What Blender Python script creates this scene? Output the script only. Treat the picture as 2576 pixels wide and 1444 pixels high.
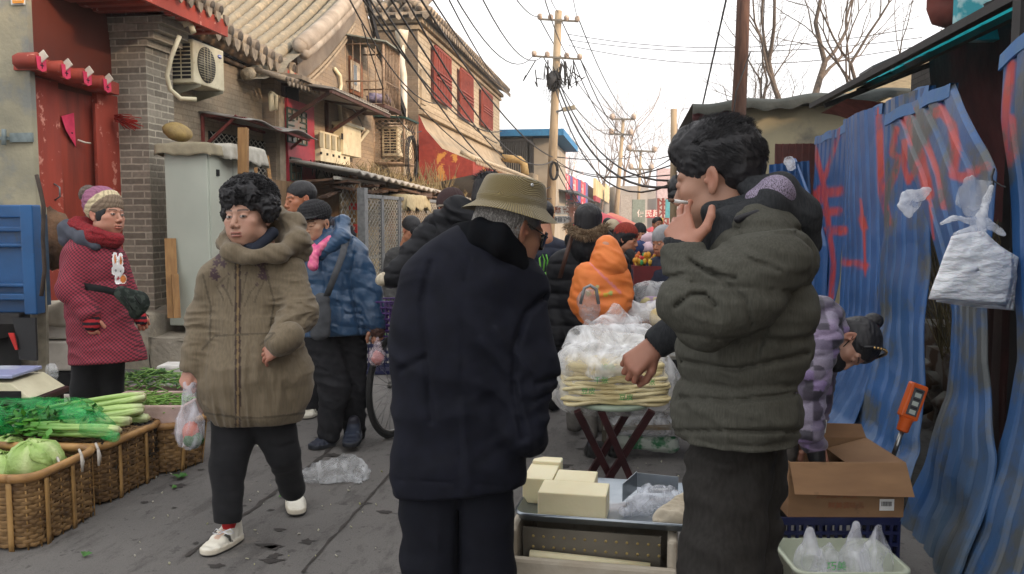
import bpy,math,random
import numpy as np
from mathutils import Vector,Matrix,Euler
random.seed(7);RNG=np.random.default_rng(7)
for o in list(bpy.data.objects):bpy.data.objects.remove(o)
SC=bpy.context.scene;COL=SC.collection
CAMZ,FPX,PITCH,YAW=1.40,2100.0,math.atan(177/2100),math.atan(302/2100)
cd=bpy.data.cameras.new('camera');cam=bpy.data.objects.new('camera',cd);COL.objects.link(cam)
cam.location=(0,0,CAMZ);cam.rotation_euler=(math.pi/2-PITCH,0,YAW)
cd.sensor_width=36;cd.lens=36*FPX/2576;cd.clip_start=.05;cd.clip_end=3000
SC.camera=cam
SC.view_settings.view_transform='Standard';SC.view_settings.look='None';SC.view_settings.gamma=1
SC.view_settings.exposure=1.2
SUN_EL,SUN_AZ=17.0,118.0
w=bpy.data.worlds.new('World');SC.world=w;w.use_nodes=True
nt=w.node_tree;bg=nt.nodes['Background'];sky=nt.nodes.new('ShaderNodeTexSky');sky.sky_type='NISHITA'
sky.sun_disc=False;sky.sun_elevation=math.radians(38);sky.sun_rotation=math.radians(SUN_AZ)
sky.dust_density=6;sky.air_density=1.2;sky.ozone_density=1
hs=nt.nodes.new('ShaderNodeHueSaturation');hs.inputs['Saturation'].default_value=.12
nt.links.new(sky.outputs[0],hs.inputs['Color'])
mixw=nt.nodes.new('ShaderNodeMix');mixw.data_type='RGBA';mixw.inputs[0].default_value=.62
nt.links.new(hs.outputs[0],mixw.inputs[6]);mixw.inputs[7].default_value=(9.5,9.48,9.55,1)
nt.links.new(mixw.outputs[2],bg.inputs[0]);bg.inputs[1].default_value=.1
sl=bpy.data.lights.new('sun','SUN');sl.energy=2.4;sl.angle=math.radians(6);sl.color=(1,.72,.48)
sun=bpy.data.objects.new('sun',sl);COL.objects.link(sun);sun.location=(0,0,30)
sun.rotation_euler=(math.radians(90-SUN_EL),0,math.radians(180-SUN_AZ))
Rm=np.array(cam.rotation_euler.to_matrix());C0=np.array([0,0,CAMZ])
CR,CU,CF=Rm[:,0],Rm[:,1],-Rm[:,2]
FWD=np.array([CF[0],CF[1],0]);FWD/=np.linalg.norm(FWD)
def ray(u,v):return CF+CR*((u-1288)/FPX)-CU*((v-722)/FPX)
def P(u,v,d):return C0+ray(u,v)*d
def G(u,v,z=0.):r=ray(u,v);return C0+r*((z-CAMZ)/r[2])
def FX(u,v,X):r=ray(u,v);return C0+r*(X/r[0])
def FY(u,v,Y):r=ray(u,v);return C0+r*(Y/r[1])
def PZ(u,z,d):
    r=CF+CR*((u-1288)/FPX)
    t=(z-CAMZ-r[2]*d)/(CU[2]*d)
    return C0+(r+CU*t)*d
def px(n,d):return n*d/FPX
def V(p):return Vector([float(x)for x in p])
def lin(h,k=1.0):
    h=h.lstrip('#');c=[int(h[i:i+2],16)/255 for i in(0,2,4)]
    return tuple(min(1.,(x/12.92 if x<=.04045 else((x+.055)/1.055)**2.4)*k)for x in c)
def tag(o,label=None,cat=None,group=None,kind=None):
    if label:o['label']=label
    if cat:o['category']=cat
    if group:o['group']=group
    if kind:o['kind']=kind
    return o
def thing(name,label,cat,loc=(0,0,0),group=None):
    o=bpy.data.objects.new(name,None);COL.objects.link(o);o.location=V(loc);o.empty_display_size=.1
    return tag(o,label,cat,group)
def wmat(o):
    m=Matrix.Translation(o.location)
    return m if o.parent is None else wmat(o.parent)@o.matrix_parent_inverse@m
def link_mesh(name,me,parent=None,mats=()):
    o=bpy.data.objects.new(name,me);COL.objects.link(o)
    for m in mats:me.materials.append(m)
    if parent is not None:
        o.parent=parent;o.matrix_parent_inverse=wmat(parent).inverted()
    return o
class MB:
    def __init__(s):s.v=[];s.f=[];s.m=[];s.c=[];s.mi=0;s.col=(1,1,1);s.sm=[];s.smooth=False
    def add(s,vs,fs,cols=None):
        b=len(s.v);s.v+=[tuple(float(x)for x in p)for p in vs]
        s.c+=(list(cols)if cols is not None else[s.col]*len(vs))
        for f in fs:s.f.append(tuple(int(i)+b for i in f));s.m.append(s.mi);s.sm.append(s.smooth)
        return s
    def box(s,c,size,rot=None,taper=1.):
        hx,hy,hz=[q/2 for q in size]
        vs=[Vector((x*hx*(taper if z>0 else 1),y*hy*(taper if z>0 else 1),z*hz))for z in(-1,1)for x,y in((-1,-1),(1,-1),(1,1),(-1,1))]
        if rot is not None:
            R=rot if isinstance(rot,Matrix)else Euler(rot).to_matrix()
            vs=[R@q for q in vs]
        c=V(c);return s.add([q+c for q in vs],[(3,2,1,0),(4,5,6,7),(0,1,5,4),(1,2,6,5),(2,3,7,6),(3,0,4,7)])
    def bx(s,x0,x1,y0,y1,z0,z1):return s.box(((x0+x1)/2,(y0+y1)/2,(z0+z1)/2),(abs(x1-x0),abs(y1-y0),abs(z1-z0)))
    def bar(s,a,b,w,h=None,up=(0,0,1)):
        a,b=V(a),V(b);d=b-a;L=d.length
        if L<1e-6:return s
        z=d.normalized();upv=V(up)
        x=upv.cross(z)
        if x.length<1e-3:x=Vector((1,0,0)).cross(z)
        x.normalize();y=z.cross(x)
        R=Matrix((x,y,z)).transposed()
        return s.box((a+b)/2,(w,h or w,L),R)
    def tube(s,pts,r,n=8,cap=True,cols=None):
        pts=[V(p)for p in pts];N=len(pts)
        rs=list(r)if hasattr(r,'__len__')else[r]*N
        vs=[];up=None
        for i,p in enumerate(pts):
            t=(pts[min(i+1,N-1)]-pts[max(i-1,0)])
            t=t.normalized()if t.length>1e-9 else Vector((0,0,1))
            if up is None:up=Vector((0,0,1))if abs(t.z)<.9 else Vector((1,0,0))
            x=up.cross(t)
            if x.length<1e-4:x=Vector((1,0,0)).cross(t)
            x.normalize();y=t.cross(x);up=y
            for k in range(n):
                a=2*math.pi*k/n;vs.append(p+(x*math.cos(a)+y*math.sin(a))*rs[i])
        fs=[(i*n+k,i*n+(k+1)%n,(i+1)*n+(k+1)%n,(i+1)*n+k)for i in range(N-1)for k in range(n)]
        if cap:fs+=[tuple(range(n-1,-1,-1)),tuple((N-1)*n+k for k in range(n))]
        o=s.smooth;s.smooth=True
        cc=None
        if cols is not None:cc=[cols[i]for i in range(N)for k in range(n)]
        s.add(vs,fs,cc);s.smooth=o;return s
    def lathe(s,c,prof,n=20,axis=None,sx=1,sy=1):
        c=V(c);vs=[];R=None
        if axis is not None:R=Vector((0,0,1)).rotation_difference(V(axis)).to_matrix()
        for r,z in prof:
            for k in range(n):
                a=2*math.pi*k/n;q=Vector((r*math.cos(a)*sx,r*math.sin(a)*sy,z));vs.append(c+(R@q if R else q))
        N=len(prof);fs=[(i*n+k,i*n+(k+1)%n,(i+1)*n+(k+1)%n,(i+1)*n+k)for i in range(N-1)for k in range(n)]
        fs+=[tuple(range(n-1,-1,-1)),tuple((N-1)*n+k for k in range(n))]
        o=s.smooth;s.smooth=True;s.add(vs,fs);s.smooth=o;return s
    def disc(s,c,r,axis,th=.004,n=20):return s.lathe(c,[(r,-th/2),(r,th/2)],n,axis)
    def prism(s,poly,n,th):
        n=V(n).normalized()*th;a=[V(p)for p in poly];k=len(a)
        return s.add(a+[p+n for p in a],[tuple(range(k-1,-1,-1)),tuple(range(k,2*k))]+[(i,(i+1)%k,(i+1)%k+k,i+k)for i in range(k)])
    def grid(s,pts,cols=None,closed=False):
        pts=np.asarray(pts);ni,nj=pts.shape[:2]
        fs=[(i*nj+j,i*nj+(j+1)%nj,(i+1)*nj+(j+1)%nj,(i+1)*nj+j)for i in range(ni-1)for j in range(nj if closed else nj-1)]
        o=s.smooth;s.smooth=True
        s.add(pts.reshape(-1,3),fs,None if cols is None else[tuple(c)for c in np.asarray(cols).reshape(-1,3)]);s.smooth=o;return s
    def blob(s,c,r,n=10,jit=0.,rot=None):
        c=V(c);r=(r,r,r)if not hasattr(r,'__len__')else r;vs=[];ph=random.random()*9
        for i in range(n+1):
            th=math.pi*i/n
            for k in range(n*2 if n<8 else n+4):
                m=n*2 if n<8 else n+4;a=2*math.pi*k/m
                j=1+jit*math.sin(3*a+ph+2*th)*math.sin(2*th+ph)*.8+jit*(random.random()-.5)*.6
                q=Vector((r[0]*math.sin(th)*math.cos(a)*j,r[1]*math.sin(th)*math.sin(a)*j,r[2]*math.cos(th)*j))
                if rot is not None:q=rot@q
                vs.append(c+q)
        m=n*2 if n<8 else n+4
        fs=[(i*m+k,(i+1)*m+k,(i+1)*m+(k+1)%m,i*m+(k+1)%m)for i in range(n)for k in range(m)]
        o=s.smooth;s.smooth=True;s.add(vs,fs);s.smooth=o;return s
    def build(s,name,mat,parent=None,bevel=0,origin=None):
        me=bpy.data.meshes.new(name);me.from_pydata(s.v,[],s.f)
        mats=mat if isinstance(mat,(list,tuple))else[mat]
        for m in mats:me.materials.append(m)
        if s.f:
            me.polygons.foreach_set('material_index',[min(i,len(mats)-1)for i in s.m])
            me.polygons.foreach_set('use_smooth',s.sm)
        ca=me.color_attributes.new('col','FLOAT_COLOR','POINT')
        if s.v:ca.data.foreach_set('color',np.concatenate([np.array(s.c,float).reshape(-1,3),np.ones((len(s.v),1))],1).ravel())
        me.update()
        if origin is not None and parent is None:
            me.transform(Matrix.Translation(-V(origin)))
        o=link_mesh(name,me,parent)
        if origin is not None and parent is None:o.location=V(origin)
        if bevel:
            b=o.modifiers.new('bevel','BEVEL');b.width=bevel;b.segments=2;b.limit_method='ANGLE';b.harden_normals=False
        return o
def copy_tree(o,parent=None):
    c=o.copy();COL.objects.link(c)
    if parent is not None:c.parent=parent
    for ch in list(o.children):copy_tree(ch,c)
    return c
MATS={}
def M(name,c1=(.5,.5,.5),c2=None,rough=.75,scale=12.,bump=.15,bscale=60.,metal=0.,alpha=1.,attr=False,trans=0.,
      stretch=(1,1,1),contrast=(.35,.65),dirt=None,dscale=3.,dlim=(.5,.7),sheen=0.,spec=.35,noattrmix=.0,sss=0.,coat=0.,bdist=.004,emit=0.):
    if name in MATS:return MATS[name]
    m=bpy.data.materials.new(name);m.use_nodes=True;t=m.node_tree;N=t.nodes;L=t.links
    b=N['Principled BSDF'];tc=N.new('ShaderNodeTexCoord');mp=N.new('ShaderNodeMapping');mp.inputs['Scale'].default_value=stretch
    L.new(tc.outputs['Object'],mp.inputs[0])
    n1=N.new('ShaderNodeTexNoise');n1.inputs['Scale'].default_value=scale;n1.inputs['Detail'].default_value=5;L.new(mp.outputs[0],n1.inputs[0])
    mr=N.new('ShaderNodeMapRange');mr.inputs[1].default_value,mr.inputs[2].default_value=contrast;L.new(n1.outputs[0],mr.inputs[0])
    mx=N.new('ShaderNodeMix');mx.data_type='RGBA';L.new(mr.outputs[0],mx.inputs[0])
    if c2 is None:c2=tuple(x*.75 for x in c1)
    mx.inputs[6].default_value=(*c1,1);mx.inputs[7].default_value=(*c2,1)
    out=mx.outputs[2]
    if attr:
        at=N.new('ShaderNodeAttribute');at.attribute_name='col'
        mu=N.new('ShaderNodeMix');mu.data_type='RGBA';mu.blend_type='MULTIPLY';mu.inputs[0].default_value=1
        L.new(at.outputs['Color'],mu.inputs[6]);L.new(out,mu.inputs[7]);out=mu.outputs[2]
    if dirt is not None:
        n3=N.new('ShaderNodeTexNoise');n3.inputs['Scale'].default_value=dscale;n3.inputs['Detail'].default_value=8;n3.inputs['Roughness'].default_value=.65
        L.new(tc.outputs['Object'],n3.inputs[0])
        r3=N.new('ShaderNodeMapRange');r3.inputs[1].default_value,r3.inputs[2].default_value=dlim;L.new(n3.outputs[0],r3.inputs[0])
        md=N.new('ShaderNodeMix');md.data_type='RGBA';L.new(r3.outputs[0],md.inputs[0]);L.new(out,md.inputs[6]);md.inputs[7].default_value=(*dirt,1);out=md.outputs[2]
    L.new(out,b.inputs['Base Color'])
    b.inputs['Roughness'].default_value=rough;b.inputs['Metallic'].default_value=metal
    b.inputs['Specular IOR Level'].default_value=spec
    if alpha<1:b.inputs['Alpha'].default_value=alpha
    if sheen:b.inputs['Sheen Weight'].default_value=sheen;b.inputs['Sheen Roughness'].default_value=.5
    if trans:b.inputs['Transmission Weight'].default_value=trans
    if sss:b.inputs['Subsurface Weight'].default_value=sss;b.inputs['Subsurface Radius'].default_value=(.012,.004,.002);b.inputs['Subsurface Scale'].default_value=1.
    if coat:b.inputs['Coat Weight'].default_value=coat
    if emit:L.new(out,b.inputs['Emission Color']);b.inputs['Emission Strength'].default_value=emit
    if bump:
        n2=N.new('ShaderNodeTexNoise');n2.inputs['Scale'].default_value=bscale;n2.inputs['Detail'].default_value=4;L.new(mp.outputs[0],n2.inputs[0])
        bu=N.new('ShaderNodeBump');bu.inputs['Strength'].default_value=bump;bu.inputs['Distance'].default_value=bdist*5 if bscale<40 else bdist
        L.new(n2.outputs[0],bu.inputs['Height']);L.new(bu.outputs[0],b.inputs['Normal'])
    MATS[name]=m;return m
def plastic(name,c=(.9,.9,.92),lo=.3,hi=.8,scale=9.,rough=.22,stretch=(1,1,1)):
    lo,hi=lo*.45,hi*.72
    if name in MATS:return MATS[name]
    m=bpy.data.materials.new(name);m.use_nodes=True;t=m.node_tree;N=t.nodes;L=t.links
    b=N['Principled BSDF'];b.inputs['Base Color'].default_value=(*c,1);b.inputs['Roughness'].default_value=rough
    tc=N.new('ShaderNodeTexCoord');mp=N.new('ShaderNodeMapping');mp.inputs['Scale'].default_value=stretch;L.new(tc.outputs['Object'],mp.inputs[0])
    n1=N.new('ShaderNodeTexNoise');n1.inputs['Scale'].default_value=scale;n1.inputs['Detail'].default_value=6;n1.inputs['Distortion'].default_value=1.2;L.new(mp.outputs[0],n1.inputs[0])
    mr=N.new('ShaderNodeMapRange');mr.inputs[1].default_value=.35;mr.inputs[2].default_value=.68;mr.inputs[3].default_value=lo;mr.inputs[4].default_value=hi;L.new(n1.outputs[0],mr.inputs[0])
    L.new(mr.outputs[0],b.inputs['Alpha'])
    bu=N.new('ShaderNodeBump');bu.inputs['Strength'].default_value=.5;bu.inputs['Distance'].default_value=.01;L.new(n1.outputs[0],bu.inputs['Height']);L.new(bu.outputs[0],b.inputs['Normal'])
    MATS[name]=m;return m
def brickmat(name,axes='yz',c1=(.22,.2,.17),c2=(.33,.29,.24),mortar=(.4,.37,.33),bw=.24,bh=.066,ms=.006,stain=None,slim=(.5,.75),off=(0,0),paint=None,plim=(.5,.55)):
    if name in MATS:return MATS[name]
    m=bpy.data.materials.new(name);m.use_nodes=True;t=m.node_tree;N=t.nodes;L=t.links
    b=N['Principled BSDF'];b.inputs['Roughness'].default_value=.9;b.inputs['Specular IOR Level'].default_value=.2
    g=N.new('ShaderNodeTexCoord');sp=N.new('ShaderNodeSeparateXYZ');L.new(g.outputs['Object'],sp.inputs[0]);cb=N.new('ShaderNodeCombineXYZ')
    ix={'x':0,'y':1,'z':2};L.new(sp.outputs[ix[axes[0]]],cb.inputs[0]);L.new(sp.outputs[ix[axes[1]]],cb.inputs[1])
    nd=N.new('ShaderNodeTexNoise');nd.inputs['Scale'].default_value=9;L.new(g.outputs['Object'],nd.inputs[0])
    sc=N.new('ShaderNodeVectorMath');sc.operation='SCALE';sc.inputs['Scale'].default_value=.012;L.new(nd.outputs['Color'],sc.inputs[0])
    ad=N.new('ShaderNodeVectorMath');L.new(cb.outputs[0],ad.inputs[0]);L.new(sc.outputs[0],ad.inputs[1])
    br=N.new('ShaderNodeTexBrick');br.inputs['Scale'].default_value=1;br.inputs['Brick Width'].default_value=bw;br.inputs['Row Height'].default_value=bh
    br.inputs['Mortar Size'].default_value=ms;br.inputs['Mortar Smooth'].default_value=.25;br.inputs['Bias'].default_value=-.1
    br.inputs['Color1'].default_value=(*c1,1);br.inputs['Color2'].default_value=(*c2,1);br.inputs['Mortar'].default_value=(*mortar,1)
    L.new(ad.outputs[0],br.inputs[0])
    n1=N.new('ShaderNodeTexNoise');n1.inputs['Scale'].default_value=30;n1.inputs['Detail'].default_value=5;L.new(g.outputs['Object'],n1.inputs[0])
    mr=N.new('ShaderNodeMapRange');mr.inputs[3].default_value=.65;mr.inputs[4].default_value=1.35;L.new(n1.outputs[0],mr.inputs[0])
    mu=N.new('ShaderNodeMix');mu.data_type='RGBA';mu.blend_type='MULTIPLY';mu.inputs[0].default_value=1;L.new(br.outputs[0],mu.inputs[6]);L.new(mr.outputs[0],mu.inputs[7]);out=mu.outputs[2]
    n4=N.new('ShaderNodeTexNoise');n4.inputs['Scale'].default_value=1.1;n4.inputs['Detail'].default_value=7;n4.inputs['Roughness'].default_value=.7;L.new(g.outputs['Object'],n4.inputs[0])
    r4=N.new('ShaderNodeMapRange');r4.inputs[1].default_value,r4.inputs[2].default_value=slim;r4.inputs[4].default_value=.75;L.new(n4.outputs[0],r4.inputs[0])
    md=N.new('ShaderNodeMix');md.data_type='RGBA';L.new(r4.outputs[0],md.inputs[0]);L.new(out,md.inputs[6]);md.inputs[7].default_value=(*(stain or tuple(x*.6 for x in c1)),1);out=md.outputs[2]
    if paint is not None:
        n5=N.new('ShaderNodeTexNoise');n5.inputs['Scale'].default_value=1.7;n5.inputs['Detail'].default_value=6;L.new(ad.outputs[0],n5.inputs[0])
        r5=N.new('ShaderNodeMapRange');r5.inputs[1].default_value,r5.inputs[2].default_value=plim;r5.inputs[4].default_value=.85;L.new(n5.outputs[0],r5.inputs[0])
        m5=N.new('ShaderNodeMix');m5.data_type='RGBA';L.new(r5.outputs[0],m5.inputs[0]);L.new(out,m5.inputs[6]);m5.inputs[7].default_value=(*paint,1);out=m5.outputs[2]
    L.new(out,b.inputs['Base Color'])
    bu=N.new('ShaderNodeBump');bu.inputs['Strength'].default_value=.6;bu.inputs['Distance'].default_value=.006;bu.invert=True
    ad2=N.new('ShaderNodeMath');ad2.operation='MULTIPLY_ADD';L.new(n1.outputs[0],ad2.inputs[0]);ad2.inputs[1].default_value=-.3;L.new(br.outputs['Fac'],ad2.inputs[2])
    L.new(ad2.outputs[0],bu.inputs['Height']);L.new(bu.outputs[0],b.inputs['Normal'])
    MATS[name]=m;return m
def _h(ix,iy,iz):
    n=(ix.astype(np.int64)*374761393+iy.astype(np.int64)*668265263+iz.astype(np.int64)*2147483647)&0xffffffff
    n=((n^(n>>13))*1274126177)&0xffffffff
    n=n^(n>>16)
    return(n&0xffff)/65535.
def noise(p):
    f=np.floor(p);t=p-f;t=t*t*(3-2*t);i=f.astype(np.int64);r=0
    for a in(0,1):
        for b in(0,1):
            for c in(0,1):
                r=r+_h(i[:,0]+a,i[:,1]+b,i[:,2]+c)*(t[:,0]if a else 1-t[:,0])*(t[:,1]if b else 1-t[:,1])*(t[:,2]if c else 1-t[:,2])
    return r*2-1
def fbm(p,o=3):
    r=0;a=1;s=0
    for k in range(o):r=r+a*noise(p*(2**k)+k*17.3);s+=a;a*=.5
    return r/s
def ridged(p):return 1-2*np.abs(fbm(p,2))
def smin(a,b,k):
    if k<=0:return np.minimum(a,b)
    h=np.clip(.5+.5*(b-a)/k,0,1);return b+(a-b)*h-k*h*(1-h)
def smax(a,b,k):return-smin(-a,-b,k)
def cone(p,a,b,ra,rb,k=1.,n=None):
    a=np.asarray(a,float);b=np.asarray(b,float)
    if k!=1.:
        n=CF if n is None else np.asarray(n,float)
        p=p+np.outer((p-a)@n*(1/k-1),n);b=b+n*((b-a)@n*(1/k-1))
    ab=b-a;t=np.clip(((p-a)@ab)/max(ab@ab,1e-9),0,1)
    d=np.linalg.norm(p-a-np.outer(t,ab),axis=1)-(ra+(rb-ra)*t)
    return d*(k if k<1 else 1)
def ell(p,c,r,R=None):
    q=p-np.asarray(c,float)
    if R is not None:q=q@R
    r=np.asarray(r,float);k0=np.linalg.norm(q/r,axis=1);k1=np.linalg.norm(q/(r*r),axis=1)
    return k0*(k0-1)/np.maximum(k1,1e-9)
def rbox(p,c,s,rad,R=None):
    q=p-np.asarray(c,float)
    if R is not None:q=q@R
    q=np.abs(q)-(np.asarray(s,float)-rad)
    return np.linalg.norm(np.maximum(q,0),axis=1)+np.minimum(q.max(1),0)-rad
def sdf_mesh(f,lo,hi,h,B=6,marg=.0):
    lo=np.asarray(lo,float);n=np.ceil((np.asarray(hi,float)-lo)/h/B).astype(int)
    ncell=n*B;N=ncell+1
    ii=np.stack(np.meshgrid(*[np.arange(k)for k in n],indexing='ij'),-1).reshape(-1,3)
    cen=lo+(ii+.5)*B*h;fc=f(cen);act=np.abs(fc)<B*h*1.0+marg
    vals=np.repeat(np.repeat(np.repeat(fc.reshape(n),B,0),B,1),B,2)
    full=np.empty(N);full[:-1,:-1,:-1]=vals;full[-1]=full[-2];full[:,-1]=full[:,-2];full[:,:,-1]=full[:,:,-2]
    off=np.stack(np.meshgrid(*[np.arange(B+1)]*3,indexing='ij'),-1).reshape(-1,3)
    A=ii[act]*B
    for s in range(0,len(A),400):
        idx=(A[s:s+400,None,:]+off[None]).reshape(-1,3)
        full[idx[:,0],idx[:,1],idx[:,2]]=f(lo+idx*h)
    full[0]=np.abs(full[0])+1e-4;full[-1]=np.abs(full[-1])+1e-4
    full[:,0]=np.abs(full[:,0])+1e-4;full[:,-1]=np.abs(full[:,-1])+1e-4
    full[:,:,0]=np.abs(full[:,:,0])+1e-4;full[:,:,-1]=np.abs(full[:,:,-1])+1e-4
    ins=full<0;cs=tuple(N-1);acc=np.zeros(cs+(3,));cnt=np.zeros(cs)
    quads=[];cid=lambda x,y,z:(x*cs[1]+y)*cs[2]+z
    for ax in range(3):
        o1,o2=[(1,2),(2,0),(0,1)][ax]
        sl0=[slice(None)]*3;sl1=[slice(None)]*3;sl0[ax]=slice(0,-1);sl1[ax]=slice(1,None)
        a=full[tuple(sl0)];b=full[tuple(sl1)];cr=(a<0)!=(b<0)
        I=np.argwhere(cr);va=a[cr];vb=b[cr];t=va/(va-vb)
        pos=I.astype(float);pos[:,ax]+=t
        for d1 in(0,-1):
            for d2 in(0,-1):
                J=I.copy();J[:,o1]+=d1;J[:,o2]+=d2
                ok=(J[:,o1]>=0)&(J[:,o2]>=0)&(J[:,o1]<cs[o1])&(J[:,o2]<cs[o2])
                np.add.at(acc,tuple(J[ok].T),pos[ok]);np.add.at(cnt,tuple(J[ok].T),1)
        ok=(I[:,o1]>0)&(I[:,o2]>0)&(I[:,o1]<cs[o1])&(I[:,o2]<cs[o2]);I=I[ok];neg=(va<0)[ok]
        def cc(d1,d2):
            J=I.copy();J[:,o1]+=d1;J[:,o2]+=d2;return cid(J[:,0],J[:,1],J[:,2])
        q=np.stack([cc(-1,-1),cc(0,-1),cc(0,0),cc(-1,0)],1);q[~neg]=q[~neg][:,::-1];quads.append(q)
    q=np.concatenate(quads);used=np.unique(q);mp=-np.ones(cs[0]*cs[1]*cs[2],int);mp[used]=np.arange(len(used))
    verts=(acc.reshape(-1,3)[used]/cnt.reshape(-1)[used][:,None])*h+lo
    return verts,mp[q]
class Acc:
    def __init__(s):s.v=[];s.q=[];s.c=[];s.n=0;s.mi=[]
    def add(s,v,q,c=(1,1,1),mi=0):
        if len(v)==0:return s
        c=np.asarray(c,float);c=np.tile(c,(len(v),1))if c.ndim==1 else c
        s.v.append(v);s.q.append(q+s.n);s.c.append(c);s.n+=len(v);s.mi.append(np.full(len(q),mi));return s
    def build(s,name,mat,parent=None):
        v=np.concatenate(s.v);q=np.concatenate(s.q);c=np.concatenate(s.c);mi=np.concatenate(s.mi)
        me=bpy.data.meshes.new(name);me.vertices.add(len(v));me.vertices.foreach_set('co',v.ravel())
        me.loops.add(len(q)*4);me.loops.foreach_set('vertex_index',q.ravel().astype(np.int32))
        me.polygons.add(len(q));me.polygons.foreach_set('loop_start',np.arange(0,len(q)*4,4,dtype=np.int32))
        me.polygons.foreach_set('use_smooth',np.ones(len(q),bool));me.polygons.foreach_set('material_index',mi.astype(np.int32))
        ca=me.color_attributes.new('col','FLOAT_COLOR','POINT');ca.data.foreach_set('color',np.concatenate([c,np.ones((len(c),1))],1).ravel())
        me.update();me.validate()
        return link_mesh(name,me,parent,mat if isinstance(mat,(list,tuple))else[mat])
def bounds(prims,pad=.06):
    L=[];H=[]
    for c in prims:
        a,b,ra,rb=c[:4];r=max(ra,rb)*1.15
        for q in(a,b):L.append(np.asarray(q)-r);H.append(np.asarray(q)+r)
    return np.min(L,0)-pad,np.max(H,0)+pad
def union(prims,k):
    def f(p):
        d=None
        for c in prims:
            e=cone(p,*c);d=e if d is None else smin(d,e,k)
        return d
    return f
def txt(s,c,size,nrm,mat,parent=None,name='lettering',up=(0,0,1),th=.0006,bold=0):
    cu=bpy.data.curves.new(name,'FONT');cu.body=s;cu.size=size;cu.align_x='CENTER';cu.align_y='CENTER';cu.extrude=th;cu.offset=bold;cu.resolution_u=3
    o=bpy.data.objects.new(name,cu);COL.objects.link(o);bpy.context.view_layer.update()
    dg=bpy.context.evaluated_depsgraph_get();me=bpy.data.meshes.new_from_object(o.evaluated_get(dg));bpy.data.objects.remove(o);me.name=name
    z=V(nrm).normalized();y=V(up);y=(y-z*y.dot(z)).normalized();x=y.cross(z)
    me.transform(Matrix.Translation(V(c))@Matrix((x,y,z)).transposed().to_4x4());me.materials.clear()
    return link_mesh(name,me,parent,[mat])
def stroke(L2,pts,w):
    d=np.full(len(L2),1e6)
    for a,b in zip(pts[:-1],pts[1:]):
        a=np.array(a,float);b=np.array(b,float);ab=b-a;t=np.clip(((L2-a)@ab)/max(ab@ab,1e-9),0,1);d=np.minimum(d,np.linalg.norm(L2-a-t[:,None]*ab,axis=1))
    return d/w
def pix(v):
    q=v-C0;z=q@CF;return np.stack([1288+FPX*(q@CR)/z,722-FPX*(q@CU)/z],1),z
def view(v):v=np.asarray(v,float);q=CR*v[0]+CU*v[1]-CF*v[2];return q/np.linalg.norm(q)
def folds(ax,fa,fx,amp,seed=0,c=None,rad=None):
    ax=np.asarray(ax,float)/np.linalg.norm(ax)
    def g(p):
        q=p*fx+np.outer(p@ax*(fa-fx),ax)+seed*7.7
        q=q+np.stack([fbm(p*5+seed,2)]*3,1)*.6
        d=ridged(q)*amp
        if c is not None:d=d*np.exp(-((p-c)**2).sum(1)/(rad*rad))
        return d
    return g
def baffle(ax,sp,amp,wob=.25,off=0,seed=3):
    ax=np.asarray(ax,float)/np.linalg.norm(ax)
    def g(p):
        t=(p@ax)/sp+off+wob*noise(p*5+seed)+.3*wob*noise(p*14+seed)
        return amp*(np.abs(np.sin(math.pi*t))**.38-.8)
    return g
def grooves(L,zmax=1e9):
    def g(p):
        q,z=pix(p);r=0
        for pl,w_,a in L:r=r+a*np.exp(-stroke(q,pl,w_)**2)*(z<zmax)
        return r
    return g
asph=bpy.data.materials.new('asphalt');asph.use_nodes=True;t_=asph.node_tree;N_=t_.nodes;bs_=N_['Principled BSDF'];bs_.inputs['Roughness'].default_value=.8;bs_.inputs['Specular IOR Level'].default_value=.3;tc_=N_.new('ShaderNodeTexCoord')
def nz_(sc,det,lo,hi,rough=.6,stretch=None):
    n=N_.new('ShaderNodeTexNoise');n.inputs['Scale'].default_value=sc;n.inputs['Detail'].default_value=det;n.inputs['Roughness'].default_value=rough;src=tc_.outputs['Object']
    if stretch:m=N_.new('ShaderNodeMapping');m.inputs['Scale'].default_value=stretch;m.inputs['Rotation'].default_value=(0,0,.12);t_.links.new(src,m.inputs[0]);src=m.outputs[0]
    t_.links.new(src,n.inputs[0]);r=N_.new('ShaderNodeMapRange');r.inputs[1].default_value=lo;r.inputs[2].default_value=hi;t_.links.new(n.outputs[0],r.inputs[0]);return r.outputs[0],n.outputs[0]
def mx_(f,a,b,k=1.):
    m=N_.new('ShaderNodeMix');m.data_type='RGBA'
    if k<1:q=N_.new('ShaderNodeMath');q.operation='MULTIPLY';q.inputs[1].default_value=k;t_.links.new(f,q.inputs[0]);f=q.outputs[0]
    t_.links.new(f,m.inputs[0])
    for i,c in((6,a),(7,b)):
        if isinstance(c,tuple):m.inputs[i].default_value=(*c,1)
        else:t_.links.new(c,m.inputs[i])
    return m.outputs[2]
c_=mx_(nz_(.7,6,.35,.65)[0],lin('#64615e'),lin('#524f4d'));c_=mx_(nz_(5,8,.52,.62,.7,(1.6,.5,1))[0],c_,lin('#3d3a38'),.8);c_=mx_(nz_(14,6,.60,.66)[0],c_,lin('#2e2c2a'),.8);c_=mx_(nz_(2.6,8,.60,.70,.75)[0],c_,lin('#777068'),.6);gr_=nz_(160,3,.30,.70);c_=mx_(gr_[0],c_,lin('#8a8784'),.22);c_=mx_(nz_(90,2,.60,.72)[0],c_,lin('#2c2a29'),.5);t_.links.new(c_,bs_.inputs['Base Color'])
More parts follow.
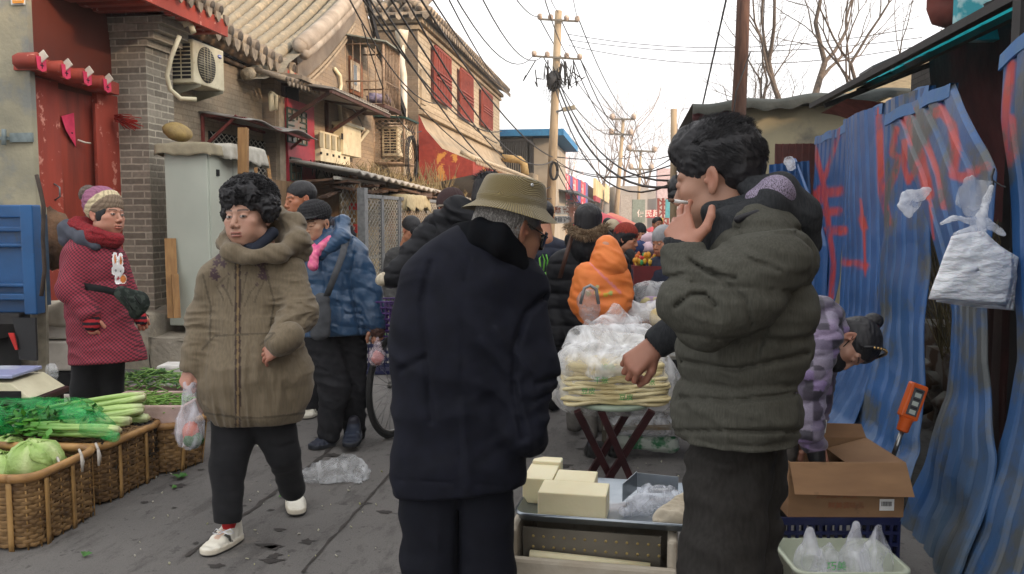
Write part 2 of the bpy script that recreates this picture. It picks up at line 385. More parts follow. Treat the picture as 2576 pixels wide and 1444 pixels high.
bu_=N_.new('ShaderNodeBump');bu_.inputs['Strength'].default_value=.6;bu_.inputs['Distance'].default_value=.004;t_.links.new(gr_[1],bu_.inputs['Height']);b2_=N_.new('ShaderNodeBump');b2_.inputs['Strength'].default_value=.5;b2_.inputs['Distance'].default_value=.02;t_.links.new(nz_(6,6,0,1)[1],b2_.inputs['Height']);t_.links.new(bu_.outputs[0],b2_.inputs['Normal']);t_.links.new(b2_.outputs[0],bs_.inputs['Normal'])
b=MB();b.add([(-55,-20,0),(55,-20,0),(55,135,0),(-55,135,0)],[(0,1,2,3)]);g=b.build('ground',asph);tag(g,kind='structure')
b=MB()
def seam(pts,w):
    L=[G(*p)for p in pts];out=[]
    for i,p in enumerate(L):
        d=L[min(i+1,len(L)-1)]-L[max(i-1,0)];s=np.array([-d[1],d[0],0]);s/=np.linalg.norm(s);j=w*(1+.5*math.sin(i*2.7));out.append([p-s*j+np.array([0,0,.004]),p+s*j+np.array([0,0,.004])])
    b.grid(out)
def dense(a,c,n,jit):return[(a[0]+(c[0]-a[0])*t+random.gauss(0,jit),a[1]+(c[1]-a[1])*t+random.gauss(0,jit))for t in np.linspace(0,1,n)]
seam(dense((470,1400),(760,1190),24,2),.010);seam(dense((760,1190),(935,1040),14,1.5),.012);seam(dense((1000,960),(1060,900),6,1),.01);seam(dense((1010,1160),(760,1440),18,2),.006);seam(dense((960,930),(1000,932),5,1),.01)
o=b.build('road_seam',M('seam_tar',lin('#2c2927'),lin('#3b3633'),scale=30));tag(o,kind='structure')
b=MB();rr=random.Random(17)
for i in range(46):
    u,v=rr.uniform(300,1020),rr.uniform(1100,1440)
    if i>30:u,v=rr.uniform(1400,1700),rr.uniform(1040,1230)
    c=G(u,v)+np.array([0,0,.003]);r=rr.uniform(.008,.035);a0=rr.uniform(0,3);b.add([c+np.array([r*math.cos(a)*(1.8 if k%2 else 1)*rr.uniform(.5,1.4),r*math.sin(a)*rr.uniform(.5,1.4),0])for k,a in enumerate(np.linspace(0,6.28,12)[:-1])],[tuple(range(11))])
o=b.build('road_stains',M('stain',lin('#302d2b'),lin('#3a3634')));tag(o,kind='stuff')
b=MB()
for i in range(70):
    u,v=rr.uniform(330,1010),rr.uniform(1080,1440)
    if i>50:u,v=rr.uniform(1480,1720),rr.uniform(1160,1235)
    c=G(u,v)+np.array([0,0,.006]);s=rr.uniform(.003,.009);b.box(c,(s,s*1.6,.003),(rr.random(),rr.random(),rr.random()*3))
o=b.build('litter',M('litter_bits',lin('#a9a59c'),lin('#8a8a5a'),scale=4));tag(o,'scattered white crumbs and scraps on the asphalt','litter',kind='stuff')
lg=M('fallen_leaf',lin('#4f7a35',.9),lin('#35602a'),rough=.6)
for i,(u,v,s)in enumerate([(450,1204,.05),(432,1232,.03),(700,1254,.03),(210,1404,.035),(655,1105,.03)]):
    b=MB();c=G(u,v)
    for k in range(5 if s>.04 else 2):a=rr.uniform(0,6);d=np.array([math.cos(a),math.sin(a),.15])*s;n_=np.array([-d[1],d[0],0])*.4;b.add([c+np.array([0,0,.006]),c+d*.5+n_+np.array([0,0,.02]),c+d+np.array([0,0,.01]),c+d*.5-n_+np.array([0,0,.012])],[(0,1,2,3)])
    o=b.build('fallen_leaf',lg);tag(o,['bright leaf scrap nearest the corner of the round bean basket','small leaf scrap just below the larger one by the baskets','green leaf scrap beside the rear white shoe','dry leaf scrap in front of the lettuce basket','tiny leaf scrap near the green crate'][i],'leaf')
def ybox(mb,u0,u1,vt,vb,X,th,back=0.):
    a=FX(u0,vt,X);b_=FX(u0,vb,X);y1=FX(u1,vt,X)[1]
    return mb.bx(X-back,X+th,a[1],y1,b_[2],a[2])
def yz(u,v,X):p=FX(u,v,X);return p[1],p[2]
plas=M('old_plaster',lin('#a09982',.95),lin('#878372',.95),rough=.95,scale=3,bump=.3,bscale=30,dirt=lin('#7d7e78'),dscale=2.2,dlim=(.5,.62))
redp=M('red_painted_wood',lin('#a84534',.95),lin('#8c392d',.95),rough=.7,scale=5,stretch=(1,1,.2),bump=.3,bscale=40,dirt=lin('#c98776'),dscale=7,dlim=(.60,.64))
redd=M('dark_red_door',lin('#963c2b',.95),lin('#753024',.95),rough=.6,scale=4,stretch=(3,3,.3),bump=.3,bscale=40)
gbr=dict(c1=lin('#777065',.95),c2=lin('#9a9284',.95),mortar=lin('#b3ab9b',.9),ms=.008)
brx=brickmat('grey_brick_side','xz',**gbr,stain=lin('#4c473f'),slim=(.55,.8));bry=brickmat('grey_brick_front','yz',**gbr,stain=lin('#57503f'),slim=(.55,.8))
brw=brickmat('worn_brick','yz',c1=lin('#807463',.95),c2=lin('#928572',.95),mortar=lin('#7f7362',.9),bw=.22,bh=.062,ms=.008,stain=lin('#a08c72'),slim=(.45,.7))
tile=M('roof_tile',lin('#857a6c',.95),lin('#6b6257',.9),rough=.9,scale=9,bump=.5,bscale=60,dirt=lin('#a2937e'),dscale=4,dlim=(.5,.65))
conc=M('stone_step',lin('#968e80',.95),lin('#7c7568',.95),rough=.95,scale=4,bump=.6,bscale=25,dirt=lin('#938a7a'),dscale=3,dlim=(.5,.6))
steel=M('galvanised_steel',lin('#8b8d8e',.9),lin('#6f7173'),rough=.5,metal=.5,scale=20)
rust=M('rusty_steel',lin('#7d6857'),lin('#94826e'),rough=.8,scale=25,bump=.3)
brown=M('brown_steel',lin('#4e3128'),lin('#3b2721'),rough=.7)
cream=M('cream_enamel',lin('#d0c7aa',.97),lin('#bdb294',.97),rough=.5,scale=7,bump=.1,dirt=lin('#8f7b58'),dscale=6,dlim=(.6,.7))
wood=M('sawn_timber',lin('#a07a4e',.9),lin('#86633e',.9),rough=.8,scale=6,stretch=(6,6,.5),bump=.2,bscale=60)
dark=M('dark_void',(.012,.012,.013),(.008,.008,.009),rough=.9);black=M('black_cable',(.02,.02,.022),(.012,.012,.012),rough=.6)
w1=thing('plaster_wall','patchy ochre plaster wall with a sliding bolt at the left edge','wall',(-5,6.3,0))
b=MB();XE=FY(93,300,6.36)[0];b.bx(-8.5,XE,6.3,6.36,0,4.2);b.build('wall',plas,w1)
b=MB();b.bx(FY(30,350,6.3)[0],FY(85,350,6.3)[0],6.275,6.3,FY(0,358,6.28)[2],FY(0,335,6.28)[2]);b.tube([FY(10,325,6.24),FY(10,365,6.24)],.018,8);b.bx(FY(0,350,6.3)[0]-.3,FY(30,350,6.3)[0],6.25,6.276,FY(0,352,6.26)[2],FY(0,344,6.26)[2]);b.build('bolt',M('grey_latch',lin('#7c8787'),lin('#5f6a6b'),rough=.6),w1)
pl=MB();pl.box(FY(45,-8,6.29),(.12,.02,.13));po=pl.build('number_plate',M('white_enamel',(.75,.75,.72),rough=.3),w1,bevel=.006)
pl=MB();pl.box(FY(45,-8,6.27),(.10,.006,.10));pl.build('plate_face',M('amber_enamel',lin('#e0952a'),lin('#d58a22'),rough=.3),po)
txt('0761074',FY(45,1,6.262),.022,(0,-1,0),M('pale_ink',lin('#f0dca0')),po,'lettering')
g=thing('gate_house','recessed red wooden gate under a dark eave beside a grey brick pier','gateway',(-4.9,7,.5));XD=-5.0
b=MB();ybox(b,60,284,-40,205,XD,.02);b.build('transom_panel',M('red_board',lin('#6e3325',.9),lin('#4c241d'),rough=.7,scale=1.5,stretch=(1,1,.6)),g)
b=MB();ybox(b,60,132,190,900,XD,.05);b.build('door_post',redp,g);b=MB();ybox(b,226,288,232,900,XD,.07);ybox(b,234,248,260,800,XD+.07,.02);b.build('door_post',redp,g)
b=MB();ybox(b,131,228,205,900,XD,.015);dl=b.build('door_leaf',redd,g)
b=MB();y0,z0=yz(84,170,XD+.1);y1,z1=yz(275,225,XD+.1);b.bar((XD+.1,y0-.1,z0+.02),(XD+.1,y1,z1+.0),.2,.11,up=(0,0,1));b.build('lintel_beam',redp,g)
for(u,v)in[(100,152),(162,172),(216,190),(266,208)]:
    y,z=yz(u,v,XD+.32);b=MB();c=np.array([XD+.25,y,z])
    b.lathe(c,[(.062,-.13),(.066,-.12),(.066,.05),(.05,.07)],6,(1,0,0));pg_=b.build('gate_peg',redp,g)
    b=MB();b.prism([(XD+.33,y-.055,z+.03),(XD+.33,y+.055,z+.03),(XD+.335,y+.05,z-.07),(XD+.335,y,z-.09),(XD+.335,y-.05,z-.07)],(1,0,0),.004);b.build('pink_paper',M('pink_paper',lin('#d8395c'),lin('#c12e50'),rough=.7),pg_)
    b=MB();b.bar((XD+.32,y,z+.055),(XD+.36,y,z+.0),.09,.01,up=(0,1,0));b.build('white_paper',M('white_paper',lin('#d9cdbb')),pg_)
    b=MB();b.bx(XD+.3385,XD+.3395,y-.02,y+.02,z-.045,z-.035);b.bx(XD+.3385,XD+.3395,y-.005,y+.005,z-.065,z-.02);b.build('ink_mark',M('ink',(.05,.01,.02)),pg_)
y,z=yz(172,330,XD+.03);b=MB();b.prism([(XD+.03,y-.09,z+.12),(XD+.03,y+.08,z+.17),(XD+.03,y+.09,z-.13),(XD+.05,y-.06,z-.0)],(1,0,0),.004);pp=b.build('fortune_paper',MATS['pink_paper'],dl)
b=MB();b.bx(XD+.036,XD+.038,y-.03,y+.02,z+.06,z+.075);b.bx(XD+.036,XD+.038,y+.0,y+.05,z-.02,z-.005);b.build('ink_mark',MATS['ink'],pp)
b=MB();p0=FX(196,352,XD+.05);p1=FX(228,360,XD+.09);b.tube([p0,(p0+p1)/2+np.array([.01,0,-.01]),p1],.008,6);b.build('tie_string',MATS['white_paper'],dl)
y,z=yz(137,483,XD+.05);b=MB();b.tube([(XD+.05,y,z+.07),(XD+.10,y,z+.04),(XD+.10,y,z-.04),(XD+.05,y,z-.07)],.008,8);b.build('handle',steel,dl)
y,z=yz(290,300,XD+.12);b=MB();rr=random.Random(9)
for i in range(60):
    a=np.array([XD+.12,y-.02+rr.random()*.06,z+rr.uniform(-.02,.04)]);e=a+np.array([rr.uniform(.05,.25),rr.uniform(-.03,.03),rr.uniform(-.10,.0)]);b.tube([a,(a+e)/2+np.array([0,0,.01]),e],.004,4)
b.build('red_tassel',M('red_thread',lin('#a82418'),lin('#7a1812'),rough=.9),g)
PY=FY(300,300,7.55)[1];XP=FY(372,300,7.55)[0];zp=3.02
b=MB();b.bx(XD-.3,XP,7.55,8.02,.4,zp);b.mi=1
for f in((XP+.001,7.55,8.2),):pass
o=b.build('pier',[brx],g);o.data.materials.append(bry)
for p in o.data.polygons:
    if abs(p.normal.x)>.5:p.material_index=1
b=MB()
for i,(dx,z)in enumerate([(.03,0),(.10,.07),(.16,.14),(.20,.21),(.23,.28)]):b.bx(XD,XP+dx,7.54-.01*i,8.04+.01*i,zp+z,zp+z+.065)
b.build('corbel',brx,g)
b=MB();b.bx(XD-.3,XP+.05,7.5,8.26,.30,.46);b.bx(-7,XP-.15,6.6,7.5,.1,.42);b.build('threshold',conc,g)
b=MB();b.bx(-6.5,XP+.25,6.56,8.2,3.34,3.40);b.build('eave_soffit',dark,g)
b=MB()
for i in range(9):
    yy=6.7+i*.2;b.bx(-5.0,XP+.42,yy,yy+.09,3.30,3.38)
b.bx(XP+.40,XP+.44,6.6,8.35,3.26,3.42);b.build('rafter_ends',redp,g)
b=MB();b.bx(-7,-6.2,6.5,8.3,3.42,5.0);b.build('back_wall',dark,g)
def tube_tile_row(mb,p0,p1,n,axis,L,r,drip=True):
    p0=np.array(p0,float);p1=np.array(p1,float);ax=np.array(axis,float);ax/=np.linalg.norm(ax)
    for i in range(n):
        c=p0+(p1-p0)*(i+.5)/n;mb.mi=0;mb.tube([c-ax*L,c],r,10);mb.mi=1
        mb.lathe(c,[(r*.70,-.02),(r*.72,.004)],12,ax);mb.mi=0
        if drip:
            d=(p1-p0)/n;e=c+d*.5;dn=np.array([0,0,-1.]);s_=d/np.linalg.norm(d)
            mb.prism([e-s_*r*.95+dn*r*.6,e+s_*r*.95+dn*r*.6,e+s_*r*.7+dn*r*1.7,e+dn*r*2.3,e-s_*r*.7+dn*r*1.7],ax,.02)
gt=M('dark_tile',lin('#5c544b',.9),lin('#48413a',.9),rough=.9,scale=20,bump=.4)
b=MB();tube_tile_row(b,(XP+.5,6.6,3.50),(XP+.44,8.3,3.50),9,(1,0,-.25),.8,.06);b.build('eave_tiles',[tile,gt],g)
XW=-4.72
h1=thing('brick_house','low worn brick house with a tiled verge behind the grey cabinet','house',(XW,9.5,.5))
b=MB();b.bx(-7.5,XW,8.0,11.6,.3,3.18);b.build('wall',brw,h1)
b=MB();yA,zA=yz(470,60,XW+.05);yB,zB=yz(738,232,XW+.05)
b.tube([FX(470,66,XW+.05),FX(735,208,XW+.05)],.085,14);b.tube([FX(470,100,XW+.02),FX(728,226,XW+.02)],.03,8);b.build('moulding',M('brown_plaster',lin('#7d6a58',.9),lin('#63503f',.9),rough=.9,scale=6),h1)
b=MB();b.bx(-6.4,XW+.08,8.2,11.3,3.24,3.30);b.build('verge_board',dark,h1)
b=MB();tube_tile_row(b,FX(463,8,XW+.26),FX(748,178,XW+.26),13,(1,0,-.15),.9,.085);b.build('verge_tiles',[tile,gt],h1)
h2=thing('gabled_hall','old hall with a sweeping tiled roof and a curved gable facing the street','building',(-4.6,13,0))
def zr(Y):t=max(Y-10.2,0);return 3.30+.45*t+.034*t*t
b=MB();Ys=np.linspace(9.6,13.7,24)
b.grid([[(X,Y,zr(Y)if Y>10.2 else 3.22-.3*(10.2-Y))for Y in Ys]for X in(-4.35,-12)])
rt=M('dusty_tile',lin('#87806f',.95),lin('#6e685c',.9),rough=.95,scale=5,bump=.8,bscale=28,dirt=lin('#a2967f'),dscale=5,dlim=(.48,.68))
for i in range(30):
    X=-4.60-.235*i;pts=[];rs=[]
    n=46
    for k in range(n):Y=9.6+(13.65-9.6)*k/(n-1);z=(zr(Y)if Y>10.2 else 3.22-.3*(10.2-Y));pts.append((X,Y,z+.05));rs.append(.074+(.008 if k%2 else-.003))
    b.tube(pts,rs,10)
b.build('roof',rt,h2)
b=MB();pts=[(-4.36,Y,zr(Y)+.10)for Y in np.linspace(10.72,13.7,20)];b.tube(pts,.115,12);b.tube([(p[0]+.05,p[1],p[2]-.12)for p in pts],.07,10);b.lathe(pts[0],[(.085,-.02),(.085,.04)],14,(0.35,-1,0));b.build('verge_roll',M('pale_tile_roll',lin('#a3998c',.95),lin('#877c6f',.9),rough=.9,scale=4,bump=.3,bscale=20),h2)
gw=brickmat('gable_brick','yz',c1=lin('#8c7b68',.95),c2=lin('#9b8870',.95),mortar=lin('#84745f',.9),bw=.24,bh=.062,ms=.005,stain=lin('#7b7268'),slim=(.42,.62))
XG=-4.55;YA,ZA=13.75,zr(13.7)+.0
poly=[(XG,10.3,0),(XG,10.3,3.2),(XG,10.9,zr(10.9)-.02)]+[(XG,Y,zr(Y)-.02)for Y in np.linspace(11.2,13.7,8)]+[(XG,14.4,4.65),(XG,15.2,3.9),(XG,16.2,3.3),(XG,17.2,3.0),(XG,17.2,0)]
b=MB();b.prism([(x-.4,y,z)for x,y,z in poly],(1,0,0),.4);b.build('wall',gw,h2)
bd=M('bargeboard',lin('#7f766c',.9),lin('#6a625a',.9),rough=.9,scale=3,bump=.2,bscale=18)
b=MB();Yb=np.linspace(10.95,13.4,16);up_=[(XG+.0,Y,zr(Y)-.06)for Y in Yb];dn_=[(XG+.0,Y,zr(Y)-.46-.06*math.sin((Y-10.9)))for Y in Yb]
for i in range(15):b.prism([up_[i],up_[i+1],dn_[i+1],dn_[i]],(1,0,0),.05)
b.build('bargeboard',bd,h2)
b=MB()
for off in(.0,.07):b.tube([(XG+.03,Y,zr(Y)-.52-off-.06*math.sin((Y-10.9)))for Y in Yb],.022,8)
b.build('gable_moulding',M('cream_plaster',lin('#a0917c',.9)),h2)
b=MB();b.bx(XG-.2,XG+.10,10.5,10.98,3.18,3.30);b.build('red_purlin',redp,h2);b=MB();b.bx(XG-.2,XG+.06,10.55,10.95,2.92,3.16);b.build('dark_corbel',dark,h2)
b=MB();b.bar((XG+.06,13.72,zr(13.7)+.1),(XG+.06,14.5,4.55),.05,.14);b.bar((XG+.06,14.5,4.55),(XG+.06,17.2,2.9),.05,.14);b.build('far_rake',dark,h2)
b=MB();b.prism([(-4.6,13.65,zr(13.7)),(-12,13.65,zr(13.7)),(-12,17.2,3),(-4.6,17.2,3)],(0,0,1),.05);b.build('rear_roof',tile,h2)
b=MB();b.box(FX(755,205,XG+.2),(.5,1.1,.05),(0,.15,0));tube_tile_row(b,FX(715,196,XG+.4),FX(800,222,XG+.4),9,(1,0,-.3),.4,.035);b.build('tile_shelf',[tile,gt],h2)
wn=MB();ybox(wn,876,906,140,232,XG,.04);wo=wn.build('window',M('timber_frame',lin('#8c5a3c')),h2)
b=MB();ybox(b,881,902,150,222,XG+.04,.02);b.build('pane_frame',M('white_frame',lin('#c8bca8')),wo)
b=MB();ybox(b,886,897,160,210,XG+.06,.005);b.build('pane',M('window_glass',lin('#5b5f5c'),lin('#4a4e4c'),rough=.15),wo)
cg=thing('window_cage','rusty barred balcony cage with a corrugated top on the hall gable','window cage',(XG,14.5,2.5))
Yn,zt=yz(868,95,XG);_,zb=yz(868,262,XG);Xo=XG+.62;Yf=FX(1003,130,Xo)[1]
b=MB();r_=.009
for t in np.linspace(0,1,6)[:-1]:X=XG+t*.62;b.tube([(X,Yn,zb),(X,Yn,zt)],r_,5)
for t in np.linspace(0,1,12):Y=Yn+t*(Yf-Yn);b.tube([(Xo,Y,zb),(Xo,Y,zt-.10)],r_ if 0<t<1 else .025,5)
for z in(zb,zb+.35*(zt-zb),zt-.1):b.tube([(XG,Yn,z),(Xo,Yn,z),(Xo,Yf,z),(XG,Yf,z)],.014,5)
b.build('bars',rust,cg)
b=MB()
for i in range(14):
    y_=Yn-.05+(Yf-Yn+.1)*i/14;b.bar((XG,y_,zt+.05),(Xo+.08,y_,zt-.09),.02,.06,up=(0,1,0));
b.prism([(XG,Yn-.05,zt+.04),(Xo+.08,Yn-.05,zt-.1),(Xo+.08,Yf+.05,zt-.1),(XG,Yf+.05,zt+.04)],(0,0,1),.012);b.build('corrugated_top',M('green_grey_sheet',lin('#8d938a',.9),lin('#7a8078'),rough=.7),cg)
b=MB();b.bx(XG,Xo+.02,Yn-.02,Yf+.05,zb-.06,zb);b.build('floor_tray',brown,cg)
b=MB();b.blob(((XG+Xo)/2+.1,Yf-.5,zb+.12),(.18,.35,.10),8,.2);b.build('stored_bag',M('pale_sack',lin('#8f87a0')),cg)
def meshpanel(mb,o,ex,ez,W,H,step=.14,r=.006):
    o=np.array(o,float);ex=np.array(ex,float);ez=np.array(ez,float);nx=max(2,int(W/step));nz=max(2,int(H/(step*1.2)))
    for i in range(nx):
        for s_ in(0,1):
            pts=[]
            for k in range(nz*2+1):
                t=((k+s_)%2);pts.append(o+ex*(W*(i+t)/nx)+ez*(H*k/(nz*2)))
            mb.tube(pts,r,4,cap=False)
def ac_unit(c_near,X0,X1,Y0,Y1,z0,z1,name,label,logo=False):
    a=thing('air_conditioner',label,'air conditioner',((X0+X1)/2,(Y0+Y1)/2,z0));b=MB();b.bx(X0,X1,Y0,Y1,z0,z1);b.build('casing',cream,a,bevel=.012)
    H=z1-z0;W=Y1-Y0;D=X1-X0
    b=MB()
    for c_ in(0,1):
        for i in range(9):
            x0=X0+D*(.14+.40*c_);z=z0+H*(.10+.092*i);b.bx(x0,x0+D*.34,Y0-.006,Y0+.004,z,z+H*.062)
    b.build('side_vents',dark,a)
    fc=(X1+.004,Y0+W*.40,z0+H*.5);R_=min(W*.34,H*.42);b=MB();b.lathe(fc,[(R_,-.004),(R_,.004)],28,(1,0,0));fo_=b.build('fan_opening',M('fan_shade',lin('#4a4740'),lin('#3c3a35'),rough=.7),a)
    b=MB()
    for i in range(1,15):z=fc[2]-R_+2*R_*i/15;hw=math.sqrt(max(0,R_*R_-(z-fc[2])**2));b.tube([(X1+.014,fc[1]-hw,z),(X1+.014,fc[1]+hw,z)],.0022,4)
    for k in(-.35,0,.35):y_=fc[1]+k*R_;hh=math.sqrt(R_*R_-(k*R_)**2);b.tube([(X1+.016,y_,fc[2]-hh),(X1+.016,y_,fc[2]+hh)],.003,4)
    b.build('fan_grille',cream,a)
    b=MB()
    for k in range(3):
        th=k*2.09+.4;b.prism([(X1+.009,fc[1],fc[2]),(X1+.009,fc[1]+R_*.8*math.cos(th),fc[2]+R_*.8*math.sin(th)),(X1+.009,fc[1]+R_*.8*math.cos(th+.8),fc[2]+R_*.8*math.sin(th+.8))],(1,0,0),.003)
    b.build('fan_blades',M('fan_grey',lin('#6b675d')),a)
    if logo:
        b=MB();lc=(X1+.004,Y0+W*.85,z0+H*.82);b.lathe(lc,[(.042,-.003),(.042,.003)],24,(1,0,0),sx=.5 if False else 1,sy=1);lo=b.build('badge',M('badge_blue',lin('#2a3f9c'),rough=.3),a)
        for v in lo.data.vertices:v.co.z=lc[2]+(v.co.z-lc[2])*.45
        txt('SAMSUNG',(X1+.009,lc[1],lc[2]),.017,(1,0,0),M('white_ink',(.85,.85,.85)),lo,'lettering',bold=.0003)
    for y_ in(Y0+.08,Y1-.08):b=MB();b.prism([(X0-.1,y_,z0-.002),(X1+.02,y_,z0-.002),(X1+.02,y_,z0-.03),(X0-.1,y_,z0-.14)],(0,1,0),.01);b.build('bracket',M('bracket_grey',lin('#8d8a78'),rough=.6),a)
    return a
a1=ac_unit(None,-4.70,-4.42,FX(487,150,-4.42)[1],FX(563,150,-4.42)[1],FX(487,207,-4.42)[2],FX(487,98,-4.42)[2],'a','cream air conditioner with a blue oval badge on the brick wall beside the gate pier',True)
b=MB();pts=[P(452,90,8.0),P(432,140,8.0),P(420,190,8.0),P(428,225,8.05),P(455,248,8.05),P(495,250,8.1)];b.tube(pts,.022,8);b.tube([P(462,62,8.1),P(478,58,8.1),P(487,82,8.1)],.03,8);b.build('pipe',cream,a1)
c2=thing('mesh_cage','lower wire mesh cage holding an air conditioner under a green sheet','window cage',(XG,15.5,2));Yn2,zt2=yz(940,300,XG);_,zb2=yz(940,410,XG);Xo2=XG+.55;Yf2=FX(1046,320,Xo2)[1]
b=MB();meshpanel(b,(XG,Yn2,zb2),(1,0,0),(0,0,1),.55,zt2-zb2,.11);meshpanel(b,(Xo2,Yn2,zb2),(0,1,0),(0,0,1),Yf2-Yn2,zt2-zb2,.16)
for z in(zb2,zt2):b.tube([(XG,Yn2,z),(Xo2,Yn2,z),(Xo2,Yf2,z),(XG,Yf2,z)],.016,5)
for X,Y in((XG,Yn2),(Xo2,Yn2),(Xo2,Yf2)):b.tube([(X,Y,zb2),(X,Y,zt2)],.02,5)
b.build('mesh',rust,c2);b=MB();b.prism([(XG,Yn2-.05,zt2+.05),(Xo2+.05,Yn2-.05,zt2),(Xo2+.05,Yf2+.05,zt2),(XG,Yf2+.05,zt2+.05)],(0,0,1),.03);b.build('green_sheet',M('green_sheet',lin('#2b4a44'),lin('#223c38')),c2);b=MB();b.bx(XG,Xo2,Yn2,Yf2,zb2-.02,zb2);b.build('wire_floor',rust,c2)
ac_unit(None,XG+.04,XG+.34,Yn2+.35,Yn2+1.3,zb2+.15,zb2+.68,'b','second air conditioner inside the lower mesh cage')
aw=thing('metal_awning','small wavy metal awning on a red frame over the brick house window','awning',(XW,9.5,2.3));ra=M('red_steel',lin('#7c3a34',.95),lin('#632c28'),rough=.7)
b=MB();p0=FX(505,288,XW);p1=FX(640,330,XW);Y0,z0=p0[1],p0[2];Y1=10.6;z1=z0-.05;b.bar((XW+.02,Y0,z0),(XW+.02,Y0,z0-.36),.03);b.bar((XW+.02,Y1,z1),(XW+.02,Y1,z1-.36),.03);b.bar((XW+.02,Y0,z0-.36),(XW+.42,Y0,z0-.02),.03);b.bar((XW+.02,Y1,z1-.36),(XW+.42,Y1,z1-.04),.03);b.bar((XW+.02,Y0,z0),(XW+.5,Y0,z0-.05),.03);b.bar((XW+.5,Y0,z0-.05),(XW+.5,Y1,z1-.07),.03);b.bar((XW+.02,Y0,z0),(XW+.02,Y1,z1),.03);b.build('frame',ra,aw)
b=MB();b.grid([[(XW+.0+.58*s,Y0-.05+(Y1-Y0+.15)*t,z0+.03-.10*s+.03*math.sin(t*11))for s in np.linspace(0,1,4)]for t in np.linspace(0,1,40)]);o=b.build('sheet',M('zinc_sheet',lin('#8a8680',.95),lin('#75706a'),rough=.6,dirt=lin('#7a5a4a'),dscale=5,dlim=(.6,.7)),aw);o.modifiers.new('t','SOLIDIFY').thickness=.012
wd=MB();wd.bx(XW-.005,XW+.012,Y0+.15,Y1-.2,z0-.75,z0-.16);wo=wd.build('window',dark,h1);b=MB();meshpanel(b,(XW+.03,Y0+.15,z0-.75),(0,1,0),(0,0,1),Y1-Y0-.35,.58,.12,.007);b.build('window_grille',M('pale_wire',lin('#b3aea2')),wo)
cb_=thing('metal_cabinet','tall pale grey-green metal cabinet covered with stained cloth beside the brick pier','cabinet',(-4.2,8.1,.4));gm=M('grey_green_enamel',lin('#adb2a6',.98),lin('#a1a69b',.98),rough=.45,scale=2,bump=.1,dirt=lin('#8b7a5e'),dscale=12,dlim=(.70,.73))
xa,xb=P(416,500,7.75)[0],P(532,500,7.75)[0];yb0=P(416,500,7.75)[1];b=MB();b.bx(xa,xb,yb0,yb0+.95,.38,2.05);b.build('carcass',gm,cb_,bevel=.01)
b=MB();b.bx(xb,xb+.012,yb0+.02,yb0+.47,.42,2.02);b.bx(xb,xb+.012,yb0+.48,yb0+.93,.42,2.02);b.build('door_panels',gm,cb_);b=MB();b.bx(xb+.012,xb+.022,yb0+.14,yb0+.19,1.78,1.84);b.build('lock',dark,cb_)
cov=M('stained_cloth',lin('#9a9078',.95),lin('#7d7562'),rough=.9,scale=5,bump=.3,bscale=20)
def drape(name,x0,x1,y0,y1,z,drop,mat,seed,parent=None,n=30,fall=.2,amp=.02):
    X=np.linspace(x0-fall,x1+fall,n);Y=np.linspace(y0-fall,y1+fall,n);gx,gy=np.meshgrid(X,Y,indexing='ij');q=np.stack([gx.ravel(),gy.ravel(),np.full(gx.size,seed)],1)
    ox=np.maximum(np.maximum(x0-gx,gx-x1),0);oy=np.maximum(np.maximum(y0-gy,gy-y1),0);o_=np.maximum(ox,oy);nz=fbm(q*7,3).reshape(gx.shape)
    Z=z+amp*nz*.7-drop*np.clip(o_/fall,0,1)*(1+.5*nz);XX=np.clip(gx,x0-.012,x1+.012)+np.sign(gx-(x0+x1)/2)*ox*.12+nz*amp*(ox>0);YY=np.clip(gy,y0-.012,y1+.012)+np.sign(gy-(y0+y1)/2)*oy*.12+nz*amp*(oy>0)
    b=MB();b.grid(np.stack([XX,YY,Z],-1));o=b.build(name,mat,parent);o.modifiers.new('t','SOLIDIFY').thickness=.006;return o
drape('cloth_cover',xa-.04,xb+.02,yb0-.04,yb0+.45,2.07,.10,cov,3,cb_,fall=.12);drape('white_cover',xb-.25,xb+.10,yb0+.25,yb0+1.0,2.09,.16,M('white_cloth',lin('#b3afa4'),lin('#9b978c'),rough=.9),4,cb_,fall=.14)
b=MB();b.blob(P(447,332,7.9),(.13,.16,.085),12,.06,Matrix.Rotation(.35,3,'Y'));o=b.build('sack',M('yellowed_sack',lin('#9c8552',.95),lin('#857048'),rough=.7,bump=.4,bscale=25));tag(o,'yellowed lumpy sack lying on top of the grey-green cabinet','sack')
b=MB();b.bar(P(436,800,7.7),P(428,600,7.75),.10,.03);b.bar(P(446,800,7.68),P(440,690,7.7),.06,.03);o=b.build('leaning_boards',wood);tag(o,'scrap boards leaning between the brick pier and the cabinet','boards')
b=MB();b.bar(PZ(612,0,8.0),P(612,322,8.0),.09,.06);o=b.build('timber_post',wood);tag(o,'rough timber post behind the curly-haired woman','post')
ld=thing('wooden_ladder','wooden ladder leaning on the plaster beside the red door','ladder',PZ(670,0,9.5));a0,a1_=P(692,560,9.3),P(672,395,10.0);c0,c1_=P(655,560,9.3),P(641,400,10.0)
for q0,q1 in((a0,a1_),(c0,c1_)):b=MB();b.bar(q0+(q0-q1)*1.6,q1,.04,.05);b.build('rail',wood,ld)
for t in(-.6,-.2,.2,.55,.9):b=MB();b.bar(a0+(a1_-a0)*t,c0+(c1_-c0)*t,.035);b.build('rung',wood,ld)
b=MB();b.bx(XG,XG+.045,*sorted((yz(694,300,XG)[0],yz(716,300,XG)[0])),.2,2.95);b.build('plaster_pilaster',M('cream_plaster',lin('#a0917c',.9)),h2)
b=MB();p=FX(681,235,XG+.06);b.tube([p,p+np.array([.02,.1,-.02]),p+np.array([.0,.12,-.18]),p+np.array([0,.02,-.2]),p],.035,8);b.build('conduit_loop',cream,h2)
rd=thing('red_door','red street door with green lattice panes under the sheet awning','door',(XG,11.3,.4));XR=XG+.03
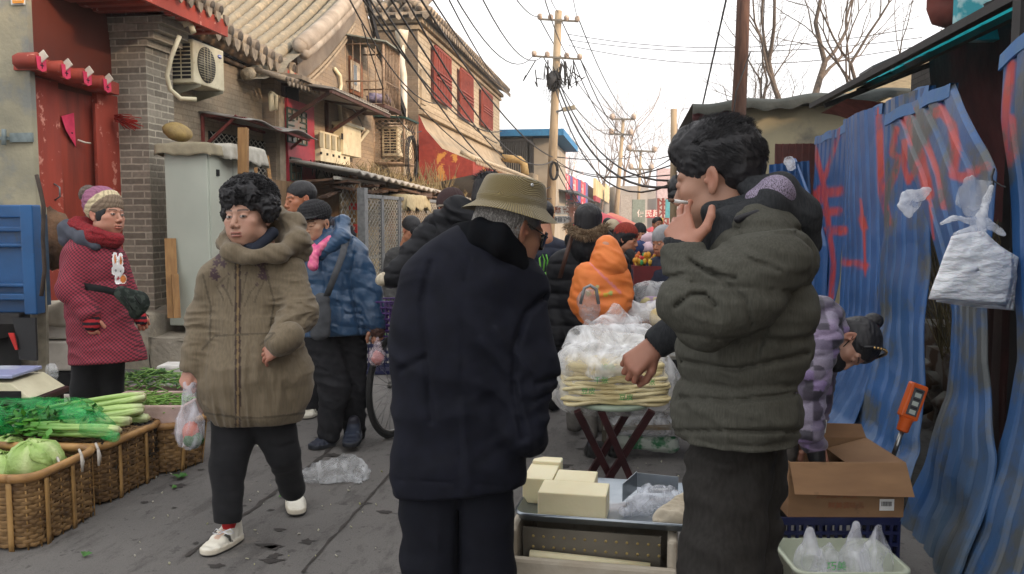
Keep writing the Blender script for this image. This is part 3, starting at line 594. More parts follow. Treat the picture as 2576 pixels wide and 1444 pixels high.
b=MB();ybox(b,713,781,246,640,XR,.05);b.build('door_frame',M('crimson_paint',lin('#a0303c',.95),lin('#8c2a36'),rough=.5),rd)
b=MB();ybox(b,722,770,270,355,XR+.05,.01);ybox(b,731,757,396,452,XR+.05,.01);po=b.build('panes',M('amber_glass',lin('#7d5b42'),lin('#6a6a5c'),rough=.3),rd)
b=MB();grn=M('lattice_green',lin('#35453c'),rough=.6)
def lattice(u0,u1,vt,vb,n,m_):
    y0,z1_=yz(u0,vt,XR+.065);y1=yz(u1,vt,XR+.065)[0];z0_=yz(u0,vb,XR+.065)[1]
    for i in range(n+1):y_=y0+(y1-y0)*i/n;(b.bar((XR+.065,y_,z0_),(XR+.065,y_,z1_),.02)if i in(0,n)else(b.bar((XR+.065,y_,z0_),(XR+.065,y_,z0_+(z1_-z0_)*.3),.018),b.bar((XR+.065,y_,z1_),(XR+.065,y_,z1_-(z1_-z0_)*.3),.018)))
    for j in range(m_+1):z_=z0_+(z1_-z0_)*j/m_;(b.bar((XR+.065,y0,z_),(XR+.065,y1,z_),.02)if j in(0,m_)else(b.bar((XR+.065,y0,z_),(XR+.065,y0+(y1-y0)*.35,z_),.018),b.bar((XR+.065,y1,z_),(XR+.065,y1-(y1-y0)*.35,z_),.018)))
lattice(722,770,270,355,4,6);b.build('lattice',grn,rd);b=MB();lattice(731,757,396,452,3,3);b.build('lattice',grn,rd)
aw2=thing('sheet_awning','long grey sheet awning on brown struts over the red door','awning',(XG,12,2.7));Ya,za=yz(705,210,XG);Yb_=FX(868,250,XG)[1];zb_=za-.02
b=MB();b.prism([(XG,Ya-.1,za+.02),(XG+.75,Ya-.1,za-.10),(XG+.75,Yb_,zb_-.10),(XG,Yb_,zb_+.02)],(0,0,1),.015)
for i in range(20):y_=Ya+(Yb_-Ya)*i/20;b.bar((XG,y_,za+.04),(XG+.75,y_,za-.08),.03,.02,up=(0,1,0))
b.build('sheet',M('zinc_sheet'),aw2)
b=MB()
for y_ in(Ya+.05,Ya+1.6):b.bar((XG+.02,y_,za-.03),(XG+.02,y_,za-.60),.05);b.bar((XG+.02,y_,za-.5),(XG+.68,y_,za-.10),.045);b.bar((XG,y_,za-.0),(XG+.7,y_,za-.11),.04)
b.bar((XG+.72,Ya-.1,za-.13),(XG+.72,Yb_,zb_-.13),.04);b.build('struts',brown,aw2)
m1=thing('meter_box','wide cream electricity meter box with five small windows beside the red door','meter box',FX(820,370,XG));b=MB();ybox(b,783,858,328,405,XG,.14);b.build('casing',cream,m1,bevel=.01)
Ym0=yz(783,350,XG+.14)[0];Ym1=yz(858,350,XG)[0];zz0=yz(783,405,XG)[1];zz1=yz(783,328,XG)[1]
for i in range(5):
    b=MB();y_=Ym0+(Ym1-Ym0)*(.22+.155*i);b.bx(XG+.14,XG+.155,y_-.07,y_+.07,zz0+(zz1-zz0)*.45,zz0+(zz1-zz0)*.92);b.build('meter_window',M('meter_glass',lin('#8f835e'),lin('#7a7050'),rough=.3),m1)
    b=MB();b.bx(XG+.14,XG+.15,y_-.03,y_+.03,zz0+(zz1-zz0)*.22,zz0+(zz1-zz0)*.30);b.build('breaker',dark,m1)
b=MB();rr=random.Random(4)
for i in range(12):y_=Ym0+.1+(Ym1-Ym0-.1)*i/12;b.tube([(XG+.08,y_,zz0),(XG+.10,y_+.05,zz0-.12),(XG+.06,y_+.35*rr.random(),zz0-.25),(XG+.05,y_+1.1,zz0-.33-.06*rr.random())],.012,5)
b.build('cable_bundle',M('brown_cable',lin('#4b3c30'),lin('#2a2420')),m1)
m2=thing('small_meter_box','small cream junction box above and right of the wide meter box','junction box',FX(860,350,XG));b=MB();ybox(b,838,884,312,388,XG+.02,.16);b.build('casing',cream,m2,bevel=.008);b=MB();ybox(b,834,888,305,312,XG+.02,.20);b.build('hood',cream,m2);b=MB();ybox(b,858,862,335,350,XG+.18,.01);b.build('slot',dark,m2)
b=MB();b.tube([FX(841,172,XG+.03),FX(855,190,XG+.05),FX(858,215,XG+.05),FX(852,240,XG+.05),FX(858,310,XG+.05)],.03,7);b.tube([FX(886,372,XG+.05),FX(905,355,XG+.05),FX(925,330,XG+.05)],.03,7);o=b.build('drain_hose',cream,h2)
b=MB();b.tube([FX(880,262,XG+.1),FX(905,300,XG+.15),FX(915,325,XG+.12),FX(888,352,XG+.1)],.016,6);b.build('black_hose',black,h2)
b=MB();dp=16.6;top=P(1012,78,dp);b.lathe(P(1011,100,dp),[(.09,-.18),(.13,.10),(.14,.18)],4,(0,0,1));pts=[P(1011,110,dp),P(1011,160,dp),P(1016,190,dp),P(1018,440,dp)];b.tube(pts,.065,12);o=b.build('rain_pipe',M('white_pvc',lin('#d2cabd'),lin('#b5a98e'),rough=.4,scale=2));tag(o,'white plastic rain pipe with a square hopper between the two buildings','pipe')
XT=-4.45
t2=thing('two_storey_building','two-storey pale brick building with three red barred windows and tiled roof','building',(XT,20,0))
Yt=yz(1052,200,XT)[0];Yt2=yz(1257,300,XT)[0];ztp=yz(1052,48,XT)[1]
pbr=brickmat('pale_brick','yz',c1=lin('#a89b86',.95),c2=lin('#b3a68f',.95),mortar=lin('#8e826f',.9),bw=.26,bh=.11,ms=.012,stain=lin('#9a8c76'),slim=(.55,.75))
b=MB();b.bx(XT-6,XT,Yt,Yt2,2.9,ztp);o=b.build('wall',[pbr],t2);o.data.materials.append(brickmat('shaded_brick_side','xz',c1=lin('#6d6154',.95),c2=lin('#7a6c5c',.95),mortar=lin('#877a68',.8),bh=.09))  # near side wears a darkened brick, its shade painted into the colour
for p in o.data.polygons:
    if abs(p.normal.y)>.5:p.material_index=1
b=MB();b.bx(XT-5,XT-.5,Yt+.1,Yt2,0,2.9);b.build('ground_floor',M('cream_render',lin('#a08a72',.95),lin('#8b7863'),rough=.9,scale=2),t2)
mld=M('cream_moulding',lin('#a5967f',.95),lin('#8a7c68'),rough=.85,scale=4)
b=MB();b.bx(XT-6,XT+.06,Yt-.06,Yt2+.06,ztp-.22,ztp-.14);b.bx(XT-6,XT+.12,Yt-.12,Yt2+.12,ztp-.10,ztp+.0);zc=yz(1055,272,XT)[1]
b.bx(XT,XT+.06,Yt,Yt2,zc,zc+.07);b.bx(XT,XT+.12,Yt,Yt2,zc-.13,zc-.04);b.bx(XT,XT+.05,Yt+.1,Yt+.5,zc+.1,zc+.8);b.build('cornice',mld,t2)
b=MB();tube_tile_row(b,(XT+.30,Yt-.2,ztp+.12),(XT+.30,Yt2+.3,ztp+.12),46,(1,0,-.5),1.0,.09);tube_tile_row(b,(XT-4.2,Yt-.30,ztp+.12),(XT+.25,Yt-.30,ztp+.12),16,(0,-1,-.5),1.0,.09);b.build('roof_tiles',[tile,gt],t2)
b=MB();b.prism([(XT+.3,Yt-.3,ztp+.02),(XT+.3,Yt2+.3,ztp+.02),(XT-2.4,Yt2-1.5,ztp+1.1),(XT-2.4,Yt+1.8,ztp+1.1)],(0,0,1),.05);b.prism([(XT+.3,Yt-.3,ztp+.02),(XT-5.5,Yt-.3,ztp+.02),(XT-5.5,Yt+1.8,ztp+1.1),(XT-2.4,Yt+1.8,ztp+1.1)],(0,0,1),.05);b.build('roof',tile,t2)
rg=M('red_grille',lin('#8e453b',.95),lin('#7a3a32'),rough=.7)
for(u0,u1,v0,v1)in[(1094,1133,116,246),(1159,1189,172,290),(1213,1238,222,312)]:
    y0,z1_=yz(u0,v0,XT+.1);z0_=yz(u0,v1,XT+.1)[1];y1=yz(u1,v0,XT+.1)[0]
    b=MB();b.bx(XT+.003,XT+.01,y0,y1,z0_,z1_);wo=b.build('window',M('brown_glass',lin('#5f3a34'),lin('#4a2d2a'),rough=.4),t2);b=MB()  # reddish brown pane behind the bars
    for i in range(11):y_=y0+(y1-y0)*i/10;b.bar((XT+.10,y_,z0_),(XT+.10,y_,z1_),.05)
    for z_ in(z0_,z1_):b.bar((XT+.10,y0,z_),(XT+.10,y1,z_),.05)
    for k in(.4,.47,.54):b.bar((XT+.13,y0,z0_+(z1_-z0_)*k),(XT+.13,y1,z0_+(z1_-z0_)*k),.03)
    b.build('window_bars',rg,wo)
zq=yz(1053,296,XT)[1];rc=M('flaking_red_render',lin('#8f3a30',.95),lin('#7c3029'),rough=.8,dirt=lin('#b5803f'),dscale=1.6,dlim=(.58,.61))
b=MB();Xc=XT+1.15;pr_=[(XT,zc-.13),(XT+.15,zc-.45),(XT+.5,zc-.85),(Xc,zc-1.12),(Xc,zc-1.40),(XT,zc-1.62)]
b.prism([(x,Yt,z)for x,z in pr_],(0,1,0),Yt2-Yt);o=b.build('canopy',[rc],t2);o.data.materials.append(M('grey_soffit',lin('#7f7c79',.9),lin('#6f6c69')));o.data.materials.append(mld)
for p in o.data.polygons:
    if p.normal.z<-.5:p.material_index=1
    elif p.normal.z>.3 and p.center.x<XT+1.1:p.material_index=2
b=MB();tube_tile_row(b,(Xc+.02,Yt+.1,zc-1.06),(Xc+.02,Yt2,zc-1.06),60,(1,0,-.5),.35,.05);b.build('canopy_tiles',[M('white_tile',lin('#b8ac96',.95),lin('#978b77')),gt],t2)
b=MB();b.bx(XT-.6,XT+.05,Yt+2,Yt2,2.55,2.95);b.build('dark_fascia',M('slate_fascia',lin('#3d434b'),lin('#30353c')),t2)
b=MB();y_,z_=yz(1195,455,XT);b.box((XT+.15,y_,z_),(.05,1.1,1.2),(.35,0,0));so=b.build('shop_sign',M('maroon_sign',lin('#7a2a2a'),lin('#652222')),t2);txt('祥和\n家常菜',(XT+.19,y_-.05,z_-.15),.30,(1,0,0),M('sign_gold',lin('#b59070')),so,'lettering')
b=MB();cc=FX(1035,400,XT+.6)
for i in range(5):r_=.32+.02*math.sin(i*2.3);b.tube([(cc[0]+.03*math.sin(i),cc[1]+r_*math.cos(a),cc[2]+r_*1.2*math.sin(a))for a in np.linspace(0,6.28,22)],.009,5)
o=b.build('cable_coil',black);tag(o,'coil of black cable hanging beside the lower mesh cage','cable coil')
sh=thing('lean_to_shed','ragged lean-to roof of boards and pale sheeting with dry brush on top','shed',(-4,14,0))
wsh=M('white_corrugated',lin('#aaa59c',.95),lin('#8c877e'),rough=.6,dirt=lin('#5b534a'),dscale=2.5,dlim=(.58,.64));Xs=-3.55;pA,pB=FX(898,436,Xs),FX(1232,517,Xs)
b=MB();
nY=60
b.grid([[(Xs-1.1*s,pA[1]+(pB[1]-pA[1])*t,pA[2]+(pB[2]-pA[2])*t+.18*s+.02*math.sin(t*nY*3.1))for s in np.linspace(0,1,3)]for t in np.linspace(0,1,nY*3)]);o=b.build('sheet_roof',wsh,sh);o.modifiers.new('t','SOLIDIFY').thickness=.04
b=MB();rr=random.Random(12)
for i in range(26):
    t=rr.random();y_=pA[1]+(pB[1]-pA[1])*t*.5;z_=pA[2]-.08-rr.random()*.14;b.box((Xs-.1-rr.random()*.5,y_,z_),(rr.uniform(.1,.5),rr.uniform(.3,1.2),.03),(rr.uniform(-.2,.2),rr.uniform(-.2,.2),rr.uniform(-.3,.3)))
b.build('scrap_boards',M('rotten_board',lin('#5d4534'),lin('#3a2c24'),rough=.9),sh)
b=MB();b.bx(Xs-1.0,Xs-.9,pA[1]-1,pB[1]+2,0,pA[2]-.1);b.build('shed_back',M('shed_board',lin('#8a6f52',.9),lin('#6a5540'),scale=2,stretch=(1,6,1)),sh)
b=MB();b.bx(Xs-.95,Xs-.6,pA[1]+1.8,pA[1]+3.4,0,1.95);b.build('plywood_sheet',M('pale_plywood',lin('#a89b80',.95),lin('#978a70'),scale=2),sh)
b=MB();rr=random.Random(5)
for i in range(300):
    t=rr.random();t=t*.75+.1;c=np.array([Xs-.2-rr.random()*.5,pA[1]+(pB[1]-pA[1])*t,pA[2]+(pB[2]-pA[2])*t+.12]);hgt=(.6 if .50<t<.64 else .22)*rr.uniform(.4,1);d=np.array([rr.gauss(0,.25),rr.gauss(0,.5 if hgt<.3 else .3),1]);e=c+d*hgt;b.tube([c,(c+e)/2+np.array([rr.gauss(0,.05),rr.gauss(0,.05),0]),e],[.010,.007,.003],4,cap=False)
o=b.build('dry_brush',M('straw',lin('#857757'),lin('#675b42'),rough=.95),sh)
drape('tarpaulin',Xs-.5,Xs+.1,pA[1]+2.0,pA[1]+3.4,pA[2]-.22,.22,M('cream_tarp',lin('#a79c7d',.95),lin('#8f8568')),8,sh)
mg=thing('mesh_gate','grey steel gate panels filled with wire mesh in front of the lean-to shed','gate',(-3.5,13,0));Xm=-3.5;q0,q1,q2=FX(908,492,Xm),FX(1000,505,Xm),FX(1063,515,Xm);zt_=q0[2]
def gpanel(ya,yb):
    b=MB()
    for y_ in(ya,yb):b.bar((Xm,y_,0.05),(Xm,y_,zt_),.05)
    for z_ in(.1,zt_):b.bar((Xm,ya,z_),(Xm,yb,z_),.05)
    b.build('frame',steel,mg);b=MB();meshpanel(b,(Xm,ya,.1),(0,1,0),(0,0,1),yb-ya,zt_-.1,.13,.008);b.build('mesh',M('bright_wire',lin('#b8b4aa'),metal=.3),mg)
gpanel(q0[1]+.1,(q0[1]+q1[1])/2);gpanel((q0[1]+q1[1])/2+.06,q1[1]);gpanel(q1[1]+.1,q2[1]+1.2)
b=MB();b.bar((Xm+.02,q0[1],0),(Xm+.02,q0[1],zt_+.1),.14,.1);b.build('gate_post',steel,mg)
b=MB();meshpanel(b,(Xm-.3,10.6,.8),(0,1,0),(0,0,1),1.9,1.1,.16,.008)
for z_ in(.8,1.9):b.bar((Xm-.3,10.4,z_),(Xm-.3,12.6,z_),.04)
o=b.build('mesh_fence',M('bright_wire'));tag(o,'torn wire mesh screen between the red door and the timber post','fence')
b=MB();pp=P(890,430,11.6);b.bar(PZ(890,0,11.6),pp,.10,.09);po=b.build('timber_post',wood);tag(po,'squared timber post bound with red tape beside the mesh gate','post')
b=MB();c_=P(890,520,11.6);b.box(c_,(.115,.105,.09),(0,0,YAW));b.build('red_tape',M('red_tape',lin('#c23530')),po);b=MB();b.box(P(890,575,11.6),(.115,.105,.12),(0,0,YAW));b.build('red_tape',MATS['red_tape'],po)
b3=thing('blue_roof_house','far house with blue sheet roof and black balcony railing beside the tall pole','house',(-4.5,33,0));Xb=-4.6;y0=yz(1258,400,Xb)[0]+.6;z1_=PZ(1330,0,y0)[2];yy=y0
zt3=P(1300,340,yy)[2];b=MB();xl,xr=P(1245,340,yy)[0]-3,P(1385,340,yy)[0];b.bx(xl,xr,yy+.3,yy+7,0,zt3-.1);b.build('wall',M('pale_wall',lin('#a39a8c',.95),lin('#8d8577'),scale=1.5),b3)
b=MB();b.bx(xl,xr+.5,yy-.2,yy+7.5,zt3-.05,zt3+.18);b.build('roof',M('blue_sheet',lin('#3479a8',.95),lin('#2b6a96')),b3)
b=MB();zb3=P(1300,440,yy)[2];zr3=P(1300,362,yy)[2]
for i in range(16):x_=P(1262,0,yy)[0]+(P(1345,0,yy)[0]-P(1262,0,yy)[0])*i/15;b.bar((x_,yy-1.2,zb3),(x_,yy-1.2,zr3),.05)
for i in range(14):y_=yy-1.2+6*i/13;x_=P(1345,0,yy)[0];b.bar((x_,y_,zb3),(x_,y_,zr3),.05)
b.bar((P(1262,0,yy)[0],yy-1.2,zr3),(P(1345,0,yy)[0],yy-1.2,zr3),.08);b.bar((P(1345,0,yy)[0],yy-1.2,zr3),(P(1345,0,yy)[0],yy+5,zr3),.08);b.build('railing',M('black_iron',(.03,.03,.032)),b3)
b=MB();x0,x1=P(1255,0,yy)[0],P(1350,0,yy)[0];b.bx(x0-1,x1+.1,yy-1.4,yy+5,zb3-.3,zb3);b.build('balcony_slab',mld,b3);b=MB();b.bx(x0-1,x1,yy-1.2,yy+4,0,zb3-.3);b.build('lower_wall',M('cream_render'),b3)
b=MB();ww=P(1290,372,yy);b.box((ww[0],yy+.28,ww[2]),(1.4,.06,.9));b.build('window',M('window_glass'),b3)
b=MB();b.tube([P(1262,397,yy-2),P(1308,402,yy-2),P(1318,412,yy-2),P(1322,440,yy-2)],.13,10);b.build('yellow_pipe',M('yellow_pipe',lin('#b99c6a')),b3)
def rubble(mb,x0,x1,y0,y1,z0,z1,n=14,seed=0,amp=.03):
    Y=np.linspace(y0,y1,int((y1-y0)/.07));prof=[(x0,z1),((x0+x1)/2,z1),(x1-.03,z1),(x1,z1-.02),(x1+.01,(z0+z1)/2),(x1+.02,z0)]
    P_=np.array([[(x,y,z)for y in Y]for x,z in prof]);q=P_.reshape(-1,3);nz=fbm(q*4.5+seed,4)[:,None];n2=fbm(q*4.5+seed+40,4)[:,None];q=q+np.concatenate([nz,n2*0,n2],1)*amp*2;mb.grid(q.reshape(P_.shape))
    X=np.linspace(x0,x1,12);E=np.array([[(x,y0,z)for x in X]for z in np.linspace(z0,z1,6)]);q=E.reshape(-1,3);q=q+np.concatenate([q*0+0,],1)+np.stack([0*q[:,0],fbm(q*5+seed,3)*amp*2,0*q[:,0]],1);mb.grid(q.reshape(E.shape))
for k,(x0,x1,z)in enumerate(((-4.9,-4.35,.50),(-4.36,-3.95,.30),(-3.96,-3.6,.12))):
    b=MB();rubble(b,x0,x1,7.0,12.5,-.05,z,seed=k*5);o=b.build('stone_step',conc);tag(o,['topmost','middle','lowest'][k]+' worn stone step along the foot of the left houses','step','stone steps of the left houses')
b=MB();b.bx(-4.9,-3.9,12.5,40,-.02,.10);o=b.build('kerb',conc);tag(o,kind='structure')
def blue_mat(name,a,b_,dirtc,dl=(.50,.66)):
    return M(name,a,b_,attr=True,rough=.42,scale=2.2,bump=.25,bscale=8,bdist=.004,dirt=dirtc,dscale=3.2,dlim=dl,spec=.45)
BL=blue_mat('blue_sheet_steel',(1,1,1),(.72,.72,.75),lin('#1c3f6a'))
BLW=blue_mat('worn_blue_steel',(1,1,1),(.8,.78,.72),lin('#454a4c'),(.50,.62))
GRAF=[(7,[(2050,372),(2072,459),(2086,572),(2098,661),(2091,764)]),(6,[(2116,318),(2072,459)]),(13,[(2050,490),(2114,480)]),(10,[(2057,535),(2112,531)]),(11,[(2061,583),(2125,579)]),
        (4,[(2166,501),(2170,540)]),(9,[(2169,550),(2175,572)]),(3,[(2175,576),(2178,690)]),(9,[(2124,659),(2178,668)]),
        (9,[(2211,281),(2215,400),(2219,485),(2238,560)]),(8,[(2256,325),(2245,386),(2262,395),(2255,434),(2235,474)]),(8,[(2301,366),(2301,434),(2287,456),(2277,424),(2277,356)]),
        (15,[(2284,305),(2315,390),(2338,488)]),(9,[(2304,281),(2331,356),(2362,440),(2375,520)]),(13,[(2346,290),(2369,276),(2396,315),(2406,369),(2399,440),(2423,446),(2484,417)]),(3,[(2338,488),(2350,600)]),
        (11,[(2548,160),(2536,237),(2528,330),(2528,398),(2538,413),(2553,373),(2549,300),(2531,293)]),(16,[(2062,500),(2070,480)])]
def sheet(name,label,rows,nr,mat,seed,amp=.016,crumple=.02,paint=True,nt=120,parent=None,rim=False,bend=0.):
    rows=[(FX(*l),FX(*r))for l,r in rows];K=len(rows);seg=[0]
    for i in range(1,K):seg.append(seg[-1]+np.linalg.norm(rows[i][0]-rows[i-1][0]))
    seg=np.array(seg)/seg[-1];T=np.linspace(0,1,nt);Lp=np.array([[np.interp(t,seg,[r[0][k]for r in rows])for k in range(3)]for t in T]);Rp=np.array([[np.interp(t,seg,[r[1][k]for r in rows])for k in range(3)]for t in T])
    for _ in range(2):Lp[1:-1]=(Lp[:-2]+Lp[1:-1]*2+Lp[2:])/4;Rp[1:-1]=(Rp[:-2]+Rp[1:-1]*2+Rp[2:])/4
    ns=nr*14+1;S=np.linspace(0,1,ns);pts=Lp[:,None]*(1-S[None,:,None])+Rp[:,None]*S[None,:,None]
    du=np.gradient(pts,axis=1);dv=np.gradient(pts,axis=0);n=np.cross(du,dv);n/=np.linalg.norm(n,axis=2,keepdims=True);n*=np.sign(-n[...,:1]+1e-9)
    ph=(S*nr)%1;prof=np.clip((.5-np.abs(ph-.5))*7-.35,0,1)-1;q=pts.reshape(-1,3)
    big=fbm(q*1.6+seed,3).reshape(nt,ns);sm=ridged(q*4.5+seed).reshape(nt,ns);tt=T[:,None]
    off=crumple*1.6*np.abs(fbm(q*2.1+seed+9,2)).reshape(nt,ns)*(.08+1.5*tt**1.5)-prof[None]*-amp+crumple*big*(1+2.2*tt**2)+crumple*.5*sm*np.clip(tt*1.8-.8,0,1)+.035*bend*np.sin(S*math.pi)[None]
    pts=pts+n*off[...,None]
    px_,z=pix(pts.reshape(-1,3));base=np.tile(np.array(lin('#265287',.95)),(len(px_),1));zz=pts.reshape(-1,3)[:,2];wr=(np.clip(.9-zz,0,.9)*np.clip(.6+fbm(pts.reshape(-1,3)*2.3+seed,3)*1.6,0,1))[:,None]*(1 if mat is BLW else .4);base=base*(1-wr)+np.array(lin('#586b7c',.8))*wr
    if paint:
        red=np.array(lin('#b8392c',.95));w_=np.zeros(len(px_))
        nzz=fbm(pts.reshape(-1,3)*9,2)
        for wd,pl in GRAF:d=stroke(px_,pl,wd);w_=np.maximum(w_,np.clip(2.5-2.1*d+.35*nzz,0,1))
        fade=np.clip(.88+.2*nzz,.5,1);w_=(w_*fade)[:,None];base=base*(1-w_)+red*w_
    ys=pts.reshape(-1,3);
    b=MB();b.grid(pts,cols=base.reshape(nt,ns,3));b.sm=[False]*len(b.sm);o=b.build(name,mat,parent);md=o.modifiers.new('t','SOLIDIFY');md.thickness=.003
    if label:tag(o,label,'fence panel','blue corrugated fence sheets')
    if rim:
        b=MB();ts=[pts[0,0]+(pts[0,-1]-pts[0,0])*t+np.array([.004*math.sin(t*9+seed),0,.006*math.sin(t*14+seed)])for t in np.linspace(0,1,16)];b.grid([[t_+np.array([dx,0,dz])for t_ in ts]for dx,dz in((.012,-.05),(.012,.008),(-.022,.008),(-.026,-.055),(-.018,-.058))]);b.sm=[False]*len(b.sm)
        b.build('top_rail',M('blue_rail',lin('#2f619a',.95),lin('#38648f'),rough=.5,dirt=lin('#5a5f60'),dscale=8,dlim=(.6,.7)),o)
    return o
XF=1.5
def wrows(Y0,Y1,zt,prof=((1,1.5),(.45,1.48),(.28,1.42),(.12,1.30),(0.,1.18))):
    return[tuple(tuple([*pix(np.array([[X,Y,zt*f]]))[0][0],X])for Y in(Y0,Y1))for f,X in prof]
sheet('fence_sheet','blue corrugated sheet sprayed with a red yen-like sign, left of the fence',wrows(7.33,6.3,2.05),7,BL,1,rim=True,crumple=.012)
sheet('fence_sheet','blue corrugated sheet with a small red T-like mark, bulging at its foot',[((2121,305,1.5),(2222,262,1.5)),((2126,560,1.48),(2230,520,1.48)),((2122,760,1.46),(2230,800,1.45)),((2098,900,1.38),(2206,950,1.38)),((2050,1000,1.27),(2156,1070,1.27)),((1985,1060,1.12),(2094,1150,1.12))],7,BL,2,rim=True,crumple=.018,bend=1)
sheet('fence_sheet','blue corrugated sheet with the red digits 130, right behind the tilted sheet',[((2214,264,1.52),(2345,215,1.5)),((2212,520,1.50),(2340,500,1.5)),((2206,800,1.47),(2330,800,1.46)),((2180,950,1.40),(2334,1000,1.42)),((2125,1080,1.28),(2328,1140,1.38)),((2060,1160,1.12),(2245,1310,1.2))],6,BLW,3,rim=True,crumple=.024,bend=1)
sheet('fence_sheet','tilted blue sheet with red 12 sprayed on, its foot crumpled into the lane',[((2232,290,1.45),(2392,210,1.45)),((2292,440,1.43),(2500,430,1.43)),((2348,590,1.42),(2496,580,1.42)),((2398,780,1.42),(2482,780,1.42)),((2388,1000,1.4),(2490,1000,1.4)),((2345,1130,1.34),(2508,1150,1.38)),((2275,1290,1.26),(2460,1330,1.3)),((2225,1420,1.18),(2400,1480,1.2))],5,BLW,4,rim=True,crumple=.02,nt=130)
sheet('fence_sheet','nearest blue sheet at the right edge, sprayed with a red 6',[((2522,140,1.5),(2760,-80,1.5)),((2514,300,1.5),(2770,190,1.5)),((2532,450,1.5),(2780,400,1.5)),((2552,900,1.46),(2790,900,1.46)),((2500,1180,1.4),(2780,1250,1.4)),((2400,1470,1.25),(2740,1620,1.25))],6,BLW,5,rim=True,crumple=.015,nt=130)
br_=M('maroon_sheet',lin('#3f211e',.9),lin('#2c1816',.9),rough=.6,scale=5,bump=.3,bscale=10)
o=sheet('maroon_sheet',None,[((2462,770,1.56),(2530,770,1.56)),((2455,960,1.54),(2528,960,1.54)),((2500,1160,1.52),(2532,1150,1.52)),((2420,1330,1.42),(2480,1330,1.42)),((2405,1420,1.36),(2440,1420,1.36))],2,br_,6,paint=False,crumple=.02);tag(o,'torn maroon sheet metal strip between the two nearest blue sheets','sheet metal')
b=MB();p0,p1=FY(1952,362,9.3),FY(2055,357,9.3);b.bx(p0[0],p1[0],9.3,9.34,0,p0[2])
for i in range(7):x_=p0[0]+(p1[0]-p0[0])*i/6;b.bx(x_-.01,x_+.01,9.28,9.30,.02,p0[2])
o=b.build('brown_gate',M('maroon_gate',lin('#5a2c26',.9),lin('#4c2521',.9),rough=.6));tag(o,'maroon ribbed metal gate in the pale building beyond the fence','gate')
sheet('fence_sheet','low blue sheet beyond the fence, behind the grey hood',[((1930,415,1.12),(2032,405,1.55)),((1930,560,1.12),(2040,700,1.55)),((1930,900,1.1),(2040,900,1.5))],6,BL,9,paint=False)
sheet('fence_sheet','narrow leaning blue sheet with a pale edge and a scrap of bag',[((1988,402,1.4),(1998,398,1.42)),((1996,480,1.4),(2062,560,1.45)),((2010,600,1.38),(2075,620,1.45)),((2020,760,1.36),(2080,800,1.45))],2,BL,10,paint=False,crumple=.01)
dw=brickmat('dark_brick','yz',c1=lin('#3d3a38',.8),c2=lin('#4a4643',.8),mortar=lin('#2c2a29',.8),stain=lin('#262422'));st_=thing('stall_shed','dark market shed behind the blue fence with a sheet roof and maroon cloth','shed',(3,6,0))
b=MB();b.bx(3.3,3.5,1.0,10.8,0,3.1);b.build('back_wall',dw,st_)
b=MB();Ye,Ye2=FX(2048,258,1.9)[1],1.2;z0,z1=FX(2048,262,1.9)[2],FX(2560,-10,1.9)[2]-.05
b.prism([(2.72,Ye,z0+.36),(2.72,Ye2,z1+.36),(3.6,Ye2,z1+.75),(3.6,Ye,z0+.75)],(0,0,1),.03);b.prism([(1.9,Ye,z0),(1.9,8.6,z0),(2.72,8.6,z0+.36),(2.72,Ye,z0+.36)],(0,0,1),.02);b.prism([(1.9,7.6,z0),(1.9,7.2,z0),(2.72,7.2,z0+.36),(2.72,7.6,z0+.36)],(0,0,1),.02);b.build('roof_sheet',M('grey_roof_sheet',lin('#5d5f60',.9),lin('#4b4d4e'),rough=.6),st_)
b=MB();b.bar((1.88,Ye,z0-.02),(1.88,Ye2,z1-.02),.06,.05);b.bar((2.3,Ye-.2,z0+.10),(2.3,Ye2,z1+.10),.05);b.bar((1.9,Ye-.5,z0-.08),(3.4,Ye-.5,z0+.50),.05);
for y_ in(8,7,6,5,4,3):b.bar((1.9,y_,z0-.05),(3.4,y_,z0+.56),.04)
b.build('roof_frame',M('dark_iron',(.03,.028,.028)),st_)
b=MB();zf=lambda X,y_:z0+(z1-z0)*(y_-Ye)/(Ye2-Ye)+(X-1.9)*.44-.012
for y0_,y1_ in((8.6,7.6),(7.2,4.6),(4.3,2.5)):
    b.grid([[(X+.0,y_,zf(X,y_)-.02+.012*math.sin(X*60))for y_ in np.linspace(y0_,y1_,4)]for X in np.linspace(1.93,2.7,40)])
tq=bpy.data.materials.new('turquoise_plastic');tq.use_nodes=True;n_=tq.node_tree;pb=n_.nodes['Principled BSDF'];pb.inputs['Base Color'].default_value=(*lin('#1f8f96',.9),1);pb.inputs['Roughness'].default_value=.5;tl=n_.nodes.new('ShaderNodeBsdfTranslucent');tl.inputs[0].default_value=(*lin('#27a3ab',.9),1);ms_=n_.nodes.new('ShaderNodeMixShader');ms_.inputs[0].default_value=.6;n_.links.new(pb.outputs[0],ms_.inputs[1]);n_.links.new(tl.outputs[0],ms_.inputs[2]);n_.links.new(ms_.outputs[0],n_.nodes['Material Output'].inputs[0])
b.build('turquoise_panel',tq,st_)
mc=M('maroon_cloth',lin('#5c2d2f',.9),lin('#452023',.9),rough=.95,scale=4,bump=.4,bscale=12)
b=MB();T=np.linspace(0,1,60);rows=[]
for s in np.linspace(0,1,22):
    row=[]
    for t in T:
        y_=8.2-6.6*t;top=zf(2.35+.35*(1-t),y_)-.03-.05*math.sin(t*21)**2;bot=1.55-.2*math.sin(t*9);X=2.3+.35*(1-t)+.10*math.sin(t*26+s*3)*s+.25*s;row.append((X,y_+.15*math.sin(s*4),top*(1-s)+bot*s))
    rows.append(row)
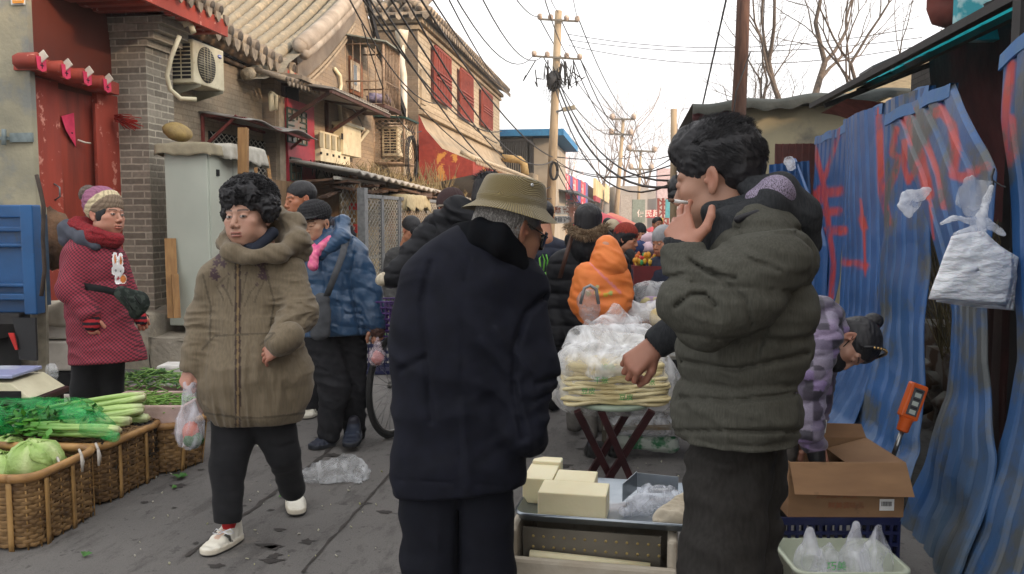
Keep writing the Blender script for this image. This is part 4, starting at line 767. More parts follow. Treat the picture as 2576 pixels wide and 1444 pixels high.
b.grid(rows);o=b.build('hanging_cloth',mc,st_);b=MB();rows=[[(1.95+.5*s,Ye-.1-1.1*t-.1*s,zf(1.95,Ye-1)-.10-.22*s*(1-(2*t-1)**2)-.08*s)for t in np.linspace(0,1,20)]for s in np.linspace(0,1,10)];b.grid(rows);b.build('torn_cloth',M('faded_red_cloth',lin('#8a4a45',.9),lin('#6d3733'),rough=.95),st_)
b=MB();b.bx(1.62,1.70,3.9,3.98,0,2.4);b.build('inner_post',MATS['dark_iron'],st_);b=MB();b.bx(1.7,3.3,2.2,2.3,0,3.2);b.build('end_board',M('dark_board',lin('#2b2220'),lin('#1e1816')),st_)
b=MB();rr=random.Random(21)
for i in range(110):
    a=FX(2340+rr.random()*50,1060,1.9)+np.array([rr.random()*.5,0,0]);a[2]=.5+rr.random()*.1;e=a+np.array([rr.gauss(0,.18),rr.gauss(0,.25),rr.uniform(.3,1.0)]);b.tube([a,(a+e)/2+np.array([.03,.03,0]),e],.004,4,cap=False)
o=b.build('straw_broom',M('straw'));tag(o,'bundle of straw behind the gap in the blue fence','straw')
b=MB();c=FX(2420,1000,2.3);b.box((2.3,c[1]+.3,.45),(.35,.5,.35));b.box((2.3,c[1]-.3,.25),(.5,.6,.5))
for i in range(16):b.blob((1.9+rr.random()*.6,c[1]-1+rr.random()*2.2,.08+rr.random()*.3),(.12,.12,.07),6,.3)
o=b.build('rubbish_heap',M('mixed_rubbish',lin('#857f78',.8),lin('#55402f',.8),scale=7,contrast=(.45,.55)));tag(o,'heap of crates, rags and rubbish behind the blue fence','rubbish',kind='stuff')
YP=11.2;pb_=thing('pale_building','low pale rendered building with a sagging tarred roof edge behind the wooden pole','building',(3,YP,0));pa,pc=FY(1762,272,YP),FY(2300,245,YP)
b=MB();b.bx(pa[0],pc[0]+3,YP,YP+5,0,pa[2]);b.build('wall',M('pale_render',lin('#a39a7e',.95),lin('#8c8570',.95),rough=.95,scale=1.3,bump=.2,bscale=20,dirt=lin('#6a665c'),dscale=1.6,dlim=(.55,.72)),pb_)
b=MB();n=40;xs=np.linspace(FY(1742,268,YP-.2)[0],FY(2290,240,YP-.2)[0],n);zs=[FY(1742+548*i/(n-1),276-40*i/(n-1)+4*math.sin(i*.5),YP-.2)[2]for i in range(n)]
b.grid([[(x,YP-.22,z-.06+.02*math.sin(i*1.3))for i,(x,z)in enumerate(zip(xs,zs))],[(x,YP-.25,z+.03)for x,z in zip(xs,zs)],[(x,YP-.18,z+.08)for x,z in zip(xs,zs)],[(x,YP+5,z+.10)for x,z in zip(xs,zs)]]);b.build('tar_roof',M('tar_felt',lin('#3f4443'),lin('#2f3433'),rough=.8,scale=3,bump=.5,bscale=14),pb_)
b=MB();b.bx(pa[0]-.10,pa[0]+.35,YP-.1,YP+.02,pa[2]-.9,pa[2]-.05);b.build('corner_banner',M('maroon_cloth'),pb_)
b=MB();pr=FY(2330,180,14.5);b.prism([(pr[0]-3.2,14.5,2.6),(pr[0]+.5,14.5,4.2),(pr[0]+3.2,14.5,4.2),(pr[0]+3.2,14.5,2.6)],(0,1,0),3);o=b.build('tiled_roof_house',M('straw_tile',lin('#9a8f78'),lin('#7d735f'),scale=8,stretch=(1,1,6)));tag(o,'tiled roof slope seen between the canopy edge and the pale building','house')
b=MB();c=P(2388,30,6.3);b.lathe(c,[(.02,-.12),(.13,-.07),(.165,.02),(.165,.16),(.19,.17),(.19,.2)],8,(0,0,1));o=b.build('chimney_hopper',M('oxide_red',lin('#7a4038',.95),lin('#67352f'),rough=.7));tag(o,'oxide red metal hopper sticking up behind the canopy edge','chimney')
b=MB();c=P(2500,-40,6.0);b.box(c,(.5,.1,.8));o=b.build('rooftop_sheet',M('patchy_blue_plastic',lin('#9fc3c6'),lin('#3d96a3'),scale=5,contrast=(.48,.54)));tag(o,'patchy white and turquoise sheet above the canopy','sheet')
b=MB();b.bx(3.7,12,-10,5.4,0,6.2);o=b.build('sun_blocker',M('cream_render'));tag(o,'unseen plain block added beyond the right edge to shade the near street','building')  # unseen block added and sized to keep the sun off the near left
wp=M('weathered_wood',lin('#5a4034',.9),lin('#402c24',.9),rough=.9,scale=6,stretch=(5,5,.3),bump=.6,bscale=40)
b=MB();pts=[PZ(1852,0,9.6),P(1856,330,9.6),P(1866,120,9.6),P(1874,-120,9.6)];b.tube(pts,[.095,.085,.078,.07],14);o=b.build('wooden_pole',wp);tag(o,'dark cracked wooden pole rising behind the smoking man','pole')
b=MB();b.tube([P(1888,130,9.5),P(1852,230,9.45),P(1845,290,9.4),P(1852,330,9.5)],.008,5);o2=b.build('cable',black,o)
cp=M('concrete_pole',lin('#a8957a',.95),lin('#8d7d66',.95),rough=.9,scale=2.5,stretch=(3,3,.6));ins=M('insulator',lin('#b3a292'),lin('#7c6c60'),rough=.4)
def pole(label,u0,v0,u1,D,r0,r1,arms,extra=None,name='utility_pole'):
    t=thing(name,label,'utility pole',PZ(u1,0,D));top=P(u0,v0,D);b=MB();b.tube([PZ(u1,-.1,D),top],[r1,r0],14);b.build('shaft',cp,t)
    for(ua,ub,v,dv)in arms:
        a=MB();A_,B_=P(ua,v,D-.2),P(ub,v+dv,D-.2);a.bar(A_,B_,px(4.5,D),px(4.5,D));ao=a.build('crossarm',M('arm_grey',lin('#6f6a60'),lin('#57534b')),t)
        n=4 if ub-ua>90 else 2
        for i in range(n):
            f=[0.03,.97]if n==2 else[.03,.3,.7,.97];q=A_+(B_-A_)*f[i]+np.array([0,0,px(6,D)]);i_=MB();s=px(1,D);i_.lathe(q,[(3*s,-7*s),(6*s,-5*s),(7*s,2*s),(5.5*s,6*s),(2*s,8*s)],10);i_.build('insulator',ins,ao)
    return t
p1=pole('tall concrete pole with two crossarms and a street lamp above the tiled houses',1405,28,1380,28,.12,.17,[(1355,1455,48,6),(1340,1462,141,8)])
b=MB();rr=random.Random(3);c=P(1398,175,27.8)
for i in range(26):
    u0,v0=1345+rr.random()*110,150+rr.random()*30;u1,v1=u0+rr.gauss(0,22),185+rr.random()*20;b.tube([P(u0,v0,27.7),P((u0+u1)/2+rr.gauss(0,8),max(v0,v1)+rr.random()*30,27.6),P(u1,v1,27.7)],.02,4,cap=False)
for i in range(7):b.tube([P(1350+i*5,165,27.7),P(1360+i*4,230+i*5,27.6),P(1393,222,27.8)],.007,4,cap=False)
b.blob(P(1392,205,27.8),(.25,.2,.3),7,.3);b.build('cable_tangle',black,p1)
b=MB();b.tube([P(1388,302,28),P(1398,282,27.9),P(1420,275,27.8)],.035,6);a_=b.build('lamp_arm',steel,p1);b=MB();b.bar(P(1416,276,27.8),P(1447,270,27.7),.16,.13);b.build('lamp_head',M('lamp_grey',lin('#a39a86')),a_)
b=MB()
for i in range(4):b.tube([P(1392+9*math.cos(a)+i,430+22*math.sin(a),27.6)for a in np.linspace(0,6.3,16)],.03,5)
b.build('cable_coil',black,p1)
pole('slim concrete pole halfway up the street with a short and a long crossarm',1568,300,1545,48,.09,.17,[(1538,1596,300,0),(1536,1588,337,2)])
pole('smaller pole with one wide crossarm beyond the slim pole',1612,378,1602,66,.09,.15,[(1580,1648,378,4),(1585,1640,425,2)])
pole('pale pole with no crossarm left of the smoking man',1695,275,1693,15,.055,.07,[])
def wire(p0,p1,sag=.3,r=.012,mat=black,n=14,label=None,group='overhead wires along the street'):
    a,c=P(*p0),P(*p1);pts=[a+(c-a)*t-np.array([0,0,sag*4*t*(1-t)])for t in np.linspace(0,1,n)];b=MB();b.tube(pts,[r]*n,5);o=b.build('overhead_wire',mat);tag(o,label or 'black overhead wire strung along the street between poles and houses','wire',group);return o
WL='''from the left end of the tall pole’s top crossarm to the near left|from the tip of the tall pole to the near left|from the right end of the tall pole’s top crossarm towards the camera|from the left end of the tall pole’s lower crossarm to the near left|from the second insulator of the tall pole’s lower crossarm to the near left|from the right end of the tall pole’s lower crossarm towards the camera|from the tall pole’s top right insulator to the slim pole|from the tip of the tall pole to the tip of the slim pole|from the tall pole’s top left insulator to the slim pole|from the tall pole’s lower right insulator to the slim pole|from the third lower insulator of the tall pole to the slim pole|from the tall pole’s lower left insulator to the slim pole|sagging in a bundle to the pale pole, uppermost of three|sagging in a bundle to the pale pole, lowest and thickest|sagging in a bundle to the pale pole, longest sag|running right from the tall pole behind the tree, upper of three|running right from the tall pole behind the tree, middle of three|running right from the tall pole behind the tree, lowest of three|slanting over the two-storey roof to the tall pole, thickest|slanting over the two-storey roof to the tall pole with a deep sag|from the top left corner past the red grilles to the blue-roofed house|from above the gable to the cornice end, thin and sagging|from above the gable to the blue-roofed house, nearly straight|from above the gable down to the foot of the tall pole|ending at the far tip of the two-storey eave, upper|ending at the far tip of the two-storey eave, lower|drooping from the gable to the flared canopy corner|drooping past the white rain pipe|crossing the two-storey front below its windows|level from the tall pole’s coil to the pale pole, upper|level from the tall pole’s coil to the pale pole, lower|level from the tall pole to the far one-armed pole|dropping from the tall pole to the foot of the slim pole|dropping from the tall pole over the far banners|short, from the blue-roofed house to the foot of the tall pole|steep stay left of the dark wooden pole|thin vertical line right of the dark wooden pole|from the pale pole down to the far one-armed pole|from the pale pole across to the far one-armed pole’s arm|from the slim pole’s top right to the farther pole|from the slim pole’s top left to the farther pole|from the slim pole’s lower arm to the farther pole'''.split('|')
for k_,a in enumerate([((1356,42,28),(1190,-190,10),.3,.014),((1404,30,28),(1300,-260,9),.2,.012),((1453,44,28),(1420,-160,14),.2,.012),((1342,140,28),(1085,-120,12),.8,.014),((1365,141,28),(1150,-140,12),.7,.014),((1435,146,28),(1330,-140,12),.3,.012),
          ((1455,46,28),(1594,300,48),.6,.02),((1404,34,28),(1567,300,48),.5,.02),((1357,46,28),(1540,300,48),.5,.02),((1460,148,28),(1587,338,48),.8,.022),((1440,146,28),(1572,338,48),.8,.02),((1366,142,28),(1553,338,48),.8,.02),
          ((1400,190,28),(1690,455,15),.9,.022),((1400,205,28),(1690,470,15),1.0,.028),((1395,215,28),(1690,462,15),1.3,.02),
          ((1430,86,28),(2300,70,24),.5,.012),((1428,100,28),(2320,94,24),.4,.012),((1430,114,28),(2340,110,24),.6,.012),
          ((1040,-30,12),(1390,395,27),.4,.018),((1000,-40,11),(1390,405,27),.9,.016),((930,-30,9.5),(1250,360,22),.3,.014),((900,-20,9.5),(1262,330,22),.5,.014),((960,-40,10),(1270,400,24),.2,.016),((925,-10,10),(1385,470,27),.9,.014),((1070,-30,12),(1275,225,22),.2,.014),((1110,-40,13),(1278,232,24),.2,.014),((880,0,9.3),(1100,260,16),.3,.01),((910,60,12),(1060,330,16),.5,.01),((925,110,13),(1245,415,22),.3,.012),
          ((1395,400,28),(1690,415,15),.4,.014),((1395,410,28),(1690,440,15),.2,.012),((1400,395,28),(1640,380,60),.3,.02),((1400,405,28),(1545,590,46),.6,.02),((1395,420,28),(1530,560,44),.7,.018),((1262,400,24),(1392,500,28),.3,.014),
          ((1840,0-60,9.5),(1768,262,12),.0,.012),((1925,-60,12),(1915,245,12),.0,.008),((1695,395,15),(1600,430,66),.2,.012),((1692,390,15),(1604,380,66),.3,.012),((1596,300,48),(1616,380,66),.3,.02),((1540,300,48),(1585,380,66),.3,.02),((1588,338,48),(1640,425,66),.3,.02)]):wire(*a,label='black wire '+WL[k_])
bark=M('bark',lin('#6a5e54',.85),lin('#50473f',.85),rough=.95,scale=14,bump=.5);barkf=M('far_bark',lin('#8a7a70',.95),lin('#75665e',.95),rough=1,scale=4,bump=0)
def tree(base,H,seed,label,mat,r0,levels=6,trunk=.35,spread=.55,lean=(0,0),tw=1.,kids=3,group=None):
    rr=random.Random(seed);t=thing('bare_tree',label,'tree',base,group);tb,cb=MB(),MB();base=Vector([float(x)for x in base])
    def grow(p,d,L,r,lv):
        n=4 if lv>2 else 3;pts=[p];q=p
        for i in range(n):d=(d+Vector((rr.gauss(0,.13),rr.gauss(0,.13),rr.gauss(0,.08)+.03))).normalized();q=q+d*L/n;pts.append(q)
        m=tb if lv==levels else cb;r1=r*.62;m.tube(pts,[r+(r1-r)*i/n for i in range(n+1)],7 if lv>4 else(5 if lv>2 else 3),cap=False)
        if lv<=0:return
        k=kids if lv>1 else kids-1
        for i in range(k):
            a=rr.uniform(0,6.28);s=spread*rr.uniform(.6,1.35);ax=d.orthogonal().normalized();ax.rotate(Matrix.Rotation(a,3,d));nd=(d*math.cos(s)+ax*math.sin(s)).normalized()
            f=1 if i==0 else rr.uniform(.55,1);st=pts[-1]if i<2 else pts[-2];grow(st,nd,L*rr.uniform(.62,.88),r1*(.95 if i==0 else .75),lv-1)
    grow(base,Vector((lean[0],lean[1],1)).normalized(),H*trunk,r0,levels);tb.build('trunk',mat,t);cb.build('crown',mat,t);return t
tree(PZ(2085,0,21),9.2,11,'large bare tree with forked trunk behind the pale building',bark,.20,7,.36,.42,(.02,0))
tree(PZ(2000,0,24),5.6,5,'smaller bare tree left of the large forked tree',bark,.11,6,.36,.55,(-.1,0))
tree(PZ(2215,0,22),7.8,17,'bare tree with curving limbs right of the large forked tree',bark,.12,6,.38,.45,(.12,0))
TO=dict(zip(np.argsort([1470,1510,1560,1600,1640,1675,1440,1725,1535,1700,1420]).tolist(),'first second third fourth fifth sixth seventh eighth ninth tenth last'.split()))
for i,(u,D,H)in enumerate([(1470,85,11),(1510,80,13),(1560,78,17),(1600,90,14),(1640,95,16),(1675,80,12),(1440,90,9),(1725,70,10),(1535,100,15),(1700,90,13),(1420,80,7)]):
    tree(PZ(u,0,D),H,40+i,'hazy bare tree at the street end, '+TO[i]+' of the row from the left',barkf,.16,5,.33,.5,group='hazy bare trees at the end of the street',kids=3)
def slab(u0,u1,vt,vb,X,th,mat,name,label,cat,back=3.,parent=None):
    b=MB();ybox(b,u0,u1,vt,vb,X,th,back);o=b.build(name,mat,parent)
    if label:tag(o,label,cat)
    return o
XS=-3.7;gsh=M('shop_dark',lin('#3a3733'),lin('#2b2926'));
slab(1372,1432,470,660,XS,0,M('cream_render'),'shop_building','nearest low shop under dark awnings beyond the tall pole','shop')
b=MB();
for(u0,v0,u1,v1)in((1368,470,1430,480),(1432,512,1470,512)):
    a,c=FX(u0,v0,XS+.2),FX(u1,v0,XS+.2);b.prism([a,c,(XS+1.6,c[1],a[2]-.35),(XS+1.6,a[1],a[2]-.35)],(0,0,1),.06)
o=b.build('dark_awning',M('awning_dark',lin('#3e4348'),lin('#2c3034')));tag(o,'dark sheet awnings jutting over the first far shops','awning')
b=MB();a=FX(1372,440,XS+.1);c=FX(1422,470,XS+.1);b.prism([(XS-3,a[1],a[2]+.6),(XS+.6,a[1],a[2]),(XS+.6,c[1],a[2]),(XS-3,c[1],a[2]+.6)],(0,0,1),.25);o=b.build('rusty_roof',M('rust_roof',lin('#7d5344'),lin('#5c3b30')));tag(o,'rusty tiled roof of the first far shop','roof')
def sign(u0,u1,vt,vb,X,c1,words=None,tc='#f0e6e0',ts=.6,label='',rows=None,c2=None,name='shop_sign'):
    o=slab(u0,u1,vt,vb,X,.08,M('sign_'+c1[1:],lin(c1,.95),lin(c2 or c1,.9),rough=.6,scale=.8,contrast=(.45,.55)),name,label,'sign',back=.1)
    if words:a,c=FX(u0,vt,X+.1),FX(u1,vt,X+.1);zb=FX(u0,vb,X+.1)[2];txt(words,((X+.13),(a[1]+c[1])/2,(a[2]+zb)/2),ts,(1,0,0),M('lett_'+tc[1:],lin(tc)),o,'lettering',bold=.01)
    return o
sign(1398,1409,455,540,XS+.3,'#7cb0b4',None,label='narrow pale blue shop sign beside the awning')
sign(1410,1424,462,548,XS+.3,'#3f6b4e','便\n民\n菜\n店','#d8d8b0',.75,'green vertical shop sign with pale characters',c2='#8f9a70')
for i,(u0,u1,c_)in enumerate(((1418,1430,'#c8324a'),(1430,1437,'#4a4a86'),(1437,1450,'#cc3044'),(1450,1458,'#4a4a86'),(1458,1470,'#cc3040'),(1470,1476,'#57578c'))):
    sign(u0,u1,436+(u0-1418)*.42,498+(u0-1418)*.35,XS+.6,c_,('优惠\n大酬\n宾' if i%2==0 else None),'#f3c9c4',1.0,['red','blue','middle red','second blue','last red','thin blue'][i]+' panel of the red and blue shop banner',name='banner')
slab(1476,1496,462,560,XS+.2,0,M('brown_shop',lin('#6b4a3d'),lin('#51382f')),'shop_building','brown shop front right of the red and blue banner','shop')
sign(1496,1524,448,492,XS+1.0,'#cdb98c',None,label='large cream shop fascia with ribbed lines',c2='#bfa878');sign(1496,1508,492,506,XS+1.02,'#8e2b3a',None,label='maroon strip under the cream fascia');sign(1524,1542,462,508,XS+1.0,'#d0bc8e',None,label='second cream shop fascia further on')
slab(1498,1545,505,600,XS+.6,0,gsh,'shop_building','dark shop under the cream fascias','shop')
slab(1545,1556,500,600,XS+.8,0,M('far_grey',lin('#8a8680'),lin('#76726c')),'shop_building','far grey shop beyond the cream fascias','shop')
def fsign(u0,u1,vt,vb,D,col,label,name='shop_sign',th=.08,words=None,tc='#ffffff',ts=.4):
    b=MB();a,c=P(u0,vt,D),P(u1,vb,D);m=(a+c)/2;b.box(m,(px(u1-u0,D),th,px(vb-vt,D)),(0,0,YAW));o=b.build(name,M('sg_'+col[1:],lin(col,.95),rough=.6));tag(o,label,'sign')
    if words:txt(words,m-FWD*(th/2+.01),ts,-FWD,M('lett_'+tc[1:],lin(tc)),o,'lettering',bold=.005)
    return o
fsign(1396,1430,518,540,12.5,'#cfc9bd','white notice board above the far left stall',words='豆腐 熟食',tc='#8a5a4a',ts=.10);fsign(1396,1432,543,562,12.4,'#c3beb8','lower pale notice board with lines of small print',words='今日特价',tc='#6a6a6a',ts=.07)
fsign(1652,1692,424,498,40,'#c2aeb0','large faded pink billboard on red scaffold','billboard',.3)
b=MB()
for u in(1656,1668,1680):b.bar(PZ(u,0,41),P(u,424,41),.10)
for k in range(5):b.bar(P(1656,500+k*22,41),P(1680,522+k*22,41),.07);b.bar(P(1680,500+k*22,41),P(1656,522+k*22,41),.07)
o=b.build('scaffold',M('red_scaffold',lin('#84433e')));tag(o,'red lattice scaffold carrying the pink billboard','scaffold')
fsign(1674,1700,502,548,22,'#5fa3ad','turquoise poster beside the smoking man\'s nose','poster',.05);fsign(1626,1656,528,548,45,'#b04048','red shop banner with pale lettering at the end of the street','banner',.1,'便民超市','#e8d0c8',.42);fsign(1654,1668,548,560,40,'#b09a56','small mustard sign below the pink billboard')
fsign(1590,1622,502,560,46,'#7f8a80','grey-green hoarding between the two far poles','hoarding',.2);fsign(1560,1590,490,560,52,'#a39d95','pale hoarding left of the grey-green one','hoarding',.2)
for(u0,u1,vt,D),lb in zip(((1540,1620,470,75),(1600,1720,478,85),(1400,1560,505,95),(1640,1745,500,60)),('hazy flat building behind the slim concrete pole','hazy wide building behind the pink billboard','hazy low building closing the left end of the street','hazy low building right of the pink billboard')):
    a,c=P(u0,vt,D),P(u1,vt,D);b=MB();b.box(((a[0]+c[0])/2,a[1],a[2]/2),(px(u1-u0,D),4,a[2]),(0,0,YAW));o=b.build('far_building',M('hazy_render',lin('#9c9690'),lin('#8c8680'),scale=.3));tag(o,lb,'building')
def parasol(u,v,D,R,col,label,tilt=0):
    t=thing('parasol',label,'parasol',PZ(u,0,D));c=P(u,v,D);n=8;b=MB();rings=[]
    for k,(f,z)in enumerate(((.02,0),(.35,-.10),(.7,-.24),(1,-.42))):rings.append([c+np.array([R*f*math.cos(a)*(1-.04*(math.cos(a*n)+1)*f),R*f*math.sin(a),z*R*1.2+.05*tilt*math.cos(a)])for a in np.linspace(0,2*math.pi,49)[:-1]])
    b.grid(rings,closed=True);o=b.build('canopy',M('parasol_'+col[1:],lin(col,1),lin(col,.85),rough=.6,scale=2),t);o.modifiers.new('t','SOLIDIFY').thickness=.01
    b=MB();b.tube([PZ(u,0,D),c],.02,6);b.build('pole',steel,t)
parasol(1508,534,15,.55,'#d8505c','pinkish red parasol behind the fur-trimmed hood');parasol(1537,536,18,.75,'#e0806a','larger salmon parasol beside the pinkish red one');parasol(1575,556,24,.7,'#b9a8a0','faded pale parasol further up the street');parasol(1648,568,30,.5,'#c04a50','small red parasol beneath the far billboard')
b=MB();b.blob(P(1700,470,6.5),(.07,.06,.08),8,.3);b.blob(P(1703,492,6.5),(.08,.07,.06),8,.3);o=b.build('black_bundle',M('black_plastic',(.012,.012,.014),rough=.35));tag(o,'bundle of black plastic hanging in front of the smoking man\'s face','bundle')
CN='crimson,white,black,red,slate blue,taupe,pale pink,magenta,violet,cream,orange red,blue grey'.split(',')
rr=random.Random(77);cols=['#b51f4a','#d8d4d8','#24242c','#c22a2a','#3d4a74','#8d7d6c','#d6b9c2','#b04a72','#6a5a8a','#cfc6b8','#e04030','#9aa3b4']
for i in range(44):
    u=rr.uniform(1590,1700);v=640-42*math.sin((u-1575)/125*2.4)*rr.random()-rr.random()*10;b=MB();c_=cols[i%len(cols)];b.blob(P(u,v,8.2+rr.uniform(-.4,.5)),(rr.uniform(.06,.13),rr.uniform(.06,.1),rr.uniform(.04,.07)),7,.35);o=b.build('knitwear',M('kn_'+c_[1:],lin(c_,.9),rough=.95));tag(o,CN[i%12]+' folded knitted hat or scarf in the '+('left' if u<1625 else 'middle' if u<1662 else 'right')+(' front' if v>625 else ' upper')+' part of the stall heap','knitwear','coloured knitwear heaped on the far stall')
b=MB();a=P(1640,660,8.3);b.box((a[0],a[1],.5),(1.1,1.0,1.0-.06),(0,0,YAW));o=b.build('stall_table',M('stall_cloth',lin('#2e3440'),lin('#4a2f38')));tag(o,'cloth-covered stall table under the knitwear heap','table')
for i in range(46):
    u=1594+rr.random()*70;v=640+rr.random()*22;top=P(u,v,6.9+rr.random()*.3);bt=P(1610+(u-1594)*.55,690,7.0);b=MB();b.bar(bt,top,.016,.016);b.mi=1;b.blob(top,(.017,.014,.024),6,.2);o=b.build('lollipop',[M('sweet_stick',lin('#c9a04a')),M('sw%d'%(i%5),lin(['#d9972e','#e0b23c','#d86a2a','#cf3f3f','#4a9a58'][i%5],.95),rough=.3)]);tag(o,'wrapped amber sweet on a stick in the maroon display box','lollipop','wrapped sweets on sticks')
b=MB();b.box(P(1630,692,7.0),(.26,.2,.16),(0,0,YAW));o=b.build('display_box',M('maroon_box',lin('#6a2426')));tag(o,'maroon display box holding the sweets on sticks','box')
b=MB();c=P(1632,740,7.0);b.box((c[0],c[1],.33),(.22,.2,.6),(0,0,YAW),taper=1.15);o=b.build('white_crate_stack',M('old_white_plastic',lin('#a5a198'),lin('#8d8981')));tag(o,'stack of off-white crates under the sweet box','crates')
hz=bpy.data.materials.new('haze');hz.use_nodes=True;t=hz.node_tree
for n_ in list(t.nodes):t.nodes.remove(n_)
ou=t.nodes.new('ShaderNodeOutputMaterial');pv=t.nodes.new('ShaderNodeVolumePrincipled');pv.inputs['Density'].default_value=.0013;pv.inputs['Color'].default_value=(.9,.88,.86,1);t.links.new(pv.outputs[0],ou.inputs['Volume'])
HAZE=True
if HAZE:
    b=MB();b.bx(-60,60,-25,140,-1,20);o=b.build('haze',hz);tag(o,kind='stuff')
def wicker(name,label,corners,H,nr,mat,mat2,flare=0.,rim=.02,strap=8,group=None,parent=None,lid=False,wave=.007):
    c=[np.array([*p[:2],0.])for p in corners];cen=sum(c)/4;t=thing(name,label,'basket',cen,group);pts=[]
    for i in range(4):
        a,m,n=c[i-1],c[i],c[(i+1)%4];r=.09;d0=(a-m)/np.linalg.norm(a-m);d1=(n-m)/np.linalg.norm(n-m)
        for k in range(6):s=k/5;pts.append(m+d0*r*(1-s)**2+d1*r*s**2)
        L=np.linalg.norm(n-m)-2*r;q=max(2,int(L/.035))
        for k in range(1,q):pts.append(m+d1*(r+L*k/q))
    pts=np.array(pts);N=len(pts)
    if N%2:pts=pts[:-1];N-=1
    nor=pts-cen;tang=np.roll(pts,-1,0)-np.roll(pts,1,0);nn=np.stack([tang[:,1],-tang[:,0],0*tang[:,0]],1);nn/=np.linalg.norm(nn,axis=1,keepdims=True);nn*=np.sign((nn*nor).sum(1,keepdims=True))
    b=MB();rr=random.Random(N)
    for j in range(nr):
        z=.012+(H-.03)*(j+.5)/nr;ring=[]
        for k in range(N):off=wave*(1 if(k+j)%2 else-1)+rr.gauss(0,.0012)+flare*z;p=pts[k]+nn[k]*off;ring.append(np.array([p[0],p[1],z+rr.gauss(0,.0012)]))
        ring.append(ring[0]);hh=(H/nr)*.46
        b.grid([[q+np.array([0,0,hh])for q in ring],[q+nn[k%N]*.003 for k,q in enumerate(ring)],[q-np.array([0,0,hh])for q in ring]])
    b.build('weave',mat,t)
    b=MB()
    for k in range(0,N,2):b.tube([pts[k]+nn[k]*flare*z+np.array([0,0,z])for z in(0,H*.5,H)],.0045,4)
    b.build('stakes',mat2,t)
    for k in range(0,N,strap):b=MB();tg=tang[k]/np.linalg.norm(tang[k]);b.grid([[pts[k]+nn[k]*(.012+flare*z)+s*tg*.012+np.array([0,0,z])for s in(-1,1)]for z in np.linspace(0,H,8)]);o=b.build('strap',mat2,t);o.modifiers.new('t','SOLIDIFY').thickness=.004
    b=MB();ring=[pts[k]+nn[k]*(flare*H+.004)+np.array([0,0,H])for k in range(N)];ring.append(ring[0]);b.tube(ring,rim,8);b.build('rim',M('bamboo_rim',lin('#ad8450',.95),lin('#7c5a34',.95),rough=.5,scale=9,dirt=lin('#3a2c20'),dscale=8,dlim=(.6,.66)),t)
    b=MB();b.add([p+np.array([0,0,.02])for p in pts],[tuple(range(N))]);b.build('base',mat,t)
    if lid:
        b=MB();d0=c[1]-c[0];d1=c[3]-c[0];z=H+.012
        for i in range(26):s=(i+.5)/26;a_=c[0]+d0*.02+d1*s;b.tube([a_+d0*.96*k/24+np.array([0,0,z+.004*((k+i)%2)])for k in range(25)],.0075,4,cap=False)
        for i in range(9):s=(i+.5)/9;a_=c[0]+d0*s+d1*.03;b.grid([[a_+d1*.94*k/14+d0*w_+np.array([0,0,z+.010+.006*(k%2)])for w_ in(-.012,.012)]for k in range(15)])
        b.build('lid',mat,t)
    return t
wk=M('wicker',lin('#8f7048',.95),lin('#5f462b',.95),rough=.7,scale=14,bump=.2,dirt=lin('#33271b'),dscale=5,dlim=(.58,.70));wk2=M('split_bamboo',lin('#b08a55',.95),lin('#8a6a3e',.95),rough=.6,scale=6)
def rect(p0,p1,depth,side=1):
    d=p1-p0;n=np.array([-d[1],d[0],0])/np.linalg.norm(d)*depth*side;return[p0,p1,p1+n,p0+n]
A0,A1=G(84,1388),G(250,1290)
tA=wicker('wicker_hamper','woven bamboo hamper holding green lettuce at the lower left corner',rect(A0,A1,.62),.31,17,wk,wk2,strap=5)
B0,B1=G(262,1274),G(412,1192)
tB=wicker('wicker_hamper','lidded bamboo hamper stained black, lying under the celery',rect(B0,B1,.62),.29,15,M('stained_wicker',lin('#84653f',.95),lin('#55402a',.95),rough=.7,scale=14,dirt=lin('#15120f'),dscale=2.6,dlim=(.52,.58)),wk2,strap=6,lid=True)
K0,K1=G(425,1196),G(520,1160)
tC=wicker('wicker_basket','smaller flared bamboo basket carrying the foam box of green beans',rect(K0,K1,.42),.27,13,wk,wk2,flare=.12,strap=5)
tw=M('cotton_tie',lin('#b9b2a8'));
for(u,v)in((150,1165),(247,1130),(205,1145)):b=MB();c=P(u,v,3.7);b.tube([c,c+np.array([.004,0,-.03]),c+np.array([.0,0,-.075])],[.006,.009,.005],5);b.tube([P(u-6,v-14,3.75),c],.006,5);b.build('tie',tw,tA)
